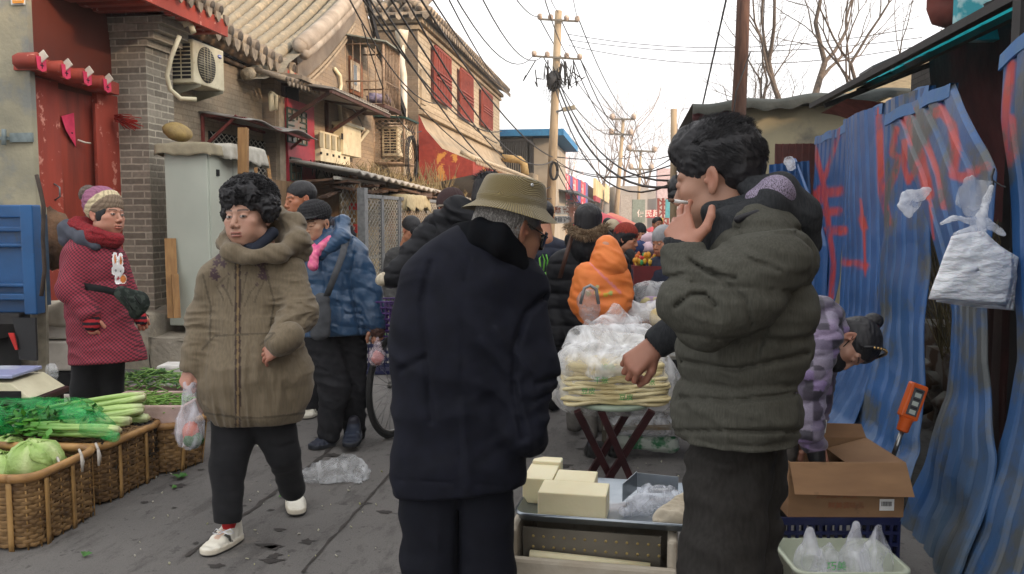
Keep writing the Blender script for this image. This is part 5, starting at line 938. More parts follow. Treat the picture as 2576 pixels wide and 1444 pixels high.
def leafy(name,label,c,R,n,c1,c2,seed,cat,frill=.25,squash=.8,mat=None,group=None,parent=None):
    rr=random.Random(seed);b=MB();c=np.array(c,float)
    for i in range(n):
        f=1-.45*(i/n);az=i*2.399+rr.random()*.4;el=rr.uniform(-.2,1.25);d=np.array([math.cos(az)*math.cos(el),math.sin(az)*math.cos(el),math.sin(el)*squash]);up=np.array([0,0,1.]);sd=np.cross(d,up);sd/=np.linalg.norm(sd)+1e-6;u2=np.cross(sd,d);rows=[];cols=[]
        base=c-np.array([0,0,R*.45])
        for a in np.linspace(0,1,9):
            row=[];cr=[]
            for s in np.linspace(-1,1,11):
                ang=s*.95*math.sin(math.pi*(.12+.8*a));rad=R*f*(1+.10*a*math.sin(s*9+i)*frill*2+.10*math.sin(s*17+a*9+i)*frill*a*3+.05*math.sin(s*31+a*13+i*2)*a);th=(a-.35)*2.0
                v=d*math.cos(th)*math.cos(ang)+sd*math.sin(ang)+u2*math.sin(th)*math.cos(ang);row.append(c+v*rad*np.array([1,1,squash]));k=max(0,1-abs(s)*3)*(1-a*.6)
                cr.append(tuple(np.array(lin(c1))*(1-k)*(1-.3*(1-a))+np.array(lin(c2))*(k+.3*(1-a)*(1-k))))
            rows.append(row);cols.append(cr)
        b.grid(rows,cols=cols)
    o=b.build(name,mat or M('lettuce_leaf',(1,1,1),(.8,.85,.75),attr=True,rough=.45,scale=14,bump=.5,bscale=28,bdist=.004,spec=.5),parent);o.modifiers.new('t','SOLIDIFY').thickness=.0018
    if label:tag(o,label,cat,group)
    return o
for i,(u,v,D,R,lb)in enumerate([(88,1160,3.78,.125,'pale green lettuce head at the front of the open hamper'),(10,1185,3.75,.10,'lettuce cut by the left edge of the picture'),(150,1160,4.0,.085,'darker frilly lettuce behind the pale head'),(30,1140,4.1,.11,'lettuce at the back of the open hamper'),(-50,1170,3.9,.11,'lettuce hidden beyond the left edge')]):
    leafy('lettuce',lb,P(u,v,D),R,26,'#8fae58' if i!=2 else '#6f9c3c','#cfd9a0',i+3,'lettuce',group='lettuces in the open hamper')
cel=M('celery',(1,1,1),(.85,.9,.8),attr=True,rough=.4,scale=30,stretch=(1,1,1),bump=.2,spec=.5)
def celery(a,e,R,seed,label):
    rr=random.Random(seed);b=MB();a=np.array(a,float);e=np.array(e,float);d=(e-a)/np.linalg.norm(e-a);L=np.linalg.norm(e-a);s1=np.cross(d,[0,0,1.]);s1/=np.linalg.norm(s1);s2=np.cross(s1,d)
    for i in range(15):
        r_=R*math.sqrt(rr.random());th=rr.uniform(0,6.28);o1=s1*math.cos(th)*r_+s2*math.sin(th)*r_*.8;pts=[];rs=[];cl=[]
        for k in range(10):
            t=k/9;tight=1 if t<.75 else 1-.45*(t-.75)/.25;pts.append(a+d*L*t+o1*(1.25-.3*t)*tight+s1*.004*math.sin(k+i));rs.append((.007+.010*t)*(1 if t<.96 else .8));cl.append(tuple(np.array(lin('#4f8a2c'))*(1-t)+np.array(lin('#b9cf84'))*t)if t<.9 else lin('#cdd2a4'))
        b.tube(pts,rs,7,cols=cl)
    b.col=lin('#a9a27a');b.lathe(e-d*.012,[(R*.55,0),(R*.6,.012),(R*.35,.024)],12,d)
    b.col=lin('#4d8a2b')
    for i in range(26):
        c=a+np.array([rr.gauss(0,.05),rr.gauss(0,.05),rr.gauss(0,.03)]);q=np.array([rr.gauss(0,1),rr.gauss(0,1),rr.gauss(0,.6)]);q/=np.linalg.norm(q);n_=np.cross(q,[0,0,1.]);b.add([c,c+q*.03+n_*.02,c+q*.065,c+q*.03-n_*.02],[(0,1,2,3)])
    o=b.build('celery_bunch',cel);tag(o,label,'celery','celery bunches laid on the lidded hamper')
for i,(u0,v0,d0,u1,v1,d1,R,lb)in enumerate([(60,1052,4.25,362,998,4.55,.042,'uppermost celery bunch, thickest pale stalks along the top'),(60,1070,4.15,358,1028,4.42,.040,'second celery bunch just below the uppermost one'),(80,1075,4.1,326,1058,4.25,.036,'middle celery bunch with a browned root end'),(100,1080,4.05,300,1083,4.1,.028,'lowest celery bunch nearest the viewer'),(160,1030,4.5,388,1012,4.7,.028,'thin celery bunch at the back right'),(170,1050,4.4,392,1040,4.6,.024,'short celery bunch sticking out at the far right'),(150,1060,4.35,372,1052,4.45,.028,'celery bunch wedged under the second one')]):celery(P(u0,v0,d0),P(u1,v1,d1),R,i+1,lb)
def film(name,label,prims,mat,seed,h=.007,amp=.014,parent=None,ax=(0,0,1),fa=30,fx=8,k=.04,cuts=(),cat='plastic bag',carve=(),group=None,col=None,noise_amp=.003):
    g=folds(ax,fa,fx,amp*.6,seed);lo,hi=bounds(prims,.05);U=union(prims,k)
    def f(p):
        d=U(p)-g(p)-noise_amp*fbm(p*34+seed,2)
        for a,n in cuts:d=smax(d,(p-np.asarray(a))@np.asarray(n),.004)
        for c in carve:d=smax(d,-cone(p,*c),.006)
        return d
    v,q=sdf_mesh(f,lo,hi,h,marg=.02)
    if len(v)==0:raise ValueError('EMPTY '+name+str(label)+str(lo)+str(hi))
    A=Acc();A.add(v,q,col(v)if col else(1,1,1));o=A.build(name,mat,parent)
    if label:tag(o,label,cat,group)
    return o
gp=plastic('green_film',lin('#1f9a4c',1.2),.35,.85,12,.2)
film('green_film','torn green plastic film wrapped round the celery leaves',[(P(-60,1050,4.2),P(200,1050,4.28),.10,.095),(P(200,1050,4.2),P(262,1078,4.12),.085,.05),(P(220,1075,4.08),P(290,1100,4.0),.04,.02)],gp,5,.007,.012,ax=CR,fa=26,fx=9,cat='plastic film')
b=MB();rr=random.Random(6)
for i in range(500):
    c=P(rr.uniform(-40,250),rr.uniform(1020,1085),4.2+rr.uniform(-.06,.1));d=np.array([rr.gauss(0,1),rr.gauss(0,1),rr.gauss(0,.6)]);d/=np.linalg.norm(d);n_=np.cross(d,[0,0,1.]);b.add([c,c+d*.03+n_*.016,c+d*.06,c+d*.03-n_*.016],[(0,1,2,3)])
o=b.build('celery_leaves',M('celery_leaf',lin('#3c7a2c'),lin('#2a5f22'),rough=.5));tag(o,'dark celery leaves inside the green film','leaves',kind='stuff')
foam=M('white_foam',lin('#c9c2b6',.98),lin('#b3aca0',.98),rough=.9,scale=8,bump=.3,bscale=120,dirt=lin('#8b8070'),dscale=4,dlim=(.56,.68));pfoam=M('pink_foam',lin('#b9a097',.98),lin('#a8908a',.98),rough=.9,scale=8,bump=.3,bscale=120,dirt=lin('#8a7468'),dscale=5)
def openbox(name,label,c,sx,sy,sz,th,mat,yaw=YAW,cat='box',group=None,bev=.008,floor=True):
    R=Matrix.Rotation(yaw,3,'Z');b=MB();c=V(c)
    for q,s in(((0,-sy/2+th/2,0),(sx,th,sz)),((0,sy/2-th/2,0),(sx,th,sz)),((-sx/2+th/2,0,0),(th,sy-2*th,sz)),((sx/2-th/2,0,0),(th,sy-2*th,sz)),((0,0,-sz/2+th/2),(sx-2*th,sy-2*th,th))):b.box(c+R@Vector(q),s,R)
    o=b.build(name,mat,bevel=bev);tag(o,label,cat,group);return o
cC=(K0+K1)/2+(rect(K0,K1,.42)[3]-K0)/2
openbox('foam_box','pinkish foam box of green beans sitting in the flared basket',(cC[0]-.02,cC[1],.30),.50,.40,.16,.025,pfoam)
bn=M('green_bean',lin('#7fa04a',.95),lin('#5f8a38',.95),rough=.45);b=MB();rr=random.Random(11)
for i in range(170):
    c=np.array([cC[0]+rr.uniform(-.2,.2),cC[1]+rr.uniform(-.15,.15),.34+rr.random()*.05]);a=rr.uniform(0,6.28);d=np.array([math.cos(a),math.sin(a),rr.gauss(0,.12)]);s=np.array([-d[1],d[0],0])*rr.uniform(-.02,.02);b.tube([c-d*.05,c+s,c+d*.05],[.003,.005,.003],5)
o=b.build('green_beans',bn);tag(o,'loose green beans heaped in the pinkish foam box','beans',kind='stuff')
cL=PZ(385,.12,5.55);openbox('foam_box','low foam box under the dark green leaf pile',cL,.62,.45,.24,.03,pfoam)
b=MB();vb=M('leaf_green',lin('#39662a',.95),lin('#27501f',.95),rough=.5);sb_=M('stem_green',lin('#86a95a',.95),lin('#6d9445',.95),rough=.5)
for i in range(460):
    r_=math.sqrt(rr.random());a=rr.uniform(0,6.28);x,y=math.cos(a)*r_*.34,math.sin(a)*r_*.22;c=cL+np.array([x,y,.12+.13*(1-r_*r_)+rr.random()*.02]);a2=rr.uniform(0,6.28);d=np.array([math.cos(a2),math.sin(a2),rr.gauss(.05,.25)]);d/=np.linalg.norm(d);n_=np.cross(d,[0,0,1.])
    if i%3==0:b.mi=1;b.tube([c-d*.07,c+d*.01,c+d*.08],[.003,.004,.003],4)
    else:b.mi=0;b.add([c,c+d*.025+n_*.012,c+d*.06,c+d*.025-n_*.012],[(0,1,2,3)])
o=b.build('leaf_vegetables',[vb,sb_]);tag(o,'heap of dark leafy green vegetables behind the bean box','vegetables',kind='stuff')
openbox('foam_box','cream foam box with yellow tape behind the celery',PZ(160,.16,5.0),.42,.34,.30,.03,foam);b=MB();c=PZ(160,.07,4.82);b.box(c,(.425,.01,.09),(0,0,YAW));o=b.build('tape',M('amber_tape',lin('#b98a34')),bpy.data.objects['foam_box.002'])
wb=thing('ice_box','white picnic box with a red base between the leafy vegetables and the brown coat','box',PZ(440,.0,6.4));c=PZ(442,.18,6.4);b=MB();b.box(c,(.22,.2,.20),(0,0,YAW));b.build('body',M('white_plastic',lin('#d0cdc8')),wb,bevel=.02);b=MB();b.box(c-np.array([0,0,.12]),(.22,.2,.05),(0,0,YAW));b.build('base',M('red_plastic',lin('#b52a26')),wb)
for k,(z,lb)in enumerate(((.69,'upper white foam box with yellow taped lid beneath the crumpled cloth'),(.48,'lower white foam box of the stack beside the truck'))):
    t=thing('foam_box',lb,'box',PZ(160,z,5.7),'foam boxes stacked beside the truck');b=MB();c=PZ(160,z,5.7);b.box(c,(.42,.36,.20),(0,0,YAW));b.build('body',foam,t,bevel=.015)
    if k==0:b=MB();b.box(c+np.array([0,0,.09]),(.425,.365,.03),(0,0,YAW));b.box(c+CR*.165,(.05,.37,.21),(0,0,YAW));b.build('tape',M('amber_tape'),t)
c=PZ(158,.82,5.7);drape('crumpled_cloth',c[0]-.2,c[0]+.18,c[1]-.18,c[1]+.15,.82,.14,M('ecru_cloth',lin('#a49b8b',.95),lin('#8d8474'),rough=.95),12,None,fall=.1,amp=.06);tag(bpy.data.objects['crumpled_cloth'],'crumpled ecru cloth on the stacked foam boxes','cloth')
b=MB();b.box(PZ(160,.19,5.75),(.5,.45,.36),(0,0,YAW));o=b.build('low_table',dark);tag(o,'dark low table under the stacked foam boxes','table')
c=PZ(330,.05,6.0);drape('sackcloth',c[0]-.25,c[0]+.25,c[1]-.15,c[1]+.15,.10,.08,M('ecru_cloth'),15,None,fall=.15,amp=.08);tag(bpy.data.objects['sackcloth'],'dirty sackcloth lying behind the leafy vegetables','cloth')
st=thing('stool','dark red wooden stool carrying the scale at the left edge','stool',PZ(40,0,4.4));mw=M('maroon_wood',lin('#3d2020',.9),lin('#2c1717',.9),rough=.5);c=PZ(30,.46,4.4);b=MB();b.box(c,(.42,.36,.035),(0,0,YAW));b.build('seat',mw,st,bevel=.008)
for sx in(-1,1):
    for sy in(-1,1):b=MB();q=c+CR*sx*.17+FWD*sy*.14;b.bar(np.array([q[0],q[1],0]),q,.035);b.build('leg',mw,st)
for sy in(-1,1):b=MB();b.bar(c+CR*-.17+FWD*sy*.14-np.array([0,0,.07]),c+CR*.17+FWD*sy*.14-np.array([0,0,.07]),.02,.05);b.build('apron',mw,st)
sc_=thing('price_scale','cream electronic price scale with a pale pan on the maroon stool','scale',c);b=MB();R_=Matrix.Rotation(YAW,3,'Z');c=V(c)
b.add([c+R_@Vector(q)for q in((-.17,-.17,.02),(.20,-.17,.02),(.20,.16,.02),(-.17,.16,.02),(-.17,-.16,.10),(.09,-.16,.10),(.09,.15,.10),(-.17,.15,.10))],[(3,2,1,0),(4,5,6,7),(0,1,5,4),(1,2,6,5),(2,3,7,6),(3,0,4,7)]);b.build('body',M('cream_plastic',lin('#c5bfa4'),lin('#b5ae93'),rough=.5),sc_,bevel=.006)
b=MB();b.box(c+R_@Vector((-.05,-.02,.13)),(.30,.28,.02),(0,0,YAW));b.build('pan',M('pearly_pan',lin('#b4bcc8'),lin('#8f93b5'),rough=.25,scale=3,contrast=(.45,.55)),sc_,bevel=.006);b=MB();b.box(c+R_@Vector((0,-.171,.04)),(.30,.006,.04),(0,0,YAW));b.build('keypad',dark,sc_)
film('plastic_bag','limp translucent bag standing between the scale and the foam box',[(P(128,985,4.6),P(130,930,4.6),.03,.03)],plastic('clear_film',(.75,.77,.8),.15,.6),8,.006,.010)
tk=thing('truck','rear corner of a small blue truck with a black mud flap at the left edge','truck',PZ(0,0,5.2));tb_=M('truck_blue',lin('#14558c',.95),lin('#0f4372',.95),rough=.4,scale=3,dirt=lin('#2f3a42'),dscale=4,dlim=(.56,.66),spec=.5)
def fb(mb,u0,u1,v0,v1,D,th):a,c=P(u0,v0,D),P(u1,v1,D);m=(a+c)/2;mb.box(m,(px(u1-u0,D),th,px(v1-v0,D)),(0,0,YAW))
b=MB();fb(b,-200,84,516,786,5.2,.06);
for(v0,v1)in((516,548),(570,583),(612,622),(712,722),(738,755)):fb(b,-200,78,v0,v1,5.15,.05)
fb(b,66,98,516,790,5.14,.10);b.build('tailboard',tb_,tk,bevel=.008);b=MB();fb(b,90,106,540,770,5.2,.16);b.build('side_board',M('truck_dark',lin('#26425a'),lin('#1b2d3d'),rough=.5),tk)
b=MB();fb(b,-200,62,786,812,5.2,.12);fb(b,-100,10,812,850,5.3,.3);b.build('bumper',M('dark_iron'),tk);b=MB();b.prism([P(30,800,5.1),P(88,800,5.1),P(92,908,5.1),P(48,905,5.1),P(42,850,5.1)],FWD,.02);b.build('mud_flap',M('black_rubber',(.01,.01,.012),rough=.4),tk);b=MB();b.prism([P(20,838,5.08),P(34,838,5.08),P(44,880,5.08),P(38,880,5.08)],FWD,.01);b.build('red_reflector',M('red_plastic'),tk)
b=MB();b.lathe(PZ(5,.36,5.6),[(.20,-.09),(.35,-.08),(.36,0),(.35,.08),(.20,.09)],26,CR*.8+FWD*.6);b.build('wheel',M('tyre',(.02,.02,.02),rough=.9,bump=.4),tk)
b=MB();b.tube([P(92,440,5.05),P(102,480,5.05),P(110,520,5.05),P(108,600,5.05),P(112,680,5.05),P(104,745,5.05)],.012,6);b.build('rope',M('dirty_rope',lin('#4a3f38'),lin('#332c28'),rough=.9),tk)
b=MB();b.bar(PZ(112,.1,5.25),P(104,520,5.25),.05,.04);b.build('stake',M('grey_board',lin('#8b8473'),lin('#6b6557'),rough=.9),tk)
b=MB();b.blob(P(128,600,5.6),(.13,.12,.19),9,.25);o=b.build('rusty_bundle',M('rust_rag',lin('#6e523c'),lin('#47362a'),rough=.9,scale=9,bump=.6,bscale=30));tag(o,'rust brown rag bundle tied behind the blue truck corner','bundle')
bk_=thing('bicycle','black city bicycle with a purple plastic basket, mostly hidden behind the hatted man','bicycle',PZ(1000,0,5.35));tyr=M('tyre');chrome=M('chrome',lin('#9a9a98'),metal=.9,rough=.3)
hc=PZ(992,.32,5.35);wd_=CR*.36+FWD*.93;wd_[2]=0;wd_/=np.linalg.norm(wd_);ax_=np.cross(wd_,[0,0,1.])
def wheel(c,nm='wheel'):
    b=MB();b.tube([c+(wd_*math.cos(a)+np.array([0,0,1])*math.sin(a))*.315 for a in np.linspace(0,2*math.pi,49)],.019,8,cap=False);w_=b.build(nm,tyr,bk_);b=MB();b.tube([c+(wd_*math.cos(a)+np.array([0,0,1])*math.sin(a))*.290 for a in np.linspace(0,2*math.pi,49)],.010,6,cap=False)
    for i in range(28):a=i*2*math.pi/28;b.tube([c+ax_*.03*(1 if i%2 else-1),c+(wd_*math.cos(a)+np.array([0,0,1])*math.sin(a))*.29],.0016,3)
    b.lathe(c-ax_*.04,[(.02,0),(.02,.08)],10,ax_);b.build('rim',chrome,w_)
wheel(hc);hc2=hc+wd_*1.05;wheel(hc2)
b=MB();hd=hc+wd_*.18+np.array([0,0,.52]);st2=hc+wd_*.62+np.array([0,0,.50]);bb=hc+wd_*.58+np.array([0,0,-.04])
for q0,q1 in((hc,hd),(hd,bb),(hd-np.array([0,0,.06]),st2),(bb,st2),(bb,hc2),(st2,hc2),(hd,hd+np.array([0,0,.12])-wd_*.03)):b.tube([q0,q1],.014,8)
b.build('frame',M('black_enamel',(.02,.02,.022),rough=.3),bk_);b=MB();hb_=hd+np.array([0,0,.14])-wd_*.04;b.tube([P(962,716,4.85),P(985,722,4.95),hb_,hb_+ax_*.22,hb_+ax_*.28+wd_*.12],.011,8);b.build('handlebar',chrome,bk_);b=MB();b.blob(st2+np.array([0,0,.06]),(.10,.08,.04),8);b.build('saddle',M('black_enamel'),bk_)
b=MB();q=P(992,800,5.15);pp_=M('purple_plastic',lin('#4d2f6e',.95),lin('#3d2459'),rough=.4)
for k in range(7):z=-.10+.035*k;s=.12+.004*k;b.tube([q+CR*x*s+FWD*y*s*.8+np.array([0,0,z])for x,y in((-1,-1),(1,-1),(1,1),(-1,1),(-1,-1))],.006,4)
for k in range(12):
    for y in(-1,1):x=-1+2*k/11;b.tube([q+CR*x*.12+FWD*y*.096+np.array([0,0,-.1]),q+CR*x*.14+FWD*y*.115+np.array([0,0,.11])],.005,4);b.tube([q+CR*y*.12+FWD*x*.096+np.array([0,0,-.1]),q+CR*y*.14+FWD*x*.115+np.array([0,0,.11])],.005,4)
b.build('basket',pp_,bk_)
cr_=M('indigo_plastic',lin('#1c2143',.95),lin('#14183a'),rough=.5)
def crate(name,label,c,sx,sy,sz,mat,yaw=YAW,n=10,m=4):
    R=Matrix.Rotation(yaw,3,'Z');b=MB();c=V(c)
    for s in(-1,1):
        for z in np.linspace(-sz/2,sz/2,m+1):b.box(c+R@Vector((0,s*sy/2,z)),(sx,.010,.014 if 0<abs(z)<sz/2 else .03),R);b.box(c+R@Vector((s*sx/2,0,z)),(.010,sy,.014 if 0<abs(z)<sz/2 else .03),R)
        for k in range(n+1):x=-sx/2+sx*k/n;b.box(c+R@Vector((x,s*sy/2,0)),(.012,.008,sz),R);y=-sy/2+sy*k/n;b.box(c+R@Vector((s*sx/2,y,0)),(.008,.012,sz),R)
    b.box(c+R@Vector((0,0,-sz/2)),(sx,sy,.008),R);o=b.build(name,mat);tag(o,label,'crate');return o
crate('plastic_crate','dark indigo crate of small wrapped goods behind the blue jacket',PZ(950,.14,7.6),.46,.4,.24,cr_)
crate('plastic_crate','bright green plastic crate peeping out behind the brown coat',PZ(642,.06,5.9),.20,.2,.12,M('green_plastic',lin('#1f8a55',.95),rough=.4),n=4,m=2)
rr=random.Random(8)
for i in range(14):b=MB();c=PZ(rr.uniform(905,990),.28+rr.random()*.14,7.6+rr.uniform(-.15,.15));cc_=['#c9c4bd','#b7a9a0','#4c8a4a','#c06a3c','#8f98a8'][i%5];b.box(c,(.09,.07,.04),(rr.random(),rr.random(),rr.random()*3));o=b.build('wrapped_packet',M('pk_'+cc_[1:],lin(cc_,.95),rough=.4),bevel=.008);tag(o,'small wrapped packet on the indigo crate behind the blue jacket','packet','small packets heaped on the indigo crate')
wf=plastic('white_film',(.72,.73,.80),.25,.75,14,.2,(1,1,.35));D1=3.52
bag1=thing('carrier_bag','translucent carrier bag with something red, held by the woman in the brown coat','carrier bag',P(478,1120,D1))
pv_=lambda L,D:[tuple([P(c[0][0],c[0][1],D+(c[0][2]if len(c[0])>2 else 0)),P(c[1][0],c[1][1],D+(c[1][2]if len(c[1])>2 else 0)),px(c[2],D),px(c[3],D)]+list(c[4:]))for c in L]
o=film('film',None,pv_([((478,1065),(478,1095),30,34,.7),((474,1000),(478,1065),12,30,.7),((466,965),(474,1000),5,10),((488,968),(476,1000),5,10)],D1),wf,3,.0045,.008,bag1,ax=CR,fa=45,fx=5,k=.02)
b=MB();b.blob(P(480,1090,D1),(.035,.03,.05),8,.2);b.build('red_contents',M('red_pepper',lin('#b04a3a'),lin('#c06a50'),rough=.4),bag1);b=MB();b.blob(P(486,1105,D1),(.04,.035,.035),8,.3);b.build('green_contents',M('leaf_green'),bag1)
bag2=thing('carrier_bag','small pinkish plastic bag of meat held by the woman in the blue jacket','carrier bag',P(948,900,5.0));film('film',None,pv_([((948,895),(948,900),19,20,.8),((950,865),(948,890),6,16,.8),((950,852),(950,865),4,6)],5.0),plastic('pink_film',(.72,.60,.66),.2,.6,14),4,.005,.006,bag2,k=.02);b=MB();b.blob(P(949,900,5.0),(.036,.03,.038),8,.3);b.build('meat',M('raw_meat',lin('#b5605a'),lin('#c98a80'),scale=30,rough=.4),bag2)
c0,c1=G(800,1215),G(880,1205);gd=plastic('ground_film',(.62,.64,.66),.2,.75,10,.15)
film('plastic_bag','clear crumpled plastic bag lying flat on the asphalt',[(c0+np.array([0,0,.01]),c1+np.array([0,0,.02]),.085,.10,.30,(0,1,0)),(c1,G(925,1190)+np.array([0,0,.01]),.03,.012,.4,(0,1,0)),(c1,G(905,1218),.03,.015,.4,(0,1,0))],gd,9,.005,.010,ax=(1,.4,0),fa=26,fx=12,cuts=[((0,0,.004),(0,0,-1))])
lb=thing('carrier_bag','lime green carrier bag hanging from the navy coated shopper\'s arm','carrier bag',P(1372,680,5.75));lm=M('lime_plastic',lin('#5fae3a',.98),lin('#79c04d'),rough=.4);b=MB();b.tube([P(1362,690,5.7),P(1357,650,5.7),P(1364,640,5.7),P(1370,655,5.7),P(1366,690,5.7)],.006,5);b.tube([P(1374,690,5.75),P(1378,655,5.75),P(1374,640,5.75)],.005,5);b.build('handles',lm,lb);film('body',None,pv_([((1368,700),(1372,740),14,18,.5)],5.72),lm,2,.008,.004,lb)
cb=thing('carrier_bag','clear bag wrapped round a grey strap-topped package beside the orange child','carrier bag',P(1484,770,4.7));film('film',None,pv_([((1480,755),(1484,785),28,24,.8),((1484,785),(1490,815),22,5,.8)],4.7),plastic('grey_film',(.40,.41,.43),.35,.7,12),6,.006,.007,cb,k=.02);b=MB();b.tube([P(1460,765,4.62),P(1470,725,4.62),P(1485,718,4.62),P(1500,728,4.62),P(1506,765,4.62)],.010,6);b.build('handle',steel,cb)
fb_=film('cloth_bag','red bag with white flowers under the hatted man\'s chin, further off',pv_([((1340,650),(1345,690),22,26,.7)],6.2),M('flower_cloth',lin('#a3283a'),lin('#d5c6c4'),scale=16,contrast=(.52,.56)),3,.01,.004,cat='bag')
tD=4.2;tt=thing('folding_table','low folding table on crossed maroon legs under the wrapped tofu skins','table',PZ(1545,0,tD));mt=M('maroon_tube',lin('#3b1a1d',.95),lin('#2a1215'),rough=.4)
ztb=P(1545,1020,4.12)[2];cT=PZ(1543,ztb,4.22)
b=MB();b.lathe(cT,[(.19,-.012),(.2,-.008),(.2,.008),(.19,.012)],40);b.build('top',M('table_top',lin('#8d9a8a'),lin('#7d8a7a'),rough=.5),tt)
for(u0,d0,u1,d1)in((1452,4.05,1556,4.25),(1512,4.05,1606,4.20),(1640,4.05,1505,4.22),(1600,4.35,1480,4.5)):b=MB();b.bar(PZ(u0,ztb-.01,d0),PZ(u1,.0,d1),.022,.034,up=CR);b.build('leg',mt,tt)
def stack_layers(lo_z,n,th,R0,mat,parent,name,seed,sq=.62,jitter=.02):
    b=MB();rr=random.Random(seed)
    for i in range(n):
        z=lo_z+i*th;w_=R0*(1-.06*((i/n)-.3)**2)*(1+rr.gauss(0,.012));ring=[];m=56;ph=rr.random()*6;prof=[]
        for(f,dz)in((.0,0),(.96,-th*.1),(1,th*.2),(1.006,th*.6),(1,th*1.0),(.96,th*1.3),(0,th*1.3)):
            row=[]
            for k in range(m):a=2*math.pi*k/m;ca,sa=math.cos(a),math.sin(a);sup=(abs(ca)**7+abs(sa)**7)**(-1/7);r=w_*f*sup*(1+jitter*math.sin(3*a+ph)+jitter*.7*math.sin(7*a+ph*2));row.append(cT+np.array([0,0,z-cT[2]+dz+(.006*math.sin(4*a+ph)+.004*math.sin(9*a+ph*3))*f])+CR*r*ca+FWD*r*sa*sq)
            prof.append(row)
        b.grid(prof,closed=True)
    return b.build(name,mat,parent)
ts_=thing('tofu_skin_stack','stack of folded yellow tofu skins wrapped in clear film on the folding table','tofu skins',cT);tk_=M('tofu_skin',lin('#d0c49c',.98),lin('#c3b384',.98),rough=.55,scale=6,bump=.5,bscale=30,bdist=.004)
stack_layers(cT[2]+.014,9,.0145,.262,tk_,ts_,'lower_sheets',3);stack_layers(cT[2]+.014+.131,3,.022,.245,M('pale_tofu_skin',lin('#cfc08f',.98),lin('#bda976',.98),rough=.5,scale=5,bump=.3),ts_,'upper_sheets',5)
wf2=plastic('milky_film',(.84,.85,.87),.3,.95,9,.2)
film('wrap',None,[(cT+CR*-.16+np.array([0,0,.10]),cT+CR*.16+np.array([0,0,.10]),.17,.17,.9),(cT+CR*-.10+np.array([0,0,.25]),cT+CR*.12+np.array([0,0,.24]),.11,.10)],plastic('wrap_film',(.85,.85,.84),.25,.75,9,.15),7,.009,.010,ts_,ax=CR,fa=14,fx=8,k=.08)
gi=M('green_ink',lin('#3f9a4e'));
for i,(u,v)in enumerate([(1480,985),(1512,958),(1575,1000),(1630,962),(1530,925),(1600,930)]):txt(['豆皮','千张','豆皮','千张','绿色','食品'][i],P(u,v,3.985),.035,-FWD,gi,ts_,'print')
film('plastic_bag','milky white bag spread over the top of the tofu skins',[(P(1445,905,4.08),P(1640,900,4.15),.07,.07),(P(1470,860,4.2),P(1620,850,4.35),.09,.07),(P(1425,915,4.1),P(1450,880,4.2),.05,.06),(P(1500,925,4.03),P(1560,920,4.03),.05,.05)],wf2,11,.008,.016,ax=CR,fa=16,fx=9)
film('plastic_bag','crumpled clear bag with looped handles behind the tofu skins',[(P(1480,845,4.5),P(1550,800,4.6),.05,.05),(P(1550,800,4.6),P(1545,775,4.6),.05,.02),(P(1490,830,4.5),P(1475,815,4.5),.03,.015),(P(1560,830,4.6),P(1600,810,4.6),.05,.03)],wf2,12,.007,.016,ax=(.4,0,1),fa=22,fx=10)
film('plastic_bag','white bag standing up above the brown dried tofu',[(P(1590,790,5.0),P(1560,745,5.0),.05,.03),(P(1600,790,5.0),P(1650,775,5.0),.06,.04),(P(1560,745,5.0),P(1552,735,5.0),.03,.02)],wf2,13,.008,.018,ax=(1,0,.3),fa=20,fx=10)
film('plastic_bag','pale bag at the back of the stall over a flowered parcel',[(P(1620,740,5.5),P(1680,735,5.6),.08,.07)],plastic('dull_film',(.6,.6,.6),.4,.85),14,.010,.016,ax=CR,fa=12,fx=8)
film('flowered_parcel','flowered mauve parcel at the back of the stall',[(P(1630,765,5.35),P(1690,768,5.35),.05,.05)],M('mauve_flowers',lin('#8f7a90'),lin('#b3a878'),scale=26,contrast=(.5,.56)),15,.01,.005,cat='parcel')
film('yellow_tofu','pale yellow rolled tofu skins beside the smoking man\'s elbow',[(P(1660,800,4.9),P(1700,790,4.9),.06,.06)],M('pale_tofu_skin'),16,.008,.010,cat='tofu',ax=(1,0,0),fa=30,fx=10)
def tofublock(c,s,R,mat,name,label,cat='tofu',parent=None,group=None,bev=.006):
    b=MB();b.box(c,s,R);o=b.build(name,mat,parent,bevel=bev)
    if label:tag(o,label,cat,group)
    return o
bt=M('brown_tofu',lin('#8a5a3c',.95),lin('#6d452e',.95),rough=.5,scale=8,bump=.2)
rr=random.Random(31);nb=0
for iy in range(3):
    for ix in range(4):tofublock(PZ(1548+ix*38,.66+.05*iy,4.95+.0*iy)+FWD*.02*ix,(.085,.12,.045),(0,0,YAW+rr.gauss(0,.06)),bt,'dried_tofu','brown dried tofu slab stacked under the clear bags on the stall',group='brown dried tofu slabs on the stall')
film('plastic_bag','clear film drawn over the brown dried tofu slabs',[(P(1550,815,4.9),P(1650,815,4.9),.07,.07)],plastic('thin_film',(.75,.75,.75),.05,.4),18,.008,.012,ax=CR,fa=14,fx=8)
tofublock(P(1618,850,4.5),(.10,.02,.11),(.3,.3,YAW),M('white_card',(.8,.8,.8),rough=.5),'white_card','white card slip leaning on the wrapped tofu','card')
ct_=thing('shelf_cart','wheeled metal shelf cart behind the crossed table legs','cart',PZ(1620,0,4.9));b=MB();
for z in(.34,.20,.60):b.box(PZ(1640,z,4.95),(.62,.42,.018),(0,0,YAW))
b.build('shelves',M('shelf_steel',lin('#7d7f7c'),lin('#6a5f4c'),rough=.5,metal=.3,dirt=lin('#6a5236'),dscale=3),ct_)
for u in(1520,1760):
    for D in(4.78,5.15):b=MB();b.bar(PZ(u,.06,D),PZ(u,.62,D),.024);b.build('leg',M('olive_tube',lin('#4a4437'),rough=.6),ct_)
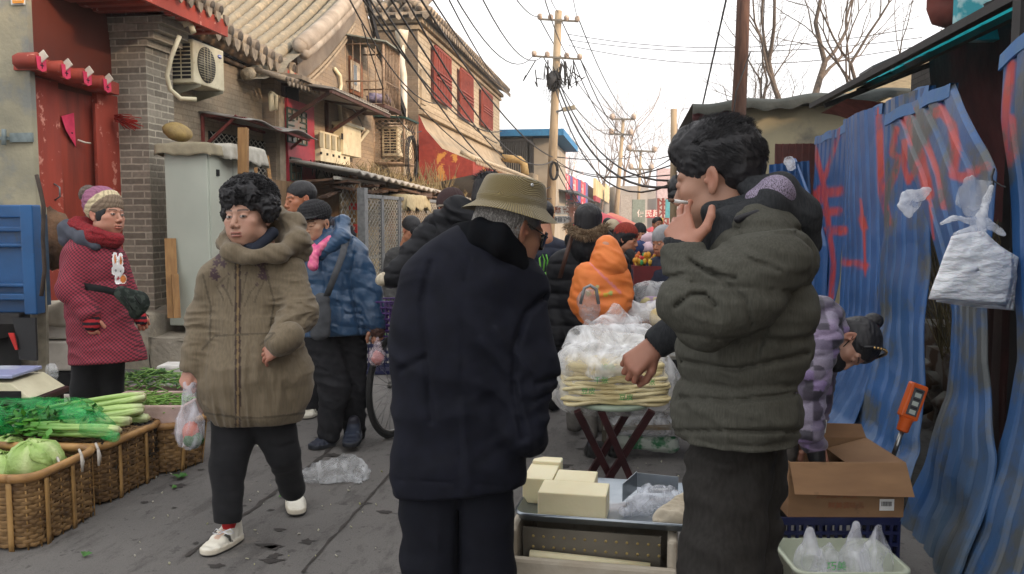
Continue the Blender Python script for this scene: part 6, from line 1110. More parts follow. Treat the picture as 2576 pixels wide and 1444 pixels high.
for u in(1505,1757):b=MB();b.lathe(PZ(u,.075,4.75),[(.045,-.02),(.055,-.01),(.055,.01),(.045,.02)],16,CR*.4+FWD);b.build('caster',tyr,ct_)
film('plastic_bag','clear bag of brown tofu with green print on the cart\'s middle shelf',pv_([((1560,1060),(1680,1068),34,30,.8)],4.85),wf2,21,.008,.012,ax=CR,fa=14,fx=8);tofublock(PZ(1575,.39,4.85),(.2,.14,.07),(0,0,YAW),bt,'dried_tofu','brown tofu block inside the bag on the cart\'s middle shelf')
film('plastic_bag','green printed bag on the cart\'s lowest shelf',pv_([((1570,1110),(1690,1118),18,20,.8)],4.85),M('green_white_film',lin('#a9b0a6'),lin('#2f6a44'),rough=.3,scale=9,contrast=(.5,.56)),22,.008,.010)
zt=.455;T0,T1=G(1296,1306,zt),G(1712,1336,zt);dx_=(T1-T0);Lx=np.linalg.norm(dx_);dx_/=Lx;dy_=np.array([-dx_[1],dx_[0],0]);Lx=.56;Ly=.40;O_=T0.copy();TP=lambda x,y,z:O_+dx_*x+dy_*y+np.array([0,0,z]);RT=Matrix((V(dx_),V(dy_),Vector((0,0,1)))).transposed()
al=M('aluminium',lin('#9aa0a6'),lin('#7b838b'),rough=.28,metal=.85,scale=6)
tr_=thing('metal_tray','shallow aluminium tray holding fresh tofu blocks on the white foam box','tray',TP(Lx/2,Ly/2,0));
def rr_ring(x0,x1,y0,y1,r,z,n=6):
    out=[]
    for cx,cy,a0 in((x1-r,y0+r,-math.pi/2),(x1-r,y1-r,0),(x0+r,y1-r,math.pi/2),(x0+r,y0+r,math.pi)):
        for k in range(n+1):a=a0+math.pi/2*k/n;out.append(TP(cx+r*math.cos(a),cy+r*math.sin(a),z))
    return out
b=MB();b.grid([rr_ring(0,Lx,0,Ly,.04,.022),rr_ring(-.008,Lx+.008,-.008,Ly+.008,.045,.018),rr_ring(-.004,Lx+.004,-.004,Ly+.004,.04,.014),rr_ring(.006,Lx-.006,.006,Ly-.006,.035,-.004),rr_ring(.012,Lx-.012,.012,Ly-.012,.03,-.006),rr_ring(.24,.26,.17,.18,.004,-.006)],closed=True)
b.grid([rr_ring(0,Lx,0,Ly,.04,.022),rr_ring(.014,Lx-.014,.014,Ly-.014,.035,.0),rr_ring(.24,.26,.17,.18,.004,0)],closed=True);b.build('pan',al,tr_)
tf=M('fresh_tofu',lin('#ddd4b2',.98),lin('#d2c7a0',.98),rough=.5,scale=5,bump=.2,bscale=90,sss=.15)
tofublock(TP(.175,.085,.043),(.215,.13,.085),RT,tf,'tofu_block','large tofu block at the front of the tray',bev=.004);tofublock(TP(.045,.235,.043),(.10,.17,.085),RT,tf,'tofu_block','tofu block at the back left of the tray behind the large one',bev=.004);tofublock(TP(.165,.215,.042),(.135,.12,.083),RT,tf,'tofu_block','tofu block behind the large front one',bev=.004)
b=MB();b.prism([TP(.0,.31,.002),TP(.10,.31,.002),TP(.10,.37,.002),TP(.03,.37,.002),TP(.0,.34,.002)],(0,0,1),.095);o=b.build('tofu_block',tf,bevel=.004);tag(o,'rounded tofu off-cut at the far corner of the tray','tofu')
ck_=thing('cleaver','square-bladed tofu cutter lying at the back of the tray','cutter',TP(.38,.3,0));b=MB();b.prism([TP(.32,.20,.01),TP(.36,.33,.012),TP(.36,.33,.075),TP(.32,.20,.07)],dx_,.002);b.build('blade',al,ck_);b=MB();b.prism([TP(.36,.33,.02),TP(.50,.31,.02),TP(.50,.31,.07),TP(.36,.33,.07)],dy_,.002);b.build('back_plate',al,ck_);b=MB();b.tube([TP(.40,.30,.02),TP(.48,.30,.025)],.009,8);b.build('handle',chrome,ck_)
film('plastic_bag','thin bluish plastic bags heaped at the right of the tray',[(TP(.36,.14,.03),TP(.47,.17,.04),.022,.035),(TP(.40,.20,.04),TP(.49,.13,.05),.03,.03),(TP(.33,.09,.015),TP(.40,.12,.02),.012,.02)],plastic('blue_film',(.62,.65,.72),.35,.8,16),31,.0035,.012,ax=(1,0,.4),fa=60,fx=20,k=.02,noise_amp=.004)
film('cotton_cloth','wrung ecru cotton cloth on the right corner of the tray',[(TP(.46,.05,.02),TP(.53,.10,.05),.028,.035),(TP(.50,.04,.03),TP(.55,.05,.03),.03,.025),(TP(.44,.035,.012),TP(.48,.05,.02),.012,.02)],M('ecru_cotton',lin('#b8ae9c',.98),lin('#a59a86'),rough=.95,bump=.3,bscale=200),32,.0035,.012,ax=(.3,1,.3),fa=70,fx=18,k=.015,cat='cloth')
fbx=thing('foam_box','large battered white foam box under the aluminium tray','box',TP(Lx/2-.03,Ly/2,-zt));b=MB()
x0,x1,y0,y1,zb,th=-.02,.50,-.06,Ly,-.445,.03
def tb(mb,xa,xb,ya,yb,za,zb_):mb.box(TP((xa+xb)/2,(ya+yb)/2,(za+zb_)/2),(xb-xa,yb-ya,zb_-za),RT)
tb(b,x0,x1,y0,y0+th,zb,-.10);tb(b,x0,x1,y1-th,y1,zb,-.012);tb(b,x0,x0+th,y0+th,y1-th,zb,-.02);tb(b,x1-th,x1,y0+th,y1-th,zb,-.02);tb(b,x0+th,x1-th,y0+th,y1-th,zb,zb+.03)
b.build('body',M('battered_foam',lin('#b9b0a0',.98),lin('#a79c8a'),rough=.9,scale=9,bump=.6,bscale=50,dirt=lin('#6f5f4a'),dscale=7,dlim=(.56,.66)),fbx,bevel=.012)
b=MB();tb(b,x0+th+.012,x1-th-.02,y0+.075,y0+.08,-.13,-.028);pf=b.build('perforated_plate',M('dull_steel',lin('#7d776c'),lin('#6a655b'),rough=.45,metal=.5,scale=5),fbx)
for r_ in range(2):
    b=MB()
    for k in range(13):b.lathe(TP(x0+th+.045+k*.0325,y0+.0745,-.055-r_*.034),[(.0045,-.001),(.0045,.001)],10,dy_)
    b.build('hole_row',M('amber_hole',lin('#a8935f'),lin('#8f7c4e')),pf)
b=MB();b.tube([TP(x0+th+.04,y0+.045,-.105),TP(x0+th+.22,y0+.045,-.112),TP(x1-th-.05,y0+.045,-.118)],[.016,.018,.017],12);o=b.build('tofu_roll',tf);tag(o,'long pale tofu roll lying in the foam box below the steel plate','tofu');b=MB();tb(b,x0+th+.02,x1-th-.03,y0+.03,y0+.07,-.14,-.137);o=b.build('narrow_tray',al);tag(o,'narrow metal tray under the tofu roll','tray')
D0=3.2;bx_=thing('cardboard_box','open brown cardboard box with a small barcode label on the blue crate','box',P(2120,1310,D0));cbm=M('cardboard',lin('#8a6a4c',.95),lin('#7a5c42',.95),rough=.85,scale=4,bump=.15,bscale=200,stretch=(1,1,4),dirt=lin('#4c3a2c'),dscale=6,dlim=(.62,.72))
FL,FR=P(1982,1290,3.2),P(2272,1312,3.2);hz_=P(1995,1152,3.2)[2];fl,fr=FL.copy(),FR.copy();fl[2]=fr[2]=(FL[2]+FR[2])/2;ex=(fr-fl);W_=np.linalg.norm(ex);ex/=W_;ey=np.array([-ex[1],ex[0],0]);H_=.215;BP=lambda x,y,z:fl+ex*x+ey*y+np.array([0,0,z]);DP=.36;cth=.005
b=MB();b.prism([BP(0,0,0),BP(W_,0,0),BP(W_,0,H_),BP(0,0,H_)],ey,cth);b.prism([BP(0,DP,0),BP(W_,DP,0),BP(W_,DP,H_),BP(0,DP,H_)],ey,cth);b.prism([BP(0,cth,0),BP(0,DP,0),BP(0,DP,H_),BP(0,cth,H_)],ex,cth);b.prism([BP(W_-cth,cth,0),BP(W_-cth,DP,0),BP(W_-cth,DP,H_),BP(W_-cth,cth,H_)],ex,cth);b.prism([BP(cth,cth,.002),BP(W_-cth,cth,.002),BP(W_-cth,DP,.002),BP(cth,DP,.002)],(0,0,1),cth);b.build('walls',cbm,bx_)
b=MB();b.prism([BP(0,-.001,H_),BP(W_,-.001,H_),BP(W_+.012,-.055,H_-.115),BP(.005,-.055,H_-.105)],ey*-1+np.array([0,0,-.3]),.004);b.build('flap',cbm,bx_);b=MB();b.prism([BP(0,0,H_),BP(0,DP,H_),BP(-.03,DP-.02,H_+.06),BP(-.035,.03,H_+.05)],-ex,.004);b.build('flap',cbm,bx_);b=MB();b.prism([BP(W_,0.0,H_),BP(W_,DP,H_),BP(W_-.19,DP-.06,H_-.03),BP(W_-.18,.06,H_-.035)],(0,0,-1),.004);b.build('flap',cbm,bx_);b=MB();b.prism([BP(0,DP,H_),BP(W_,DP,H_),BP(W_-.01,DP+.03,H_+.05),BP(.05,DP+.03,H_+.06)],ey,.004);b.build('flap',cbm,bx_)
b=MB();b.box(BP(W_*.85,-.003,.05),(.055,.002,.045),Matrix((V(ex),V(ey),Vector((0,0,1)))).transposed());lb_=b.build('barcode_label',M('label_white',(.75,.74,.72)),bx_);b=MB();rr=random.Random(2);x=-.02
while x<.02:w_=rr.uniform(.0006,.0022);b.box(BP(W_*.85+x,-.0045,.054),(w_,.001,.018),Matrix((V(ex),V(ey),Vector((0,0,1)))).transposed());x+=w_+rr.uniform(.0008,.002)
b.build('barcode',black,lb_);fi=M('faint_orange_ink',lin('#8a5236'),lin('#80543a'));txt('250ml×30支',BP(W_*.42,-.003,.085),.032,-ey,fi,bx_,'print');txt('鲜美调味品',BP(W_*.50,-.003,.045),.028,-ey,fi,bx_,'print')
crate('plastic_crate','dark blue mesh crate standing under the cardboard box',np.array([*(BP(W_*.42,DP/2,0))[:2],fl[2]/2-.005]),.48,.36,fl[2]-.02,M('navy_plastic',lin('#141b44',.95),lin('#0f1434'),rough=.4),n=16,m=5)
b=MB();
for i in range(5):b.blob(np.array([*(BP(W_*(.2+.15*i),DP/2,0))[:2],.06]),(.06,.05,.05),6,.3)
o=b.build('crate_contents',M('pale_goods',lin('#8f8b84'),lin('#6f6c68')));tag(o,'pale goods showing through the slots of the dark blue crate','goods')
film('plastic_bag','bag of orange snacks squeezed behind the smoking man beside the cardboard box',pv_([((1940,1170),(1950,1190),18,14)],3.35),M('orange_snacks',lin('#9a7040'),lin('#b8784a'),scale=30,rough=.4),35,.006,.006);b=MB();b.lathe(PZ(1938,.34,3.4),[(.07,-.10),(.10,0),(.105,.005),(.09,.005)],20);o=b.build('blue_basin',M('bright_blue_plastic',lin('#1a48a0'),rough=.3));tag(o,'bright blue basin rim between the smoking man and the cardboard box','basin')
tub=thing('plastic_tub','pale green-white tub of tied plastic bags at the bottom right','tub',PZ(2110,0,3.02));c=PZ(2108,.17,3.05);R_=Matrix.Rotation(YAW,3,'Z');b=MB()
def ring(sx,sy,z,r=.05,n=6):
    out=[]
    for cx,cy,a0 in((sx-r,-sy+r,-math.pi/2),(sx-r,sy-r,0),(-sx+r,sy-r,math.pi/2),(-sx+r,-sy+r,math.pi)):
        for k in range(n+1):a=a0+math.pi/2*k/n;q=R_@Vector((cx+r*math.cos(a),cy+r*math.sin(a),z));out.append(np.array(c)+np.array(q))
    return out
b.grid([ring(.14,.10,-.16),ring(.17,.13,-.158),ring(.19,.15,0),ring(.205,.165,.002),ring(.205,.165,-.012),ring(.195,.155,-.012)],closed=True);b.grid([ring(.19,.15,.0),ring(.168,.128,-.15),ring(.01,.01,-.15,.005)],closed=True);b.build('tub_body',M('pale_green_plastic',lin('#b4baa8',.98),lin('#a5ab98'),rough=.4),tub)
for i,(u,D,h_)in enumerate(((2035,3.0,.07),(2085,2.98,.02),(2150,3.02,.085),(2205,3.05,.06))):
    q=PZ(u,.14,D);bo=film('tied_bag',['knotted bag standing at the left of the tub','low bag with looped handle and green lettering in the tub','tallest pointed bag in the middle of the tub','pointed bag at the right of the tub'][i],[(q,q+np.array([0,0,.03]),.06,.05),(q+np.array([0,0,.03]),q+np.array([0,0,.07+h_]),.045,.012)],wf,40+i,.005,.007,ax=CR,fa=60,fx=8,k=.02)
    if i==1:txt('巧美',q+np.array([0,0,.045])-FWD*.068,.035,-FWD,gi,bo,'print')
og=thing('handheld_scale','orange digital device with three small displays on a steel rod against the blue fence','scale',P(2250,1120,3.5));D_=3.45;a,e=P(2312,966,D_),P(2281,1052,D_);dn_=(e-a)/np.linalg.norm(e-a);sx_=np.cross(dn_,FWD);sx_/=np.linalg.norm(sx_);RG=Matrix((V(sx_),V(-FWD),V(-dn_))).transposed();om=M('orange_plastic',lin('#cc5a1f',.98),lin('#b9501b'),rough=.4)
b=MB();b.box((a+e)/2,(.078,.04,np.linalg.norm(e-a)),RG,taper=.96);b.build('body',om,og,bevel=.008);b=MB();b.lathe(e,[(.032,0),(.026,.012),(.024,.055),(.016,.06)],14,dn_);b.build('collar',om,og,bevel=.002);m_=(a+e)/2-FWD*.021-sx_*.0;b=MB();b.box(m_,(.045,.003,.115),RG);fp=b.build('face_plate',M('grey_plate',lin('#4c4d50')),og)
for k in(-1,0,1):b=MB();b.box(m_-FWD*.003+dn_*.036*k+dn_*.006,(.026,.002,.018),RG);b.build('display',M('lcd',lin('#a9b0a6'),lin('#9aa198'),rough=.2),fp);b=MB();b.box(m_-FWD*.003+dn_*(.036*k-.012),(.028,.002,.006),RG);b.build('caption',black,fp)
b=MB();b.tube([e+dn_*.055,e+dn_*.17],.010,8);b.build('rod',chrome,og)
HB=thing('bag_bundle','thick bundle of white carrier bags tied up by a knotted bag on the blue fence','bags',P(2450,600,3.25));wm=M('hdpe_white',lin('#e4e6ea',.98),lin('#cdd1d8',.98),rough=.3,scale=5,stretch=(1,1,2.5),bump=.6,bscale=14,bdist=.008,sss=.1)
dd=[(tuple((u+i*4-6+rr.gauss(0,3),v+i*3+rr.gauss(0,3))for u,v in((2442,584),(2470,580),(2520,618),(2552,640),(2546,700),(2536,768),(2440,762),(2346,744),(2362,690),(2400,600))),3.17+.016*i)for i in range(5)]
for i,(poly,D)in enumerate(dd):
    rows=[];cx,cy=2460,680;n=40;q=[]
    for k in range(n):t=k/n*len(poly);j=int(t);f=t-j;p,r=poly[j],poly[(j+1)%len(poly)];q.append((p[0]+(r[0]-p[0])*f,p[1]+(r[1]-p[1])*f))
    for s in np.linspace(1,.02,14):
        row=[]
        for(u,v)in q:
            uu,vv=cx+(u-cx)*s,cy+(v-cy)*s;w_=fbm(np.array([[uu*.018+i*5,vv*.05,1.+i]]),3)[0];row.append(P(uu+2*w_,vv+2*w_,D-.02*(1-s**3)+.016*w_+.00012*(vv-600)))
        rows.append(row)
    b=MB();b.grid(rows,closed=True);o=b.build('bag_sheets',wm,HB);md=o.modifiers.new('t','SOLIDIFY');md.thickness=.005;md.offset=-1
kf=plastic('knot_film',(.78,.8,.84),.35,.85,12,.2)
film('knot',None,pv_([((2462,590),(2470,545),18,12),((2470,560),(2400,548),12,4),((2400,548),(2368,562),9,4),((2470,570),(2405,590),9,5),((2480,560),(2525,590),12,5),((2470,545),(2482,500),9,8),((2482,500),(2495,470),8,5)],3.2),kf,51,.0045,.006,HB,ax=(0,0,1),fa=30,fx=20,k=.01)
film('loop_bag',None,pv_([((2450,490),(2448,485),34,34,.35),((2440,505),(2446,520),26,16,.4),((2478,470),(2492,460),10,4)],3.22),plastic('thin_loop',(.6,.62,.66),.2,.6,9),52,.006,.008,HB,ax=(1,0,0),fa=30,fx=10,k=.02)
b=MB();b.tube([P(2500,425,3.3),P(2494,445,3.25),P(2498,465,3.22)],.005,5);b.tube([P(2494,452,3.25),P(2520,468,3.2),P(2530,470,3.18)],.003,5);b.build('wire_tie',black,HB)
film('plastic_bag','small knotted clear bag hooked on the blue fence',pv_([((2290,505),(2284,515),24,18,.4),((2284,518),(2284,538),14,4,.4),((2305,496),(2325,484),10,6,.5),((2325,484),(2332,480),7,5,.5)],3.85),kf,53,.005,.008,ax=(1,0,1),fa=30,fx=12,k=.015)
film('plastic_bag','scrap of torn bag on the tip of the narrow leaning blue sheet',pv_([((1985,405),(1990,420),12,10,.5)],6.9),kf,54,.01,.01,k=.02)
SKIN=M('skin',(1,1,1),(.9,.86,.84),rough=.5,scale=18,bump=.12,bscale=220,attr=True,sss=.03,spec=.4,bdist=.0015)
def gs(L,c,r):
    r=np.asarray(r if hasattr(r,'__len__')else(r,r,r),float);return np.exp(-(((L-np.asarray(c))/r)**2).sum(1))
class Fig:
    def __init__(s,D,label,foot,group=None,ground=None):
        s.D=D;b=PZ(foot,0,D);s.root=thing('person',label,'person',b,group);s.acc=Acc();s.skin=lin('#c08a6c',.95)
    def J(s,u,v,dd=0.):return P(u,v,s.D+dd)
    def r(s,n):return px(n,s.D)
    def pr(s,L):
        out=[]
        for c in L:
            a=s.J(*c[0]);b=s.J(*c[1]);t=[a,b,s.r(c[2]),s.r(c[3])]
            if len(c)>4:t.append(c[4])
            if len(c)>5:t.append(view(c[5]))
            out.append(tuple(t))
        return out
    def body(s,L,h=.014):
        pr=s.pr(L);lo,hi=bounds(pr);v,q=sdf_mesh(union(pr,.03),lo,hi,h);s.acc.add(v,q,s.skin);return s
    def head(s,u,v,dd,face,s_=1.,up=(0,1,0),old=0.,cheek=.5,hide=None,brow=(.02,.015,.012),hairc=(.015,.014,.016),hairline=None,h=None,look=0.,neck=True,lip=None,male=False,fat=0.,shut=False):
        c=s.J(u,v,dd);Y=view(face);Z=view(up);X=np.cross(Y,Z);X/=np.linalg.norm(X);Z=np.cross(X,Y)
        R=np.stack([X,Y,Z],1);s.hc,s.hR,s.hs=c,R,s_
        m=1.12 if male else 1.
        def f(p):
            L=((p-c)@R)/s_;L=L.copy();L[:,0]=np.abs(L[:,0])+0
            d=ell(L,(0,-.018,.038),(.077,.096,.082))
            d=smin(d,ell(L,(0,.022,-.035),(.060+.006*fat,.064,.082)),.03)
            d=smin(d,ell(L,(0,.050,-.092),(.026*m+.01*fat,.030,.024)),.028)
            d=smin(d,ell(L,(.044,.004,-.068),(.018*m+.008*fat,.040,.026)),.03)
            d=smin(d,ell(L,(.040,.052,-.022),(.026+.006*fat,.026,.022)),.02)
            d=smin(d,ell(L,(.030,.058,-.058),(.022+.006*fat,.022,.024)),.025)
            d=smin(d,cone(L,(0,.080,.020),(.046,.066,.020),.010,.008),.014)
            d=smax(d,-ell(L,(.031,.098,.001),(.019,.018,.012)),.010)
            d=smin(d,ell(L,(.031,.0735,.0005),(.0165,.0135,.0125)),.003)
            d=smin(d,cone(L,(0,.080,.008),(0,.100,-.030),.0075,.0115),.008)
            d=smin(d,ell(L,(.0125,.093,-.037),(.0085,.011,.0085)),.005)
            d=smax(d,-ell(L,(.007,.0985,-.046),(.0038,.006,.005)),.003)
            d=smin(d,ell(L,(0,.074,-.066),(.028,.020,.018)),.012)
            d=smin(d,ell(L,(0,.0925,-.062),(.021,.0075,.0055)),.004)
            d=smin(d,ell(L,(0,.0905,-.074),(.018,.0085,.0065)),.004)
            d=smax(d,-cone(L,(0,.1015,-.0675),(.022,.089,-.069),.0022,.0018),.0025)
            d=smax(d,-ell(L,(0,.1,-.084),(.018,.008,.004)),.006)
            if old:
                d=d+old*.004*gs(L,(.028,.085,-.045),(.006,.02,.022))+old*.0015*(ridged(L*np.array([30,30,90]))*gs(L,(.0,.09,.05),(.05,.04,.02)))
                d=d-old*.003*gs(L,(.031,.08,-.016),(.014,.02,.006))
            Le=L-np.array([.0765,-.014,-.006]);e=ell(L,(.079,-.016,-.006),(.0065,.0175,.0315),np.array([[.92,.39,0],[-.39,.92,.1],[0,-.1,1]]).T)
            e=smin(e,ell(L,(.077,-.010,-.032),(.005,.009,.011)),.006)
            e=smax(e,-ell(L,(.088,-.010,-.004),(.008,.010,.020)),.004)
            e=smin(e,ell(L,(.078,.001,-.008),(.004,.004,.007)),.004)
            d=smin(d,e,.004)
            if neck:d=smin(d,cone(L,(0,-.022,-.06),(0,-.040,-.17),.050*m,.058*m),.02)
            return d*s_
        hh=h or max(.0024,s.r(1.1));pad=.02
        cs=np.array([[a,b,e]for a in(-.11,.11)for b in(-.13,.125)for e in(-.19,.14)])*s_;W=cs@R.T+c
        v,q=sdf_mesh(f,W.min(0),W.max(0),hh,B=5)
        L=((v-c)@R)/s_;A=np.abs(L[:,0]);LA=L.copy();LA[:,0]=A
        col=np.tile(np.array(s.skin),(len(v),1))
        def mixc(w,cc):
            nonlocal col
            w=np.clip(w,0,1)[:,None];col=col*(1-w)+np.array(cc)*w
        red=np.array(s.skin)*np.array([1.03,.78,.74])
        mixc(cheek*gs(LA,(.042,.065,-.028),.026),red);mixc(.6*cheek*gs(L,(0,.105,-.036),.014),red);mixc(.8*(A>.074)*gs(LA,(.082,-.015,-.005),.03),red)
        mixc(.9*np.clip(1-np.abs(np.where(L[:,2]>-.068,(L[:,2]+.062)/.006,(L[:,2]+.0745)/.0075)),0,1)*(L[:,1]>.082)*(A<.024),lip or red*np.array([.85,.6,.62]))
        mixc(1.*(np.abs(L[:,2]+.0682)<.0014)*(A<.023)*(L[:,1]>.08),(.09,.03,.025))
        bz=.0205+.004*np.sqrt(np.maximum(0,1-((A-.033)/.022)**2))
        mixc(.92*np.clip(1.25-np.abs(L[:,2]-bz)/.0042,0,1)*(A>.012)*(A<.052)*(L[:,1]>.05),brow)
        ey=((A-.0315)/.0125)**2+((L[:,2]+.0005)/.0046)**2
        mixc(1.*(ey<1.5)*(L[:,1]>.07),(.07,.035,.025));mixc((0. if shut else 1.)*(ey<.95)*(L[:,1]>.07)*(L[:,2]<.0035),(.42,.38,.36));mixc((.95 if shut else 0.)*(ey<1.5)*(L[:,2]>-.0028),s.skin)
        ex=L[:,0]-np.sign(L[:,0])*.0315-look*.004
        mixc((0. if shut else 1.)*((ex/.0052)**2+((L[:,2]+.0002)/.0052)**2<1)*(ey<1.1)*(L[:,1]>.07),(.012,.008,.007))
        mixc(.5*gs(LA,(.031,.085,-.012),(.016,.02,.005)),np.array(s.skin)*.72)
        mixc(1.*(A<.011)*(A>.003)*(np.abs(L[:,2]+.0465)<.0035)*(L[:,1]>.09),(.06,.02,.015))
        if hairline is not None:mixc(np.clip(hairline(L)*2,0,1),hairc)
        s.acc.add(v,q,col);return s
    def hl(s,x,y,z):return s.hc+s.hR@(np.array([x,y,z])*s.hs)
    def hand(s,wrist,mid,nrm,curl=.5,sc=1.,thumb=1,spread=.1,curls=None,h=.0032,tcurl=.3,tout=.9):
        w=np.asarray(wrist,float);d=np.asarray(mid,float)-w;d/=np.linalg.norm(d)
        n=np.asarray(nrm,float);n=n-d*(n@d);n/=np.linalg.norm(n);sd=np.cross(d,n)*thumb
        pl=.092*sc;fs=[]
        pal=[(w-d*.03*sc,w+d*.01*sc,.026*sc,.027*sc),(w+sd*.014*sc,w+d*pl+sd*.026*sc,.020*sc,.0135*sc),(w,w+d*pl*1.03+sd*.006*sc,.021*sc,.0135*sc),(w-sd*.01*sc,w+d*pl*.98-sd*.014*sc,.020*sc,.013*sc),(w-sd*.014*sc,w+d*pl*.88-sd*.032*sc,.018*sc,.012*sc)]
        base=union(pal,.012*sc);fl=[.072,.080,.074,.058]
        for i in range(4):
            cu=(curls[i]if curls else curl);off=[.027,.008,-.012,-.031][i];kb=pl*[.99,1.03,.99,.9][i]
            q=w+d*kb+sd*off*sc;ang=0;dirf=d+sd*spread*(1.4-i)*.9;dirf/=np.linalg.norm(dirf);r=.0098*sc*(1 if i<3 else .88)
            for k,fr in enumerate((.46,.31,.25)):
                ang+=cu*[.75,1.05,.7][k]*1.25
                e=q+(dirf*math.cos(ang)-n*math.sin(ang))*fl[i]*fr*sc;fs.append((q,e,r,r*.93));q=e;r*=.92
        tb=w+d*.022*sc+sd*.022*sc-n*.006*sc;t1=d*.6+sd*tout-n*.25;t1/=np.linalg.norm(t1);q=tb+t1*.043*sc
        t2=d*(1-.2)+sd*(.5-tcurl)-n*(.2+tcurl);t2/=np.linalg.norm(t2);q2=q+t2*.033*sc;t3=d*.9+sd*(.2-tcurl*1.2)-n*(.2+tcurl);t3/=np.linalg.norm(t3)
        th=union([(tb,q,.0155*sc,.0125*sc),(q,q2,.0122*sc,.0105*sc),(q2,q2+t3*.026*sc,.0108*sc,.0088*sc)],.004)
        fu=fs
        def f(p):
            dd=smin(base(p),th(p),.010*sc)
            fd=None
            for g in fu:
                e=cone(p,*g);fd=e if fd is None else np.minimum(fd,e)
            return smin(dd,fd,.0045*sc)
        pts=[g[0]for g in fs]+[g[1]for g in fs]+[w-d*.06,w,tb,q,q2,q2+t3*.03]
        v,q_=sdf_mesh(f,np.min(pts,0)-.035,np.max(pts,0)+.035,h,B=5)
        col=np.tile(np.array(s.skin),(len(v),1));kn=np.zeros(len(v))
        for g in fs:kn=np.maximum(kn,np.exp(-((v-g[0])**2).sum(1)/.0001))
        tips=np.zeros(len(v))
        for i in(2,5,8,11):tips=np.maximum(tips,np.exp(-((v-fs[i][1])**2).sum(1)/.00012))
        col=col*(1-.45*np.maximum(kn,tips)[:,None]*np.array([0.05,.5,.55]));col=col*np.array([1.02,.87,.86])
        s.acc.add(v,q_,col);return s
    def cloth(s,name,L,mat,k=.04,disp=(),h=None,cuts=(),carve=(),col=None,label=None,parent=None,cc=(1,1,1),raw=(),ck=.012,extra=None):
        pr=s.pr(L)+list(raw);lo,hi=bounds(pr,.07);cv=s.pr(carve)
        def f(p):
            d=union(pr,k)(p)
            if extra:d=extra(p,d)
            for g in disp:d=d-g(p)
            for c in cv:d=smax(d,-cone(p,*c),ck)
            for a,n in cuts:d=smax(d,(p-np.asarray(a))@np.asarray(n),.008)
            return d
        v,q=sdf_mesh(f,lo,hi,h or max(.006,s.r(1.9)),marg=.02)
        A=Acc();A.add(v,q,(col(v)if col else cc));o=A.build(name,mat,parent or s.root)
        if label:o['label']=label
        return o
    def shoe(s,heel,toe,w,hgt,mat,cols,lift=0,sole=.03,label=None,ank=True,tz=0):
        a=np.asarray(heel,float)+np.array([0,0,lift]);b=np.asarray(toe,float)+np.array([0,0,lift+tz]);d=b-a;Lh=np.linalg.norm(d);d/=Lh;sd=np.cross(d,[0,0,1.]);sd/=np.linalg.norm(sd);up=np.cross(sd,d)
        R=np.stack([d,sd,up],1)
        def f(p):
            q=(p-a)@R;x=q[:,0]/Lh;y=q[:,1];z=q[:,2]
            hw=w*(.40+.14*np.sin(np.clip(x,0,1)*math.pi*1.15-.5));
            top=hgt*(1-.62*np.clip((x-.30)/.55,0,1)**.8)
            d0=np.maximum(np.abs(y)/np.maximum(hw*.5,.001)-1,-1)*hw*.5
            xx=np.clip(q[:,0],w*.42,Lh-w*.42);pl=np.sqrt((q[:,0]-xx)**2+y**2)-hw*1.0*(1-.25*np.clip(z/hgt,0,1))
            dz=np.maximum(z-top,-z);dd=smax(pl,dz,.02)
            so=smax(np.sqrt((q[:,0]-xx)**2+y**2)-hw*1.06,np.maximum(z-sole,-z),.006)
            dd=smin(dd,so,.003)
            if ank:dd=smin(dd,cone(p,a+d*Lh*.26+up*hgt*.6,a+d*Lh*.24+up*hgt*1.12,w*.36,w*.34),.02)
            dd=dd+.0015*np.sin(x*38)*(z>sole)*(z<hgt*.7)
            return dd
        W=np.array([a,b]);v,q=sdf_mesh(f,W.min(0)-.09-np.array([0,0,.02]),W.max(0)+.09+np.array([0,0,hgt]),max(.005,s.r(1.3)))
        L=(v-a)@R;base,solec,acc,lace=cols;c=np.tile(np.array(base),(len(v),1))
        c[L[:,2]<sole]=solec;c[L[:,2]<sole*.3]=(.03,.03,.03)
        st=(np.abs((L[:,0]/Lh-.45)-L[:,2]*1.6)<.035)&(L[:,2]>sole)&(np.abs(L[:,1])>w*.25);c[st]=acc
        tg=(L[:,0]/Lh>.35)&(L[:,0]/Lh<.68)&(np.abs(L[:,1])<w*.16)&(L[:,2]>sole*1.3);c[tg]=lace
        c[(L[:,2]>hgt*1.0)]=(.02,.02,.03)
        A=Acc();A.add(v,q,c);o=A.build('shoe',mat,s.root)
        if label:o['label']=label
        return o
    def hairshell(s,name,f,mat,lo=(-.13,-.15,-.17),hi=(.13,.14,.16),h=None,cc=(1,1,1),col=None,label=None):
        c,R,k=s.hc,s.hR,s.hs;cs=np.array([[a,b,e]for a in(lo[0],hi[0])for b in(lo[1],hi[1])for e in(lo[2],hi[2])])*k;W=cs@R.T+c
        v,q=sdf_mesh(lambda p:f(((p-c)@R)/k)*k,W.min(0),W.max(0),h or max(.0035,s.r(1.6)),B=5,marg=.01)
        A=Acc();A.add(v,q,col(((v-c)@R)/k)if col else cc);o=A.build(name,mat,s.root)
        if label:o['label']=label
        return o
    def strands(s,parent,mat,n,fn,name='hair_strands',r=.0011,m=3):
        b=MB();b.smooth=True
        for i in range(n):
            pts=fn(i)
            if pts is None:continue
            pts=[s.hl(*q)for q in pts];N=len(pts)
            b.tube(pts,[r*s.hs*(1-.75*j/(N-1))for j in range(N)],n=m,cap=False)
        o=b.build(name,mat,parent);return o
    def done(s):
        s.bodyo=s.acc.build('body',SKIN,s.root);return s.bodyo
CLOTH=lambda name,c,c2=None,**k:M(name,c,c2,**{**dict(rough=.85,scale=25,bump=.12,bscale=260,sheen=.0,spec=.18,bdist=.0012),**k})
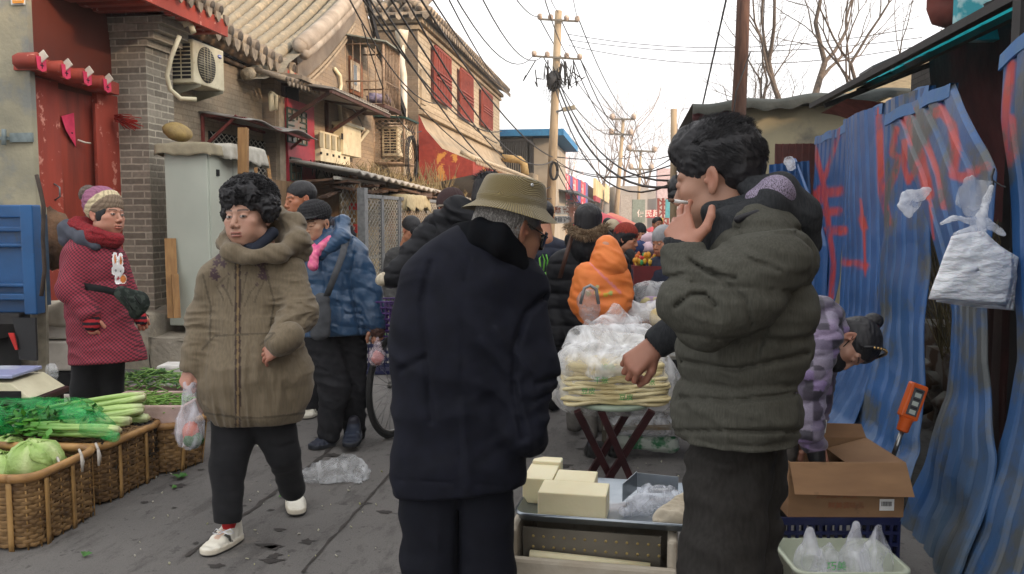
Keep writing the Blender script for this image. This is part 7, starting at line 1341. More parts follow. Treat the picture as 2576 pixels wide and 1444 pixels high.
HAIRB=M('black_hair',(.008,.008,.010),(.018,.017,.019),rough=.5,scale=60,bump=.5,bscale=160,spec=.3,bdist=.002,stretch=(1,1,.25))
def brown_woman():
    F=Fig(3.6,'woman with curly black hair in a brown embroidered hooded coat walking with a plastic bag',640)
    F.skin=lin('#b58d79',.92)
    F.head(626,544,-.03,(-.33,-.10,1),1.09,up=(-.03,1,.05),cheek=.55,fat=1.1,h=.0026,look=-1.2,lip=lin('#8a4a44'),old=.4)
    F.body([((632,620),(636,1000),60,80,.6),((540,690),(725,690),30,30),((600,1000),(573,1190,-.03),40,24,.8),((573,1190,-.03),(577,1330,-.02),24,14),((670,1000,.03),(715,1150,.06),36,22,.8),((715,1150,.06),(742,1245,.2),22,14),
            ((525,700),(497,800,.02),24,20),((497,800,.02),(484,925,-.05),20,15),((745,690),(768,790,-.04),24,20),((768,790,-.04),(695,872,-.2),20,15)])
    F.hand(F.J(486,918,-.05),F.J(470,958,-.06),view((-.6,.1,.8)),1.25,1.0,thumb=-1,tcurl=.55,tout=.3)
    F.hand(F.J(712,868,-.2),F.J(680,884,-.17),view((-.1,.5,.9)),.3,.95,thumb=1)
    F.done()
    ct=M('brown_coat_cloth',lin('#776a56',.85),lin('#6c604d',.83),rough=.8,scale=120,stretch=(1,1,.08),bump=.05,bscale=300,sheen=.1,attr=True,spec=.3)
    def ccol(v):
        q,z=pix(v);c=np.ones((len(v),3));front=z<3.6
        zx=598+(q[:,1]-640)*.0;dk=np.array(lin('#3a2c26'))/np.array(lin('#70634f'))
        m=front&(np.abs(q[:,0]-zx)<7.5)&(q[:,1]>618);c[m]=dk
        m=front&(np.abs(q[:,0]-zx)<2.6)&(q[:,1]>630);c[m]=np.array(lin('#7d6848'))/np.array(lin('#70634f'))
        for(x,y,r)in[(550,645,11),(544,662,10),(561,664,10),(538,681,10),(543,696,12),(533,692,7),(660,645,11),(650,662,10),(664,665,10),(663,680,11),(668,696,11),(655,694,8),(574,690,4),(620,688,4),(561,720,5),(646,716,5)]:
            a=np.arctan2(q[:,1]-y,q[:,0]-x);rr=np.hypot(q[:,0]-x,q[:,1]-y);c[front&(rr<1.0*r*(.8+.25*np.cos(5*a)))]=np.array(lin('#48363a'))/np.array(lin('#70634f'))
        for pts in([(574,690),(560,705),(545,720),(556,740),(562,755)],[(620,690),(612,730),(606,760)],[(646,716),(630,735),(615,770)],[(561,720),(575,745),(585,770)],[(668,700),(650,735),(640,760)],[(575,700),(570,730),(580,755)]):
            c[front&(stroke(q,pts,1.7)<1)]=.6
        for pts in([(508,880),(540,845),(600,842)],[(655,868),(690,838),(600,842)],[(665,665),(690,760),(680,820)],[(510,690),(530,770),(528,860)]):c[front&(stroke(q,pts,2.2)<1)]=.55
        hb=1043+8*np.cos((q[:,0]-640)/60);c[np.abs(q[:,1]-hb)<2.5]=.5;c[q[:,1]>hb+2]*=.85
        return c
    tor=[((635,720,.02),(637,860,.02),104,110,.62),((637,860,.02),(641,955,.02),112,138,.66),((641,955,.02),(645,985,.02),138,122,.68),((605,1040,.02),(690,1040,.02),56,56,.9),((558,692,.02),(712,678,.02),46,48,.95)]
    arms=[((540,702),(512,800,.02),38,33),((512,800,.02),(498,885,-.03),33,27),((498,885,-.03),(488,920,-.05),28,29),((724,692),(752,785,-.05),42,37),((752,785,-.05),(706,858,-.2),37,30)]
    fo=[folds((.3,0,1),12,5,.007,1),folds((0,0,1),38,11,.014,2,F.J(765,790,-.1),.17),folds((0,0,1),34,9,.013,5,F.J(495,830),.15),folds((1,0,0),30,4,.014,4,F.J(640,1010,-.1),.24),folds((1,.2,0),24,3,.007,7,F.J(640,880,-.1),.2)]
    coat=F.cloth('coat',tor+arms,ct,k=.035,disp=fo,h=.0052,cuts=[(F.J(640,1066),view((0.03,-1,.0)))],col=ccol,carve=[((482,925,-.05),(480,960,-.06),22,22),((655,880,-.27),(715,865,-.25),10,12)])
    hood=[((566,612,.0),(584,634,-.11),13,14),((584,634,-.11),(636,650,-.135),16,11),((636,646,-.135),(700,640,-.11),11,15),((700,638,-.11),(748,606,-.02),17,18),((748,606,-.02),(738,562,.08),18,20),((738,562,.08),(692,552,.14),20,24),((692,552,.14),(600,570,.12),28,22),((600,570,.12),(566,612),22,13),((748,622,.05),(715,625,.12),36,44)]
    F.cloth('hood',hood,ct,k=.04,disp=[folds((.6,0,1),30,7,.010,3),folds((1,0,.2),16,9,.006,9)],h=.0058)
    F.cloth('scarf',[((600,606,-.06),(640,628,-.10),9,10),((640,628,-.10),(686,586,-.02),12,15)],CLOTH('navy_scarf',(.02,.025,.04)),k=.02)
    F.cloth('cuff',[((500,905,-.03),(482,925,-.06),27,22)],ct,k=.02,cuts=[(F.J(478,935,-.06),view((-.4,-1,0)))],carve=[((480,930,-.06),(470,965,-.07),18,22)])
    F.cloth('cuff',[((728,845,-.19),(706,862,-.22),34,28)],ct,k=.02,disp=[folds((1,0,.3),60,20,.003,3)])
    tr=CLOTH('black_trousers',(.009,.0095,.011),(.013,.013,.015),sheen=.05)
    F.cloth('trousers',[((600,1030,.03),(573,1170,-.03),66,42,.8),((573,1170,-.03),(573,1300,-.06),42,33,.85),((675,1030,.03),(712,1140,.06),66,40,.8),((712,1140,.06),(735,1228,.2),40,33,.85)],tr,k=.02,
            disp=[folds((0,0,1),22,6,.004,6)],cuts=[(F.J(573,1314,-.05),view((0,-1,.1)))],h=.008)
    rs=M('red_sock_knit',lin('#b02326'),rough=.9)
    b=MB();b.tube([F.J(577,1300,-.02),F.J(580,1345,-.02)],F.r(19),12);b.build('sock',rs,F.root);b=MB();b.tube([F.J(742,1220,.2),F.J(742,1250,.2)],F.r(19),12);b.build('sock',rs,F.root)
    sh=M('white_leather',(1,1,1),(.86,.84,.8),attr=True,rough=.5,bump=.2,bscale=80)
    cols=(lin('#d6d3c8',1.05),lin('#cfc8b8'),lin('#4b4b47'),lin('#c9aa98'))
    F.shoe(G(608,1352),G(512,1402),.088,.095,sh,cols);F.shoe(G(740,1252)+np.array([0,.0,0.0]),G(748,1302),.085,.095,sh,cols,lift=.005)
    b=MB();r=.0025
    for sdv in(-1,1):
        c0=F.J(562,1338,-.1);b.tube([c0,c0+CR*.03*sdv+CU*.012,c0+CR*.045*sdv-CU*.004,c0+CR*.02*sdv-CU*.01,c0],r,5)
    b.build('shoelace',M('white_lace',(.75,.75,.78)),F.root)
    def hf(L):
        d=ell(L,(0,-.022,.062),(.089,.100,.082));d=smin(d,ell(L,(0,.038,.088),(.075,.052,.044)),.03)
        d=smin(d,ell(L,(.085,-.015,.03),(.024,.05,.05)),.02);d=smin(d,ell(L,(-.085,-.01,.03),(.022,.05,.045)),.02)
        d=smax(d,-ell(L,(0,.125,-.02),(.062,.075,.072)),.012);d=smax(d,-(L[:,2]+.045-.25*np.maximum(0,L[:,1])*0),.01)
        return d-.012*ridged(L*26)-.006*ridged(L*55)
    hair=F.hairshell('hair',hf,HAIRB)
    rr=random.Random(5)
    def curl(i):
        a=rr.uniform(0,2*math.pi);z=rr.uniform(-.15,1);zz=math.sqrt(1-z*z)
        dx,dy=math.cos(a)*zz,math.sin(a)*zz;c=(dx*.102,-.018+dy*.114,.066+z*.098)
        if c[1]>.055 and c[2]<.07:return None
        R=rr.uniform(.007,.014);ph=rr.uniform(0,6.28);t=rr.uniform(1.1,1.9);pts=[]
        ux=(-math.sin(a),math.cos(a),0)
        for k in range(11):
            th=ph+2*math.pi*t*k/10;o=R*(1-.04*k)
            pts.append((c[0]+ux[0]*math.cos(th)*o+dx*.010*k/10+dx*math.sin(th)*o*.6,c[1]+ux[1]*math.cos(th)*o+dy*.010*k/10+dy*math.sin(th)*o*.6,c[2]+math.sin(th)*o*.8))
        return pts
    F.strands(hair,HAIRB,900,curl,'hair_curl',r=.0019)
    return F
brown_woman()
def old_man():
    F=Fig(2.4,'old man seen from behind in a long navy black coat and an olive corduroy hat',1160)
    F.skin=lin('#a87c63',.9)
    F.head(1287,576,.0,(.72,-.30,-.58),1.0,up=(.24,.96,-.05),old=.9,cheek=.5,male=True,h=.003)
    F.body([((1170,760),(1165,1150),75,85,.5),((1110,740),(1300,750),30,30),((1110,1150),(1095,1430),55,45),((1095,1430),(1090,1730),45,30),((1215,1150),(1215,1430),55,45),((1215,1430),(1215,1730),45,30),
            ((1330,780),(1368,930),28,24),((1368,930),(1340,1100,-.03),26,20),((1060,740),(1040,930),30,26),((1040,930),(1060,1110,-.03),26,20),((1225,690),(1265,640,0),26,32,.8)],h=.018)
    F.done()
    ct=CLOTH('navy_wool',lin('#151722',1.0),lin('#10121b',1.0),bump=.25,bscale=700)
    def cc(v):
        q,z=pix(v);c=np.ones((len(v),3));return c
    fo=[folds((.5,0,1),9,4,.008,11),folds((-.5,0,1),20,4,.012,12,F.J(1330,1000,-.1),.16),folds((.9,0,.5),14,4,.012,15,F.J(1260,900,-.1),.2),grooves([([(1185,640),(1165,720),(1155,1240)],3,-.004),([(1372,745),(1322,790),(1292,880),(1296,990),(1318,1100)],8,-.016),([(1215,860),(1300,960),(1310,1040)],12,.012),([(1250,830),(1330,930)],8,.008),([(1085,660),(1060,760),(1072,900),(1085,1060)],7,-.010),([(1400,950),(1350,965)],7,-.012),([(1395,985),(1345,1010)],6,-.008),([(1070,900),(1010,930)],8,-.010),([(1000,1208),(1310,1226)],3,-.004),([(1160,1010),(1180,1220)],10,.006)],2.4)]
    F.cloth('coat',[((1190,720),(1165,850),140,158,.62),((1165,850),(1150,1200),158,152,.66),((1095,700),(1295,715),68,68,.85),((1180,655),(1225,672),60,68,.8),((1195,655,-.05),(1240,700,-.06),46,56),((1110,1190),(1220,1190),100,82,.8),
            ((1080,735),(1048,920),60,50),((1048,920),(1050,1120,-.03),50,40),((1312,760),(1334,930,-.02),60,52),((1334,930,-.02),(1324,1080,-.07),50,40),((1330,1080,-.07),(1345,1108,-.05),36,18)],
            ct,k=.05,disp=fo,h=.0075,cuts=[(F.J(1150,1232),view((.09,-1,0)))])
    cv=CLOTH('black_velvet',(.006,.007,.009),(.005,.005,.006),rough=.95,spec=.05)
    rows=[((1148,598,.02),(1200,604,-.09),(1256,628,-.125),(1304,672,-.07)),((1150,588,.02),(1205,584,-.09),(1260,604,-.125),(1308,652,-.07)),((1156,580,.02),(1208,564,-.085),(1262,582,-.118),(1309,630,-.06))]
    F.cloth('collar',[(a,b_,15,15)for r_ in rows for a,b_ in zip(r_[:-1],r_[1:])]+[((1158,585,.02),(1200,590,.12),14,20),((1312,665,-.06),(1320,690,.06),14,12),((1205,600,-.02),(1280,640,-.04),24,24)],cv,k=.02,h=.0055,disp=[folds((1,0,1),14,5,.003,3)])
    F.cloth('trousers',[((1105,1180),(1092,1430),100,82,.75),((1092,1430),(1088,1730),80,60,.8),((1205,1180),(1215,1430),82,78,.75),((1215,1430),(1218,1730),76,60,.8)],CLOTH('navy_trousers',lin('#12141d')),k=.015,disp=[grooves([([(1155,1240),(1152,1480)],5,-.03),([(1105,1240),(1095,1440)],3,.006),([(1230,1240),(1225,1440)],3,.006)],2.4),folds((.3,0,1),12,5,.006,8)],h=.012)
    sh=M('black_shoe',(1,1,1),rough=.4,attr=True)
    for u in(1085,1222):F.shoe(PZ(u,0,2.38),PZ(u+8,0,2.62),.1,.09,sh,((.01,)*3,(.01,)*3,(.01,)*3,(.01,)*3))
    gh=M('grey_hair',(1,1,1),(.75,.75,.78),attr=True,rough=.7,scale=300,stretch=(1,1,.1),bump=.5,bscale=300)
    def hf(L):
        d=ell(L,(0,-.026,.03),(.081,.098,.085));d=smin(d,ell(L,(0,-.06,-.03),(.062,.050,.055)),.03)
        d=smax(d,-ell(L,(0,.085,-.04),(.12,.095,.078)),.012);d=smax(d,-cone(L,(-.1,-.012,-.012),(.1,-.012,-.012),.030,.030),.006)
        d=smax(d,-.078-L[:,2],.01);return d-.0025*ridged(L*np.array([90,90,18]))
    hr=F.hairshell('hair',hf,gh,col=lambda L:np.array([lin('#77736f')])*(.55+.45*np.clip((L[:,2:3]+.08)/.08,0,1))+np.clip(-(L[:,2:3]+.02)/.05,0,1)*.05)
    rr=random.Random(3)
    def st(i):
        a=rr.uniform(math.pi*1.0,math.pi*2.0);x,y=math.cos(a)*.083,math.sin(a)*.099-.026;z=rr.uniform(-.05,.05)
        if abs(x)>.06 and y>-.03 and z<.03:return None
        return[(x*1.0,y,z),(x*1.02,y-.004*0,z-.015),(x*.95,y*.97,z-.03)]
    F.strands(hr,M('silver_hair',lin('#b5b1ac'),lin('#6e6a66'),rough=.6,scale=200),900,st,'hair_strands',r=.0009)
    co=bpy.data.materials.new('corduroy');co.use_nodes=True;t=co.node_tree;N=t.nodes;L_=t.links;bs=N['Principled BSDF']
    at=N.new('ShaderNodeAttribute');at.attribute_name='rib';wv=N.new('ShaderNodeMath');wv.operation='SINE';ml=N.new('ShaderNodeMath');ml.operation='MULTIPLY';ml.inputs[1].default_value=1.
    L_.new(at.outputs['Fac'],ml.inputs[0]);L_.new(ml.outputs[0],wv.inputs[0]);mr=N.new('ShaderNodeMapRange');mr.inputs[1].default_value=-1;L_.new(wv.outputs[0],mr.inputs[0])
    mx=N.new('ShaderNodeMix');mx.data_type='RGBA';L_.new(mr.outputs[0],mx.inputs[0]);mx.inputs[6].default_value=(*lin('#6f6038',.6),1);mx.inputs[7].default_value=(*lin('#8c7c4c',.78),1);L_.new(mx.outputs[2],bs.inputs['Base Color'])
    bu=N.new('ShaderNodeBump');bu.inputs['Distance'].default_value=.003;bu.inputs['Strength'].default_value=.5;L_.new(wv.outputs[0],bu.inputs['Height']);L_.new(bu.outputs[0],bs.inputs['Normal']);bs.inputs['Roughness'].default_value=.9;bs.inputs['Sheen Weight'].default_value=.3
    hat=thing('hat','olive corduroy bucket hat on the head of the old man','hat',F.hl(0,0,.06));bpy.data.objects.remove(hat)
    ho=MB();rib=[]
    prof=[(.060,.150,0),(.074,.148,0),(.083,.140,0),(.0875,.125,0),(.092,.095,0),(.0965,.066,0),(.0985,.055,1),(.0995,.048,1),(.0995,.030,1),(.101,.024,2),(.112,.014,2),(.126,.004,2),(.138,-.005,2),(.140,-.008,2),(.137,-.008,2),(.110,.006,2),(.094,.020,2)]
    n=72;pts=[]
    tilt=Matrix.Rotation(math.radians(13),3,'X')
    prof=[(.0005,.152,0),(.03,.153,0)]+prof
    for i,(r,z,part)in enumerate(prof):
        ring=[];z=.050+z*.66;r=r*.95
        for k in range(n):
            a=2*math.pi*k/n;x=r*math.cos(a)*.95;y=r*math.sin(a)*1.12-.01;zz=z
            if part==2:q=(r-.10)/.04;zz-=q*(.012*abs(math.cos(a))**2+.016*max(0,math.sin(a)))+q*.006*math.sin(3*a+1)
            if part==0 and r<.09:zz-=.010*math.exp(-((a-1.5)**2));
            x+=.0035*math.sin(2*a+z*40);y+=.003*math.cos(3*a+z*30)
            q=tilt@Vector((x,y,zz));ring.append(F.hl(*q));
            rib.append((x*.8+zz*.75)*math.cos(.5)*2300 if part==0 else(a*110 if part==2 else zz*2400+a*3))
        pts.append(ring)
    ho.grid(pts,closed=True);o=ho.build('hat',co,F.root)
    A_=o.data.attributes.new('rib','FLOAT','POINT');A_.data.foreach_set('value',rib)
    md=o.modifiers.new('s','SUBSURF');md.levels=md.render_levels=1
    o['label']='olive corduroy hat with drooping brim'
    e=MB();ax=F.hR@np.array([.93,-.2,.3]);e.lathe(F.hl(.078,-.036,.122),[(.0018,.001),(.0048,.0015),(.0052,0),(.0048,-.002)],14,ax);e.build('eyelet',M('nickel',(.6,.62,.64),metal=.8,rough=.35),o)
    sg=MB();sg.tube([F.hl(.083,-.012,.014),F.hl(.080,.04,.010),F.hl(.066,.082,.008)],[.0022,.002,.003],6);sg.tube([F.hl(-.083,-.012,.014),F.hl(-.080,.04,.010),F.hl(-.066,.082,.008)],.002,6)
    sg.grid([[F.hl(math.sin(t)*.068,.060+math.cos(t)*.05,z)for t in np.linspace(-1.35,1.35,20)]for z in np.linspace(.022,-.026,6)])
    so=sg.build('sunglasses',M('dark_glass',(.012,.01,.012),rough=.12,spec=.8),F.root);md=so.modifiers.new('t','SOLIDIFY');md.thickness=.002
old_man()
def smoker():
    F=Fig(1.95,'man with black hair smoking a cigarette in a dark grey hooded padded jacket',1850)
    F.skin=lin('#a67e69',.9)
    hl_=lambda L:((L[:,2]-.035-.55*np.maximum(0,L[:,1]-.03)+.0*L[:,0])/.01>0)*(L[:,1]<.075)*1.
    F.head(1798,452,.0,(-.83,-.17,-.48),.97,up=(-.10,1,0),shut=True,cheek=.45,male=True,h=.0026,hairline=hl_,brow=(.012,.01,.01))
    F.body([((1870,660),(1855,1000),90,80,1.1),((1830,590),(1850,660),60,80),((1842,1060,.03),(1816,1430,-.05),42,36),((1816,1430,-.05),(1800,1950,-.1),36,30),((1878,1060,.08),(1880,1430,.1),42,36),((1880,1430,.1),(1875,1950,.1),45,40),
            ((1880,670,-.2),(1765,800,-.2),45,38),((1765,800,-.2),(1718,650,-.15),36,28),((1850,680,.22),(1790,810,.3),45,38),((1790,805,.3),(1646,872,.38),34,24)],h=.018)
    F.hand(F.J(1728,632,-.17),F.J(1706,560,-.12),view((-.45,-.2,.85)),.2,.88,thumb=1,curls=[.22,.26,.55,.75],tcurl=-.1,tout=1.0,h=.0026)
    F.hand(F.J(1646,872,.38),F.J(1588,922,.36),view((-.35,.45,.85)),.95,.95,thumb=-1,tcurl=.5,tout=.4,h=.003)
    F.done()
    jm=CLOTH('grey_melange',lin('#4f4e47',.9),lin('#3f3f38',.9),scale=260,stretch=(1,1,.1),bump=.25,bscale=700,contrast=(.3,.7))
    jd=CLOTH('dark_slate_cloth',lin('#35373a',.85),lin('#26282b',.85),scale=260,stretch=(1,1,.15))
    zb=view((0,1,0))
    fo=[baffle(zb,.118,.020,.16,.15),lambda p:-.012*np.exp(-((pix(p)[0][:,1]-1084)/4.)**2),folds((.2,0,1),13,8,.010,21),folds((.3,0,1),40,14,.004,22),grooves([([(1700,1000),(1850,1008),(2000,990)],6,-.014),([(1690,905),(1850,930),(2030,890)],6,-.014),([(1860,590),(1990,640),(2030,700)],5,-.008),([(1900,700),(1930,820),(1900,900)],6,-.010)],1.95)]
    F.cloth('jacket',[((1888,660,.0),(1870,800,.0),132,146,1.35),((1870,800,.0),(1846,1060,.0),146,130,1.32),((1850,1070,.0),(1846,1085),135,135,1.3),((1900,650,-.12),(1900,650,.12),110,110)],jm,k=.05,disp=fo,h=.0065,cuts=[(F.J(1850,1102),view((0,-1,0)))])
    bz=view((.25,1,0));F.cloth('sleeve',[((1925,655,-.2),(1860,730,-.23),95,88),((1860,730,-.23),(1775,795,-.23),84,70),((1775,795,-.23),(1738,760,-.22),68,60),((1738,760,-.22),(1720,640,-.17),58,44)],jm,k=.03,
            disp=[baffle(view((.1,1,.0)),.105,.017,.2,.3,8),folds((.2,0,1),34,12,.006,23),folds((1,0,.5),22,9,.008,25,F.J(1790,790,-.3),.12),grooves([([(1735,655),(1790,690),(1850,700)],5,-.014),([(1700,770),(1740,740),(1775,740),(1800,770)],5,-.015),([(1790,680),(1880,760),(1890,820)],6,-.010),([(1668,700),(1720,690)],5,-.012),([(1830,610),(1880,650),(1960,680)],5,-.008)],1.95)],h=.0055,cuts=[(F.J(1712,606,-.17),view((-.1,1,0)))],carve=[((1722,612,-.17),(1712,580,-.17),34,38)])
    F.cloth('cuff',[((1715,618,-.17),(1712,600,-.165),38,40)],jd,k=.01,h=.005,cuts=[(F.J(1712,590,-.17),view((-.1,1,0)))],carve=[((1720,606,-.17),(1710,560,-.17),30,36)])
    F.cloth('sleeve',[((1840,700,.22),(1780,800,.3),85,74),((1780,800,.3),(1662,858,.38),66,46)],jd,k=.03,disp=[folds((1,0,.5),18,8,.008,26)],h=.007,cuts=[(F.J(1632,884,.38),view((-.85,-.5,0)))],carve=[((1645,872,.38),(1600,900,.38),32,36)])
    F.cloth('collar',[((1805,610,-.06),(1790,535,-.07),30,14),((1790,535,-.07),(1880,512,-.09),16,18),((1810,610,-.06),(1880,570,-.1),38,42),((1805,610,.06),(1790,540,.06),28,14),((1790,540,.06),(1880,512,.08),18,18),((1880,512,-.09),(1940,510,.0),18,26),((1810,620,-.02),(1790,700,-.05),40,30)],jd,k=.03,
            disp=[folds((.6,0,1),24,8,.006,31)],h=.0055,carve=[((1800,500),(1830,440),40,62)])
    F.cloth('hood',[((1885,470,-.07),(1960,480,-.08),26,34),((1960,480,-.08),(2010,540,-.06),34,38),((2010,540,-.06),(2030,620,-.03),36,26),((1830,570,-.12),(1930,520,-.12),34,30),((1800,640,-.13),(1840,570,-.13),24,34),((1930,520,-.12),(1985,540,-.08),28,26),((1885,470,.07),(1960,480,.08),26,34),((1960,480,.08),(2010,545,.06),34,38),((2010,545,.06),(2030,620,.03),36,26),((1930,560,.0),(2000,600,0),60,50),((1885,462,0),(1900,470,0),24,24)],jd,k=.035,
            disp=[folds((.6,0,1),20,6,.008,33)],h=.006,carve=[((1920,466,-.02),(1975,505,-.02),24,26)])
    lt=bpy.data.materials.new('lining');lt.use_nodes=True;t=lt.node_tree;N=t.nodes;bs=N['Principled BSDF'];tc=N.new('ShaderNodeTexCoord');mp=N.new('ShaderNodeMapping');mp.inputs['Scale'].default_value=(110,110,36);mp.inputs['Rotation'].default_value=(0,.7,0);vo=N.new('ShaderNodeTexVoronoi');vo.feature='DISTANCE_TO_EDGE' if False else 'F1'
    t.links.new(tc.outputs['Object'],mp.inputs[0]);t.links.new(mp.outputs[0],vo.inputs[0]);mr=N.new('ShaderNodeMapRange');mr.inputs[1].default_value=.38;mr.inputs[2].default_value=.46;t.links.new(vo.outputs['Distance'],mr.inputs[0])
    mx=N.new('ShaderNodeMix');mx.data_type='RGBA';mx.inputs[6].default_value=(*lin('#2c2730'),1);mx.inputs[7].default_value=(*lin('#857a90'),1);t.links.new(mr.outputs[0],mx.inputs[0]);t.links.new(mx.outputs[2],bs.inputs['Base Color']);bs.inputs['Roughness'].default_value=.7
    F.cloth('hood_lining',[((1898,498,-.12),(1950,484,-.11),18,30),((1950,484,-.11),(1992,505,-.09),30,18)],lt,k=.03,disp=[folds((1,0,1),24,10,.005,35)],h=.006)
    F.cloth('collar_tab',[((1855,552,-.185),(1905,536,-.17),9,9)],M('black_tab',(.012,.012,.016),rough=.6),k=.01,h=.004)
    tr=CLOTH('charcoal_trousers',lin('#33312f',.75),lin('#2a2826',.75),scale=120,stretch=(1,1,.3))
    F.cloth('trousers',[((1838,1100,-.0),(1812,1430,-.07),92,84,.95),((1812,1430,-.07),(1798,1950,-.1),84,66),((1885,1100,.08),(1880,1430,.1),92,72),((1880,1430,.1),(1870,1950,.1),70,60)],tr,k=.02,disp=[folds((.5,0,1),13,6,.014,36),folds((-.4,0,1),24,8,.006,37)],h=.009)
    sh=M('black_shoe',(1,1,1),rough=.4,attr=True)
    for dd in(-.1,.1):F.shoe(PZ(1880,0,1.95+dd),PZ(1640,0,1.95+dd),.1,.1,sh,((.012,)*3,)*4)
    def hf(L):
        d=ell(L,(0,-.022,.050),(.082,.104,.088));d=smin(d,ell(L,(0,.052,.088),(.055,.040,.034)),.03);d=smin(d,ell(L,(0,.01,.110),(.055,.055,.03)),.03)
        d=smin(d,ell(L,(0,-.075,.0),(.058,.036,.06)),.03)
        d=smax(d,-ell(L,(0,.115,-.018),(.075,.068,.082)),.010)
        d=smax(d,-ell(L,(0,.02,-.085),(.12,.082,.078)),.012)
        d=smax(d,-cone(L,(-.1,-.014,-.012),(.1,-.014,-.012),.028,.028),.006)
        w=ridged(np.stack([L[:,0]*38,(L[:,1]+L[:,2])*14,(L[:,2]-L[:,1])*42],1));return d-.0040*w-.002*ridged(L*70)
    hair=F.hairshell('hair',hf,HAIRB,h=.0034)
    rr=random.Random(8)
    def st(i):
        z=rr.uniform(-.3,1);a=rr.uniform(0,2*math.pi);zz=math.sqrt(1-z*z);dx,dy=math.cos(a)*zz,math.sin(a)*zz
        p=np.array([dx*.082,-.02+dy*.104,.05+z*.088])
        if p[1]>.03 and z<.55:return None
        if p[1]>-.01 and z<.0:return None
        if p[2]<-.0 and p[1]>-.05:return None
        back=np.array([rr.gauss(0,.2),-.9+rr.gauss(0,.3),(.35 if z>.3 else-.75)]);back[2]+=.2*rr.random()
        if dy>.4 and z>.4:back=np.array([rr.gauss(0,.3),-.3,.9])
        n=np.array([dx,dy,z]);back=back/np.linalg.norm(back);ln=rr.uniform(.015,.034);t=back-n*(back@n)*.7
        return[p-n*.002,p+t*ln*.4+n*.004,p+t*ln*.8+n*(.005 if z<.6 else .010),p+t*ln*1.15+n*(.003 if z<.6 else .012)]
    F.strands(hair,HAIRB,4200,st,'hair_strands',r=.0009)
    c=MB();a,b_=F.J(1728,510,-.125),F.J(1694,505,-.145);c.tube([a,b_],.0040,10);d=(b_-a)/np.linalg.norm(b_-a);c.mi=1;c.tube([b_,b_+d*.012],.0039,10)
    co=c.build('cigarette',[M('cig_paper',(.8,.8,.78)),M('cig_ash',lin('#a06b4c'),lin('#444444'))]);tag(co,'lit cigarette held at the lips of the man in the grey padded jacket','cigarette')
smoker()
def patchcol(cols,sc=(13,13,26),seed=0):
    cols=np.array([lin(c)for c in cols])
    def f(v):
        q=v*np.array(sc)+np.stack([noise(v*6+seed)]*3,1)*.25;i=np.floor(q).astype(int);k=(_h(i[:,0],i[:,1]+seed,i[:,2])*len(cols)).astype(int)%len(cols);return cols[k]
    return f
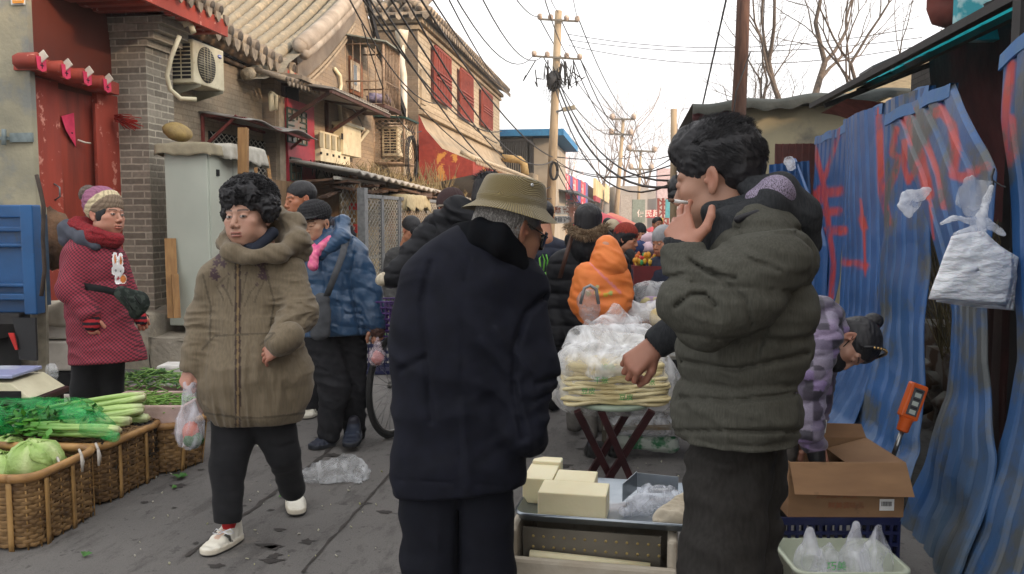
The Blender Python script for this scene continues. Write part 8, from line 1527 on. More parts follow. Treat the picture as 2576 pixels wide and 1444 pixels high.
def bender():
    F=Fig(3.42,'masked woman in a purple patterned padded jacket bending over the cardboard box',2010)
    F.skin=lin('#a9806c',.9)
    F.head(2138,868,-.02,(-.05,-.93,.36),.94,up=(.95,.12,.22),cheek=.4,shut=True,h=.003)
    F.body([((2010,900),(2080,830),50,40),((2080,830),(2150,870),30,28),((2060,870,-.1),(2045,960,-.1),24,20),((2045,960,-.1),(2050,1110,-.12),20,15),((1975,900),(1945,1130),50,40),((1945,1130),(1935,1380),34,22),((1950,1000,.2),(1930,1380,.25),30,22)],h=.016)
    F.hand(F.J(2052,1110,-.12),F.J(2056,1150,-.13),view((-.2,.1,.9)),.5,.95)
    F.hand(F.J(2062,1040,.12),F.J(2058,1078,.1),view((.5,.1,.8)),.8,.9)
    F.done()
    pm=M('patchwork_cloth',(1,1,1),(.8,.78,.84),attr=True,rough=.55,scale=200,bump=.25,bscale=260,sheen=.15)
    pc=patchcol(['#544c5e','#6f6876','#39333f','#77668a','#2b2732','#7f7889','#4a4353','#5f566a','#857790'])
    F.cloth('jacket',[((1975,920,.05),(2060,815,.0),95,62,.9),((2060,815),(2098,840),62,40),((1960,950),(1975,1010),100,80,.8),((2068,850,-.1),(2040,950,-.14),46,38),((2040,950,-.14),(2035,1090,-.15),38,30),((2035,1090,-.15),(2050,1120,-.13),30,26),((2080,880,.15),(2062,1040,.12),34,24)],pm,k=.03,
            disp=[baffle(view((-.4,1,0)),.075,.014,.2),folds((0,0,1),34,12,.007,41)],col=pc,h=.0075)
    F.cloth('glove',[((2048,1110,-.14),(2056,1160,-.15),24,20)],M('black_rubber',(.01,.01,.012),rough=.4),h=.006)
    F.cloth('trousers',[((1955,960),(1945,1130),70,52),((1945,1130),(1938,1330),48,34),((1950,1000,.2),(1930,1340,.25),50,34)],CLOTH('grey_trousers',lin('#77736e',.8)),h=.012,disp=[folds((0,0,1),14,6,.006,42)])
    sh=M('brown_boot',(1,1,1),rough=.7,attr=True);F.shoe(PZ(1915,0,3.25),PZ(1975,0,3.1),.1,.12,sh,(lin('#463a33'),lin('#2c2724'),lin('#463a33'),lin('#463a33')));F.shoe(PZ(1900,0,3.5),PZ(1960,0,3.4),.1,.12,sh,(lin('#463a33'),lin('#2c2724'),lin('#463a33'),lin('#463a33')))
    def hf(L):
        d=ell(L,(0,-.022,.045),(.084,.104,.088));d=smin(d,ell(L,(0,-.07,-.01),(.06,.04,.06)),.03);d=smax(d,-ell(L,(0,.105,-.02),(.072,.06,.078)),.01)
        d=smax(d,-ell(L,(0,.03,-.085),(.12,.07,.07)),.01);d=smax(d,-cone(L,(-.1,-.012,-.010),(.1,-.012,-.010),.024,.024),.006)
        b=ell(L,(0,-.105,.105),(.040,.034,.040));b=smin(b,ell(L,(.0,-.075,.08),(.03,.03,.03)),.01)
        return smin(d,b,.004)-.003*ridged(L*np.array([60,20,60]))
    hr=F.hairshell('hair',hf,HAIRB,lo=(-.13,-.19,-.17),hi=(.13,.14,.17))
    b=MB();
    for k in range(28):
        pass
    pts=[F.hl(math.cos(a)*.036,-.083+.012*math.sin(a*2),.085+math.sin(a)*.034)for a in np.linspace(0,6.28,30)]
    b.tube(pts,[F.r(4.5)*(1+.25*math.sin(i*2.1))for i in range(30)],8);b.build('scrunchie',M('pink_band',lin('#c25a62'),lin('#7c2f3a'),scale=160,contrast=(.45,.5)),hr)
    b=MB();n=18;A_=[(math.sin(a)*.087,.038,.052+math.cos(a)*.088)for a in np.linspace(-1.75,1.75,n)]
    b.tube([F.hl(*q)for q in A_],F.r(4),8);hb=b.build('hairband',M('band_black',(.01,.01,.012),rough=.3),F.root)
    b=MB();
    for a in np.linspace(.15,1.2,7):b.blob(F.hl(math.sin(-a)*.090,.041,.052+math.cos(a)*.091),F.r(3.2),6);b.blob(F.hl(math.sin(a)*.090,.041,.052+math.cos(a)*.091),F.r(3.2),6)
    b.build('bead',M('gilt_bead',lin('#d8b070'),metal=.7,rough=.25),hb)
    def mf(L):
        d=ell(L,(0,.040,-.070),(.066,.078,.056));d=smin(d,ell(L,(0,.085,-.058),(.028,.026,.035)),.02);return smax(smax(d,L[:,2]+.028-.1*np.maximum(L[:,1]-.06,0)*1,.004),-.02-L[:,1]+.04,.006)
    mo=F.hairshell('face_mask',mf,M('black_mask',(.008,.008,.01),rough=.8,bump=.3,bscale=400))
    for sx in(-1,1):b=MB();b.tube([F.hl(sx*.058,.035,-.045),F.hl(sx*.078,-.005,-.0),F.hl(sx*.082,-.022,.01)],.0022,5);b.build('ear_loop',MATS['black_mask'],mo)
    b=MB();b.box(F.J(2068,1072,.08),(.035,.003,.055),(0,.1,YAW));t=b.build('price_tag',M('tag_paper',(.72,.75,.72),rough=.6));tag(t,'small white price tag numbered 10 held by the bending woman','price tag')
    F.text=txt('10',F.J(2068,1072,.08)-FWD*.0035+CU*.001,.022,view((0,0,1)),M('tag_ink',lin('#2d7040')),t,'number')
bender()
def apron_woman():
    F=Fig(5.0,'vendor in red checked apron and bobble hat standing behind the vegetable baskets',240)
    F.skin=lin('#b98973',.95)
    F.head(268,540,.0,(.93,-.02,.36),1.08,up=(.03,1,0),cheek=.8,fat=.8)
    F.body([((240,610),(255,850),45,50,.8),((225,900),(215,1000),28,22),((215,1000),(205,1120),22,14),((275,900,.05),(285,1120,.1),26,14),((200,640,-.1),(190,720,-.14),18,16),((190,720,-.14),(225,800,-.15),16,12),((290,650,.15),(345,790,.1),16,12)],h=.016)
    F.hand(F.J(226,798,-.15),F.J(232,828,-.15),view((-.3,.1,.9)),.9,.95,thumb=-1);F.hand(F.J(345,785,.1),F.J(358,808,.08),view((.5,.3,.8)),.9,.95);F.done()
    ck=bpy.data.materials.new('red_check');ck.use_nodes=True;t=ck.node_tree;N=t.nodes;b_=N['Principled BSDF'];tc=N.new('ShaderNodeTexCoord');mp=N.new('ShaderNodeMapping');mp.inputs['Scale'].default_value=(95,95,95);mp.inputs['Rotation'].default_value=(0,0,-YAW)
    c=N.new('ShaderNodeTexChecker');c.inputs['Scale'].default_value=1;c.inputs['Color1'].default_value=(*lin('#8f2c3e',.95),1);c.inputs['Color2'].default_value=(*lin('#4a1522',.95),1)
    sp=N.new('ShaderNodeSeparateXYZ');cb=N.new('ShaderNodeCombineXYZ');t.links.new(tc.outputs['Object'],mp.inputs[0]);t.links.new(mp.outputs[0],sp.inputs[0]);t.links.new(sp.outputs[0],cb.inputs[0]);t.links.new(sp.outputs[2],cb.inputs[1]);t.links.new(cb.outputs[0],c.inputs[0])
    at=N.new('ShaderNodeAttribute');at.attribute_name='col';mx=N.new('ShaderNodeMix');mx.data_type='RGBA';sr=N.new('ShaderNodeSeparateColor');t.links.new(at.outputs['Color'],sr.inputs[0])
    t.links.new(at.outputs['Alpha'],mx.inputs[0])if False else None
    mm=N.new('ShaderNodeMath');mm.operation='LESS_THAN';mm.inputs[1].default_value=.999;t.links.new(sr.outputs[2],mm.inputs[0]);t.links.new(mm.outputs[0],mx.inputs[0]);t.links.new(c.outputs[0],mx.inputs[6]);t.links.new(at.outputs['Color'],mx.inputs[7]);t.links.new(mx.outputs[2],b_.inputs['Base Color']);b_.inputs['Roughness'].default_value=.85
    def ac(v):
        q,z=pix(v);c=np.ones((len(v),3));fr=z<5.05
        def e(x,y,rx,ry,cc):c[fr&(((q[:,0]-x)/rx)**2+((q[:,1]-y)/ry)**2<1)]=cc
        wt=(.72,.70,.70);og=lin('#c8742c')
        e(289,655,6,20,wt);e(303,657,6,20,wt);e(290,652,3,12,og);e(304,655,3,12,og);e(297,680,15,14,wt);e(298,702,9,12,wt);e(310,702,8,10,og);e(291,680,2,3,(.05,.04,.05));e(304,682,2,3,(.05,.04,.05));e(298,700,4,4,lin('#a32b3c'))
        return c
    ap=F.cloth('apron',[((232,660),(250,800),70,72,.85),((250,800),(272,905),74,88,.8),((235,620),(245,660),45,66,.85),((200,650,-.08),(182,730,-.14),36,32),((182,730,-.14),(222,785,-.16),30,24),((285,660,.1),(335,780,.12),30,22)],ck,k=.03,disp=[folds((0,0,1),16,8,.008,51),folds((1,0,0),12,3,.006,52)],cuts=[(F.J(265,912),view((.06,-1,0)))],col=ac,h=.007)
    hood=M('slate_cloth',lin('#4b4f5b',.9),rough=.8)
    F.cloth('hood',[((170,580),(168,602),15,18),((168,575,0),(215,602,-.1),18,18),((215,600,-.1),(240,618,-.12),20,12),((170,575),(230,565,.1),18,22)],hood,k=.03,disp=[folds((1,0,1),20,8,.006,53)])
    sc=M('scarf_knit',lin('#8f222a',.95),lin('#5f141b',.9),rough=.95,scale=120,bump=.6,bscale=160)
    F.cloth('scarf',[((198,575,-.03),(240,596,-.11),20,20),((240,596,-.11),(292,602,-.08),20,14),((292,602,-.08),(296,600,.05),14,14),((195,570),(270,575,.1),24,24),((215,610,-.1),(290,608,-.06),16,14)],sc,k=.02,disp=[folds((.3,0,1),40,10,.008,54)])
    def hc(L):
        z=L[:,2]*.75-L[:,1]*.75;c=np.tile(np.array(lin('#81705f')),(len(L),1));c[z>.035]=lin('#c6b795');c[z>.075]=lin('#8e5a74');c[z<-.035]=lin('#786a62');return c*(.75+.35*((L[:,0]*60+L[:,2]*25)%1>.3)[:,None])
    def hf(L):
        d=ell(L,(0,-.028,.055),(.094,.112,.098));d=smin(d,ell(L,(0,-.06,.09),(.075,.075,.06)),.03);pl=(L@np.array([0,.78,-.62]))-.040;d=smax(d,pl,.01);return smax(d,-.04-L[:,2],.01)-.004*np.abs(np.sin(L[:,0]*150))*np.abs(np.sin(L[:,2]*110))
    ht=F.hairshell('hat',hf,M('hat_knit',(1,1,1),(.8,.8,.8),attr=True,rough=.95,scale=200,bump=.6,bscale=300),col=hc,lo=(-.13,-.19,-.1),hi=(.13,.14,.2))
    b=MB();b.blob(F.hl(0,-.135,.115),.056,14,.05);bo=b.build('bobble',M('bobble_wool',lin('#6d5f57'),lin('#463b36'),scale=90,bump=1,bscale=120),ht)
    b=MB();rr=random.Random(3)
    for i in range(260):
        d=Vector((rr.gauss(0,1),rr.gauss(0,1),rr.gauss(0,1))).normalized();c0=V(F.hl(0,-.135,.115));b.tube([c0+d*.045,c0+d*.06],[.003,.001],4)
    b.build('bobble_yarn',MATS['bobble_wool'],bo)
    def hr(L):d=ell(L,(0,.012,-.0),(.079,.072,.085));d=smax(d,-ell(L,(0,.075,-.02),(.066,.05,.1)),.008);return smax(d,.0-L[:,1],.006)
    F.hairshell('hair',hr,HAIRB)
    gl=M('striped_glove',(1,1,1),attr=True,rough=.95,bump=.5,bscale=200)
    def gc(ax0):
        def f(v):
            q,z=pix(v);k=((q[:,1]-ax0)//7).astype(int)%2;return np.where(k[:,None]==0,np.array([lin('#a8242c')]),np.array([lin('#1a1620')]))
        return f
    F.cloth('glove',[((226,790,-.15),(232,815,-.16),24,20)],gl,col=gc(790),h=.006);F.cloth('glove',[((345,785,.1),(356,808,.08),20,15)],gl,col=gc(789),h=.006)
    bl=CLOTH('black_webbing',(.012,.012,.013));b=MB()
    pts=[F.J(182,716,-.05),F.J(225,722,-.2),F.J(262,728,-.215),F.J(300,738,-.2)]
    b.grid([[p+CU*.02 for p in pts],[p-CU*.02 for p in pts]]);o=b.build('waist_strap',bl,F.root);md=o.modifiers.new('t','SOLIDIFY');md.thickness=.004
    pb=F.cloth('waist_bag',[((305,738,-.19),(345,762,-.16),17,26,.6),((345,762,-.16),(340,785,-.15),24,14,.6)],CLOTH('camouflage_cloth',lin('#353c37'),lin('#1f2522'),scale=30,contrast=(.45,.5)),k=.02,disp=[folds((1,0,1),24,9,.004,55)],h=.006)
    z=MB();z.tube([F.J(312,745,-.235),F.J(328,770,-.225),F.J(333,780,-.21)],.004,5);z.tube([F.J(338,745,-.225),F.J(352,765,-.21)],.004,5);z.build('zip',bl,pb)
    F.cloth('trousers',[((225,880),(212,980),42,30),((212,980),(200,1110),30,20),((275,880,.05),(284,1110,.1),38,22)],MATS['black_trousers'],h=.01)
    sh=MATS['black_shoe'];F.shoe(PZ(205,0,5.1),PZ(165,0,4.95),.1,.09,sh,((.01,)*3,)*4);F.shoe(PZ(280,0,5.2),PZ(320,0,5.1),.1,.09,sh,((.01,)*3,)*4)
apron_woman()
def blue_woman():
    F=Fig(5.1,'elderly woman in a shiny blue quilted jacket, black knitted cap and pink scarf',855)
    F.skin=lin('#b08a70',.95)
    F.head(790,564,-.02,(-.34,-.20,.9),1.02,up=(-.03,1,0),old=1.2,cheek=.35,shut=True)
    F.body([((825,640),(840,790),42,42,.6),((810,850),(838,980),26,22),((838,980),(822,1100),22,14),((868,850,.08),(888,980,.1),26,20),((890,980,.12),(892,1090,.15),20,14),((895,660),(930,740),18,16),((930,740),(948,825,-.03),16,12),((770,660),(765,760),18,14)],h=.016)
    F.hand(F.J(946,818,-.03),F.J(952,848,-.03),view((.6,.1,.8)),1.2,.95,thumb=1);F.done()
    jb=M('blue_shell',lin('#2b4f72',.85),lin('#1f3f5f',.85),rough=.38,scale=8,bump=.3,bscale=60,sheen=.1,spec=.5,bdist=.006)
    j=F.cloth('jacket',[((830,650,.02),(845,820,.02),76,76,.7),((800,640),(880,635),34,34),((845,820,.02),(848,840,.02),78,74,.7),((892,650),(928,735),34,30),((928,735),(946,812,-.03),29,24),((772,650),(768,760),30,26)],jb,k=.03,
            disp=[baffle(view((.25,1,0)),.10,.008,.35,0,9),folds((.4,0,1),15,8,.008,61),folds((1,0,.4),20,10,.006,62),grooves([([(893,640),(880,700),(895,790),(905,840)],4,-.014),([(866,690),(862,835)],2.5,-.004),([(815,660),(822,840)],3,-.006),([(850,760),(870,790),(905,790)],3,-.008)],5.12)],h=.0072,cuts=[(F.J(850,845),view((.04,-1,0)))])
    F.cloth('collar',[((805,640,-.1),(858,600,-.08),14,20),((858,600,-.08),(862,560,.02),22,16),((862,560,.02),(850,565,.1),18,18),((780,600,.1),(850,590,.12),20,22)],jb,k=.02,disp=[folds((.7,0,1),36,9,.008,63)])
    F.cloth('scarf',[((778,612,-.08),(795,634,-.14),8,11),((795,634,-.14),(830,602,-.10),11,8),((790,642,-.17),(788,668,-.18),9,12)],M('pink_silk',lin('#c2447c'),lin('#e07a94'),scale=30,rough=.5),k=.015,disp=[folds((1,0,1),40,12,.006,64)],h=.006)
    bk=M('black_knit',(.010,.010,.012),(.02,.02,.022),rough=.95,scale=100,bump=.8,bscale=130)
    def hf(L):
        d=ell(L,(0,-.020,.068),(.094,.112,.078));pl=L@np.array([0,.30,-.95])+.018;d=smax(d,pl+.0,.012)
        br=ell(L,(0,.078,.046),(.074,.050,.009));br2=smin(d,br,.02);return br2-.004*np.abs(np.sin(L[:,2]*190+L[:,1]*20))*np.abs(np.cos(np.arctan2(L[:,0],L[:,1])*14))
    F.hairshell('knitted_cap',hf,bk,lo=(-.13,-.17,-.1),hi=(.13,.17,.18))
    def hr(L):d=ell(L,(0,-.022,-.01),(.083,.08,.075));d=smax(d,-ell(L,(0,.09,-.02),(.082,.090,.1)),.008);d=smax(d,L[:,1]+.01,.01);return smax(d,-.06-L[:,2],.006)-.002*ridged(L*np.array([60,60,12]))
    F.hairshell('hair',hr,HAIRB)
    F.cloth('fur_cuff',[((946,822,-.03),(950,832,-.03),21,20)],M('brown_fur',lin('#5c4138'),lin('#2d211f'),scale=120,bump=1,bscale=140),h=.006,disp=[lambda p:.006*noise(p*120)])
    st=CLOTH('grey_webbing',lin('#4e5054',.9));b=MB();P_=[F.J(872,592,-.06),F.J(862,640,-.2),F.J(843,690,-.24),F.J(822,745,-.22)]
    b.grid([[p-CR*.020 for p in P_],[p+CR*.020 for p in P_]]);o=b.build('shoulder_strap',st,F.root);md=o.modifiers.new('t','SOLIDIFY');md.thickness=.003
    F.cloth('shoulder_bag',[((808,760,-.2),(808,830,-.2),20,22,.5),((796,775,-.2),(800,835,-.2),14,16,.5)],st,k=.02,disp=[folds((0,0,1),14,6,.004,65)])
    F.cloth('trousers',[((808,830,.03),(842,975,-.02),50,38,.8),((842,975,-.02),(828,1088),38,27,.85),((875,830,.08),(886,975,.08),46,36,.8),((886,975,.08),(893,1085,.15),36,26,.85)],CLOTH('black_cotton',(.012,.0125,.015),(.02,.02,.023)),k=.02,disp=[folds((.3,0,1),22,8,.009,66)],h=.009)
    sh=M('navy_shoe',(1,1,1),rough=.6,attr=True);cl=(lin('#1b2232'),lin('#23262d'),lin('#38404e'),lin('#232b3c'));F.shoe(G(845,1118),G(778,1132),.1,.09,sh,cl);F.shoe(PZ(895,.06,5.2),PZ(880,.03,4.95),.1,.09,sh,cl)
blue_woman()
def bobhair(F,lo=-.09,w=.088,face=True):
    def hf(L):
        d=ell(L,(0,-.020,.038),(w,.108,.092));d=smin(d,ell(L,(0,-.045,-.03),(w*.95,.075,.075)),.03)
        d=smax(d,-ell(L,(0,.105,-.03),(.062,.06,.09)),.01);return smax(d,lo-L[:,2],.01)-.0035*ridged(L*np.array([45,45,12]))
    return F.hairshell('hair',hf,HAIRB)
def shorthair(F):
    def hf(L):
        d=ell(L,(0,-.022,.042),(.081,.101,.086));d=smax(d,-ell(L,(0,.115,-.02),(.08,.085,.085)),.01);d=smax(d,-cone(L,(-.1,-.012,-.012),(.1,-.012,-.012),.030,.030),.006);return smax(d,-.055-L[:,2],.01)-.002*ridged(L*50)
    return F.hairshell('hair',hf,HAIRB)
def beanie(F,mat,col=None,z0=.01,tall=.10):
    def hf(L):d=ell(L,(0,-.022,.045),(.088,.108,tall));return smax(d,z0+.15*L[:,1]*0-L[:,2]-.15*L[:,1],.008)-.003*np.abs(np.sin(np.arctan2(L[:,0],L[:,1])*16))
    return F.hairshell('knitted_hat',hf,mat,col=col)
F=Fig(5.9,'man with cropped black hair and a dark jacket walking behind the blue quilted jacket',790);F.skin=lin('#a86f52',.95)
F.head(754,503,0,(-.80,-.16,.58),1.06,up=(0,1,0),cheek=.3,male=True,shut=True,hairline=lambda L:(L[:,2]-.03-.4*np.maximum(0,L[:,1]-.02)>0)*(L[:,1]<.075)*1.+(L[:,1]<-.03)*(L[:,2]>-.05))
F.body([((800,600),(810,800),40,40,.7),((795,800),(785,920),26,22),((785,920),(778,1010),20,12),((830,800,.1),(835,1020,.1),24,14),((760,560),(785,580),22,30)],h=.02);F.done();shorthair(F)
dk=CLOTH('dark_jacket',lin('#1f2129'),lin('#17181e'))
F.cloth('jacket',[((795,600),(815,800),62,64,.75),((755,590),(850,580),28,32),((862,600),(880,720),34,28),((745,600),(745,720),26,24),((748,560,-.05),(800,560,-.05),10,16)],dk,disp=[folds((.3,0,1),16,7,.008,71)],h=.010)
F.cloth('trousers',[((790,800),(780,1020),38,24),((835,800,.1),(835,1020,.1),38,24)],MATS['black_cotton'],h=.012)
sh=MATS['white_leather'];cw=(lin('#cbc7ba'),lin('#b9b3a5'),lin('#8a8579'),lin('#b9b3a5'));F.shoe(G(792,1040),G(764,1056),.1,.09,sh,cw);F.shoe(PZ(835,0,6.1),PZ(830,0,5.9),.1,.09,sh,cw)
F=Fig(4.8,'black-haired person in a black hooded padded jacket and cream mitten walking a bicycle',1190)
F.skin=lin('#b8765c',.95);F.head(1232,492,0,(.25,-.15,-.95),1.02,up=(.1,1,0),cheek=.9,male=True)
F.body([((1180,620),(1170,900),60,60,.7),((1150,900),(1150,1100),36,22),((1210,900),(1210,1100),36,22),((1075,600),(1030,680,-.05),24,20),((1030,680,-.05),(975,705,-.1),20,14),((1232,540),(1200,600),36,50)],h=.02);F.done()
hr=bobhair(F,-.07,.090)
rr=random.Random(2)
def st(i):
    a=rr.uniform(2.0,4.6);z=rr.uniform(.2,.95);zz=math.sqrt(1-z*z);n=np.array([math.sin(a)*zz,math.cos(a)*zz,z]);p=n*np.array([.086,.106,.092])+np.array([0,-.02,.038]);return[p,p+n*.012+np.array([0,0,.004]),p+n*.02+np.array([rr.gauss(0,.01),rr.gauss(0,.01),.0])]
F.strands(hr,HAIRB,300,st,r=.0013)
bj=CLOTH('black_shell',lin('#17181d'),lin('#0f1014'),rough=.6)
F.cloth('jacket',[((1175,640),(1170,900),112,110,.75),((1100,590),(1055,640,-.02),50,42),((1055,640,-.02),(1000,690,-.08),40,28),((1000,690,-.08),(988,698,-.1),28,24)],bj,disp=[baffle((0,0,1),.09,.012,.3),folds((.6,0,1),20,10,.010,72)],h=.008)
F.cloth('hood',[((1105,560,-.05),(1150,530,-.12),28,30),((1150,530,-.12),(1210,560,-.13),30,34),((1085,575),(1110,560,.06),24,26),((1130,590,-.08),(1210,600,-.12),34,34)],bj,k=.03,disp=[folds((.6,0,1),24,9,.014,73)],h=.007)
F.cloth('mitten',[((983,699,-.1),(962,704,-.11),15,16),((968,696,-.11),(955,706,-.1),12,10)],M('cream_fleece',lin('#c2b8a4'),lin('#a89d88'),rough=.95,scale=60,bump=.5,bscale=120),k=.012,h=.005)
F.cloth('trousers',[((1150,880),(1150,1110),55,34),((1210,880),(1212,1110),55,34)],MATS['black_cotton'],h=.015);sb=MATS['black_shoe'];bk=((.01,)*3,)*4
for u in(1150,1212):F.shoe(PZ(u,0,4.8),PZ(u+5,0,5.05),.1,.09,sb,bk)
def simple(label,D,u,top,face,coat,hat=None,hatcol=None,hair='short',w=46,low=None,trousers='black_cotton',s_=1.0,skin='#b07a5e',coatcol=None,lean=0,disp=None,hood=None,arms=True,h=None,cname='jacket',child=1.):
    F=Fig(D,label,u);k=FPX/D*child
    F.skin=lin(skin,.95);hc=top+.125*k*s_;F.head(u,hc,0,face,s_,cheek=.5,male=hair=='short',h=max(.0035,px(1.6,D)))
    sh_=top+.33*k;hip=top+.80*k;gz=545+CAMZ*FPX/D-.02*FPX/D;kn=(hip+gz)/2;L=lean*k
    F.body([((u+L*.5,sh_+.05*k),(u+L,hip),.09*k,.1*k,.7),((u+L-.09*k,hip),(u+L-.08*k,kn),.06*k,.05*k),((u+L-.08*k,kn),(u+L-.08*k,gz-.06*k),.05*k,.03*k),((u+L+.09*k,hip),(u+L+.08*k,kn,.03),.06*k,.05*k),((u+L+.08*k,kn,.03),(u+L+.08*k,gz-.06*k,.03),.05*k,.03*k)],h=.025)
    F.done()
    J=[((u+L*.5,sh_+.12*k),(u+L,hip),.17*k*w/46,.18*k*w/46,.72),((u-.14*k,sh_+.03*k),(u+.14*k,sh_+.03*k),.07*k,.07*k)]
    if arms:J+=[((u-.20*k,sh_+.06*k),(u-.24*k+L,sh_+.33*k),.065*k,.055*k),((u-.24*k+L,sh_+.33*k),(u-.20*k+L,sh_+.55*k,-.1),.055*k,.045*k),((u+.20*k,sh_+.06*k),(u+.24*k+L,sh_+.33*k),.065*k,.055*k),((u+.24*k+L,sh_+.33*k),(u+.20*k+L,sh_+.55*k,-.1),.055*k,.045*k)]
    J+=[((u-.05*k,sh_-.02*k),(u+.05*k,sh_-.02*k),.06*k,.06*k)]
    F.cloth(cname,J,coat,disp=disp or[folds((.3,0,1),16,7,.010,74)],h=h or max(.009,px(2,D)),col=coatcol)
    F.cloth('trousers',[((u+L-.09*k,hip-.05*k),(u+L-.09*k,gz-.04*k),.09*k,.055*k),((u+L+.09*k,hip-.05*k),(u+L+.09*k,gz-.04*k,.03),.09*k,.055*k)],MATS[trousers],h=.018)
    for sx in(-.09,.09):F.shoe(PZ(u+L+sx*k,0,D+.05),PZ(u+L+sx*k,0,D-.2*(1 if face[2]>0 else-1)),.09,.08,MATS['black_shoe'],((.012,)*3,)*4)
    if hat is not None:beanie(F,hat,col=hatcol)
    if hair=='bob':bobhair(F)
    elif hair=='short':shorthair(F)
    return F
brn=M('brown_knit',(1,1,1),attr=True,rough=.95,bump=.6,bscale=90)
def bcol(L):c=np.tile(np.array(lin('#3b2a2a')),(len(L),1));c[(L[:,2]>.018)&(L[:,2]<.030)]=lin('#a5988a');return c
simple('person in a brown ribbed beanie with a pale stripe, beyond the black hooded jacket',5.3,1131,480,(-.5,0,-.85),dk,brn,bcol,hair=None)
gj=CLOTH('grey_padded',lin('#4a4a49'),lin('#353536'));F=simple('person in a grey hooded jacket and dark mask beside the mesh gate',8.3,1036,548,(.6,-.35,.7),gj,HAIRB,None,hair='short')
F.cloth('face_mask',[((1042,580,-.08),(1048,586,-.06),11,11)],MATS['black_mask'],h=.008)
F=simple('black-haired woman seen from behind in a black jacket with a fur-trimmed hood',5.4,1481,514,(.25,-.05,-1),CLOTH('black_padded',lin('#16171c'),lin('#101115'),rough=.55),hair='bob',w=58,trousers='grey_trousers',disp=[baffle((0,0,1),.10,.014,.2),folds((.3,0,1),20,8,.006,75)])
fu=M('fur',lin('#a28d72'),lin('#5e4a38'),rough=1,scale=60,bump=.6,bscale=200);b=MB();rr=random.Random(4)
arc=[F.J(1428+98*t,570+22*math.sin(math.pi*t),-.06-.20*math.sin(math.pi*t))for t in np.linspace(0,1,14)]
for i in range(1500):
    k=rr.random()*12.99;j=int(k);c=V(arc[j]*(1-(k-j))+arc[j+1]*(k-j));d=Vector((rr.gauss(0,1),rr.gauss(0,1),rr.gauss(0,1)+.3)).normalized();b.tube([c+d*.012,c+d*.030,c+d*.045+Vector((0,0,-.006))],[.003,.002,.0005],3,cap=False)
b.build('fur_trim',fu,F.root)
F.cloth('hood',[((1440,604,-.06),(1480,632,-.12),20,32),((1480,632,-.12),(1522,602,-.06),32,20)],MATS['black_padded'],disp=[folds((1,0,0),16,6,.01,76)],h=.01)
b=MB();P_=[F.J(1440,590,-.17),F.J(1425,640,-.20),F.J(1408,700,-.19)];b.grid([[p-CR*.014 for p in P_],[p+CR*.014 for p in P_]]);o=b.build('bag_strap',M('brown_leather',lin('#4a3228'),rough=.5),F.root);o.modifiers.new('t','SOLIDIFY').thickness=.004
orj=M('orange_shell',lin('#e3813f',.95),lin('#d97434',.95),rough=.6,bump=.3,bscale=40,bdist=.004,attr=True)
F=Fig(4.9,'child seen from behind in a bright orange hooded jacket',1515);F.skin=lin('#b8836a');F.head(1530,645,.02,(.3,-.1,-.95),.95)
F.body([((1515,700),(1515,820),40,40),((1495,850),(1490,1080),22,14),((1540,850),(1540,1080),22,14)],h=.02);F.done()
def occ(v):
    q,z=pix(v);c=np.ones((len(v),3));fr=z<4.9
    c[fr&(stroke(q,[(1485,660),(1512,690),(1560,735)],3.0)<1)]=np.array(lin('#e58a8a'))/np.array(lin('#e3813f')).clip(.05)*.9
    for(x,y,r,cc)in[(1502,735,7,'#d9c33a'),(1502,722,5,'#cfd8dc'),(1480,738,7,'#b59a2a'),(1524,742,6,'#c9b13a'),(1536,738,6,'#9fae62')]:c[fr&(np.hypot(q[:,0]-x,q[:,1]-y)<r)]=np.array(lin(cc))/np.array(lin('#e3813f')).clip(.04)
    return c.clip(0,8)
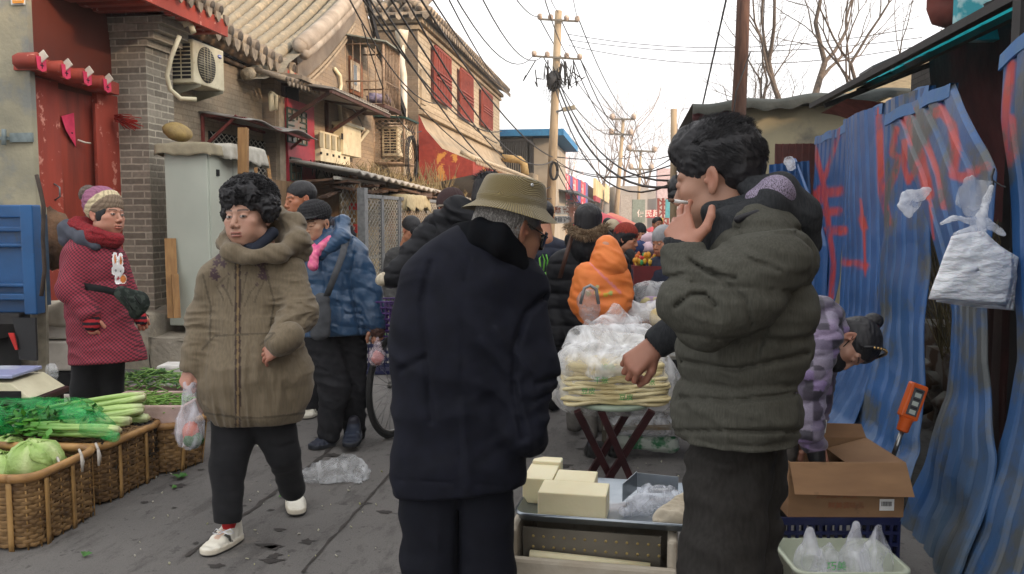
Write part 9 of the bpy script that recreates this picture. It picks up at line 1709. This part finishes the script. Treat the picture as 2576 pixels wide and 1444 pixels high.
F.cloth('jacket',[((1512,720),(1515,770),58,64,.8),((1475,690),(1455,750),26,22),((1460,745),(1462,770),20,18),((1555,690),(1572,745),26,22)],orj,disp=[folds((.2,0,1),20,8,.012,77)],h=.0085,cuts=[(F.J(1515,832),view((0,-1,0)))],col=occ)
F.cloth('hood',[((1527,622),(1530,665),28,40,1.15),((1530,665),(1515,690),42,36,1.1),((1560,690),(1570,695),14,8)],orj,disp=[folds((.5,0,1),20,8,.009,78)],h=.0075)
F.cloth('trousers',[((1495,815),(1480,880),30,24),((1480,880),(1488,1090),24,18),((1540,820),(1545,1090),30,18)],MATS['grey_trousers'],h=.014)
for u in(1488,1545):F.shoe(PZ(u,0,4.85),PZ(u,0,5.05),.08,.07,sb,bk)
F=simple('person in a navy padded coat with a lime green bag beyond the hatted man',6.0,1362,505,(-.3,-.1,-.9),CLOTH('navy_padded',lin('#23283a'),lin('#191d2b'),rough=.6),w=56,disp=[baffle((0,0,1),.09,.012,.2)])
rk=M('rust_knit',lin('#8a3326'),lin('#6a241b'),rough=.95,scale=90,bump=.6,bscale=110);pg=M('pink_glove',lin('#b0256a'),rough=.9)
F=simple('woman in a rust red knitted hat and black coat reaching towards the sweet stand',7.3,1577,566,(.85,-.25,.35),MATS['black_padded'],rk,None,hair='bob',w=52)
F.cloth('sleeve',[((1585,640,-.15),(1612,680,-.2),14,12)],MATS['black_padded'],h=.012);F.cloth('glove',[((1612,680,-.2),(1620,690,-.2),10,9)],pg,h=.01)
simple('person in a pale cap and dark jacket beyond the orange child',9.0,1540,556,(0,0,-1),dk,M('tan_knit',lin('#a99a80')),None,hair='short')
simple('man in a dark beanie facing the camera behind the heap of knitwear',10.5,1609,564,(0,-.15,1),dk,MATS['black_knit'],None,hair='short')
simple('shopper in a light grey cap behind the smoking man\'s hand',7.0,1668,572,(-.7,-.2,.5),MATS['navy_padded'],M('grey_knit',lin('#9a9a9c')),None,hair='short')
simple('distant pedestrian in a dark coat under the red parasol',14,1528,548,(0,0,-1),dk,hair='short')
simple('distant pedestrian in a dark coat right of the grey capped shopper',13,1655,545,(.2,0,1),gj,hair='short')
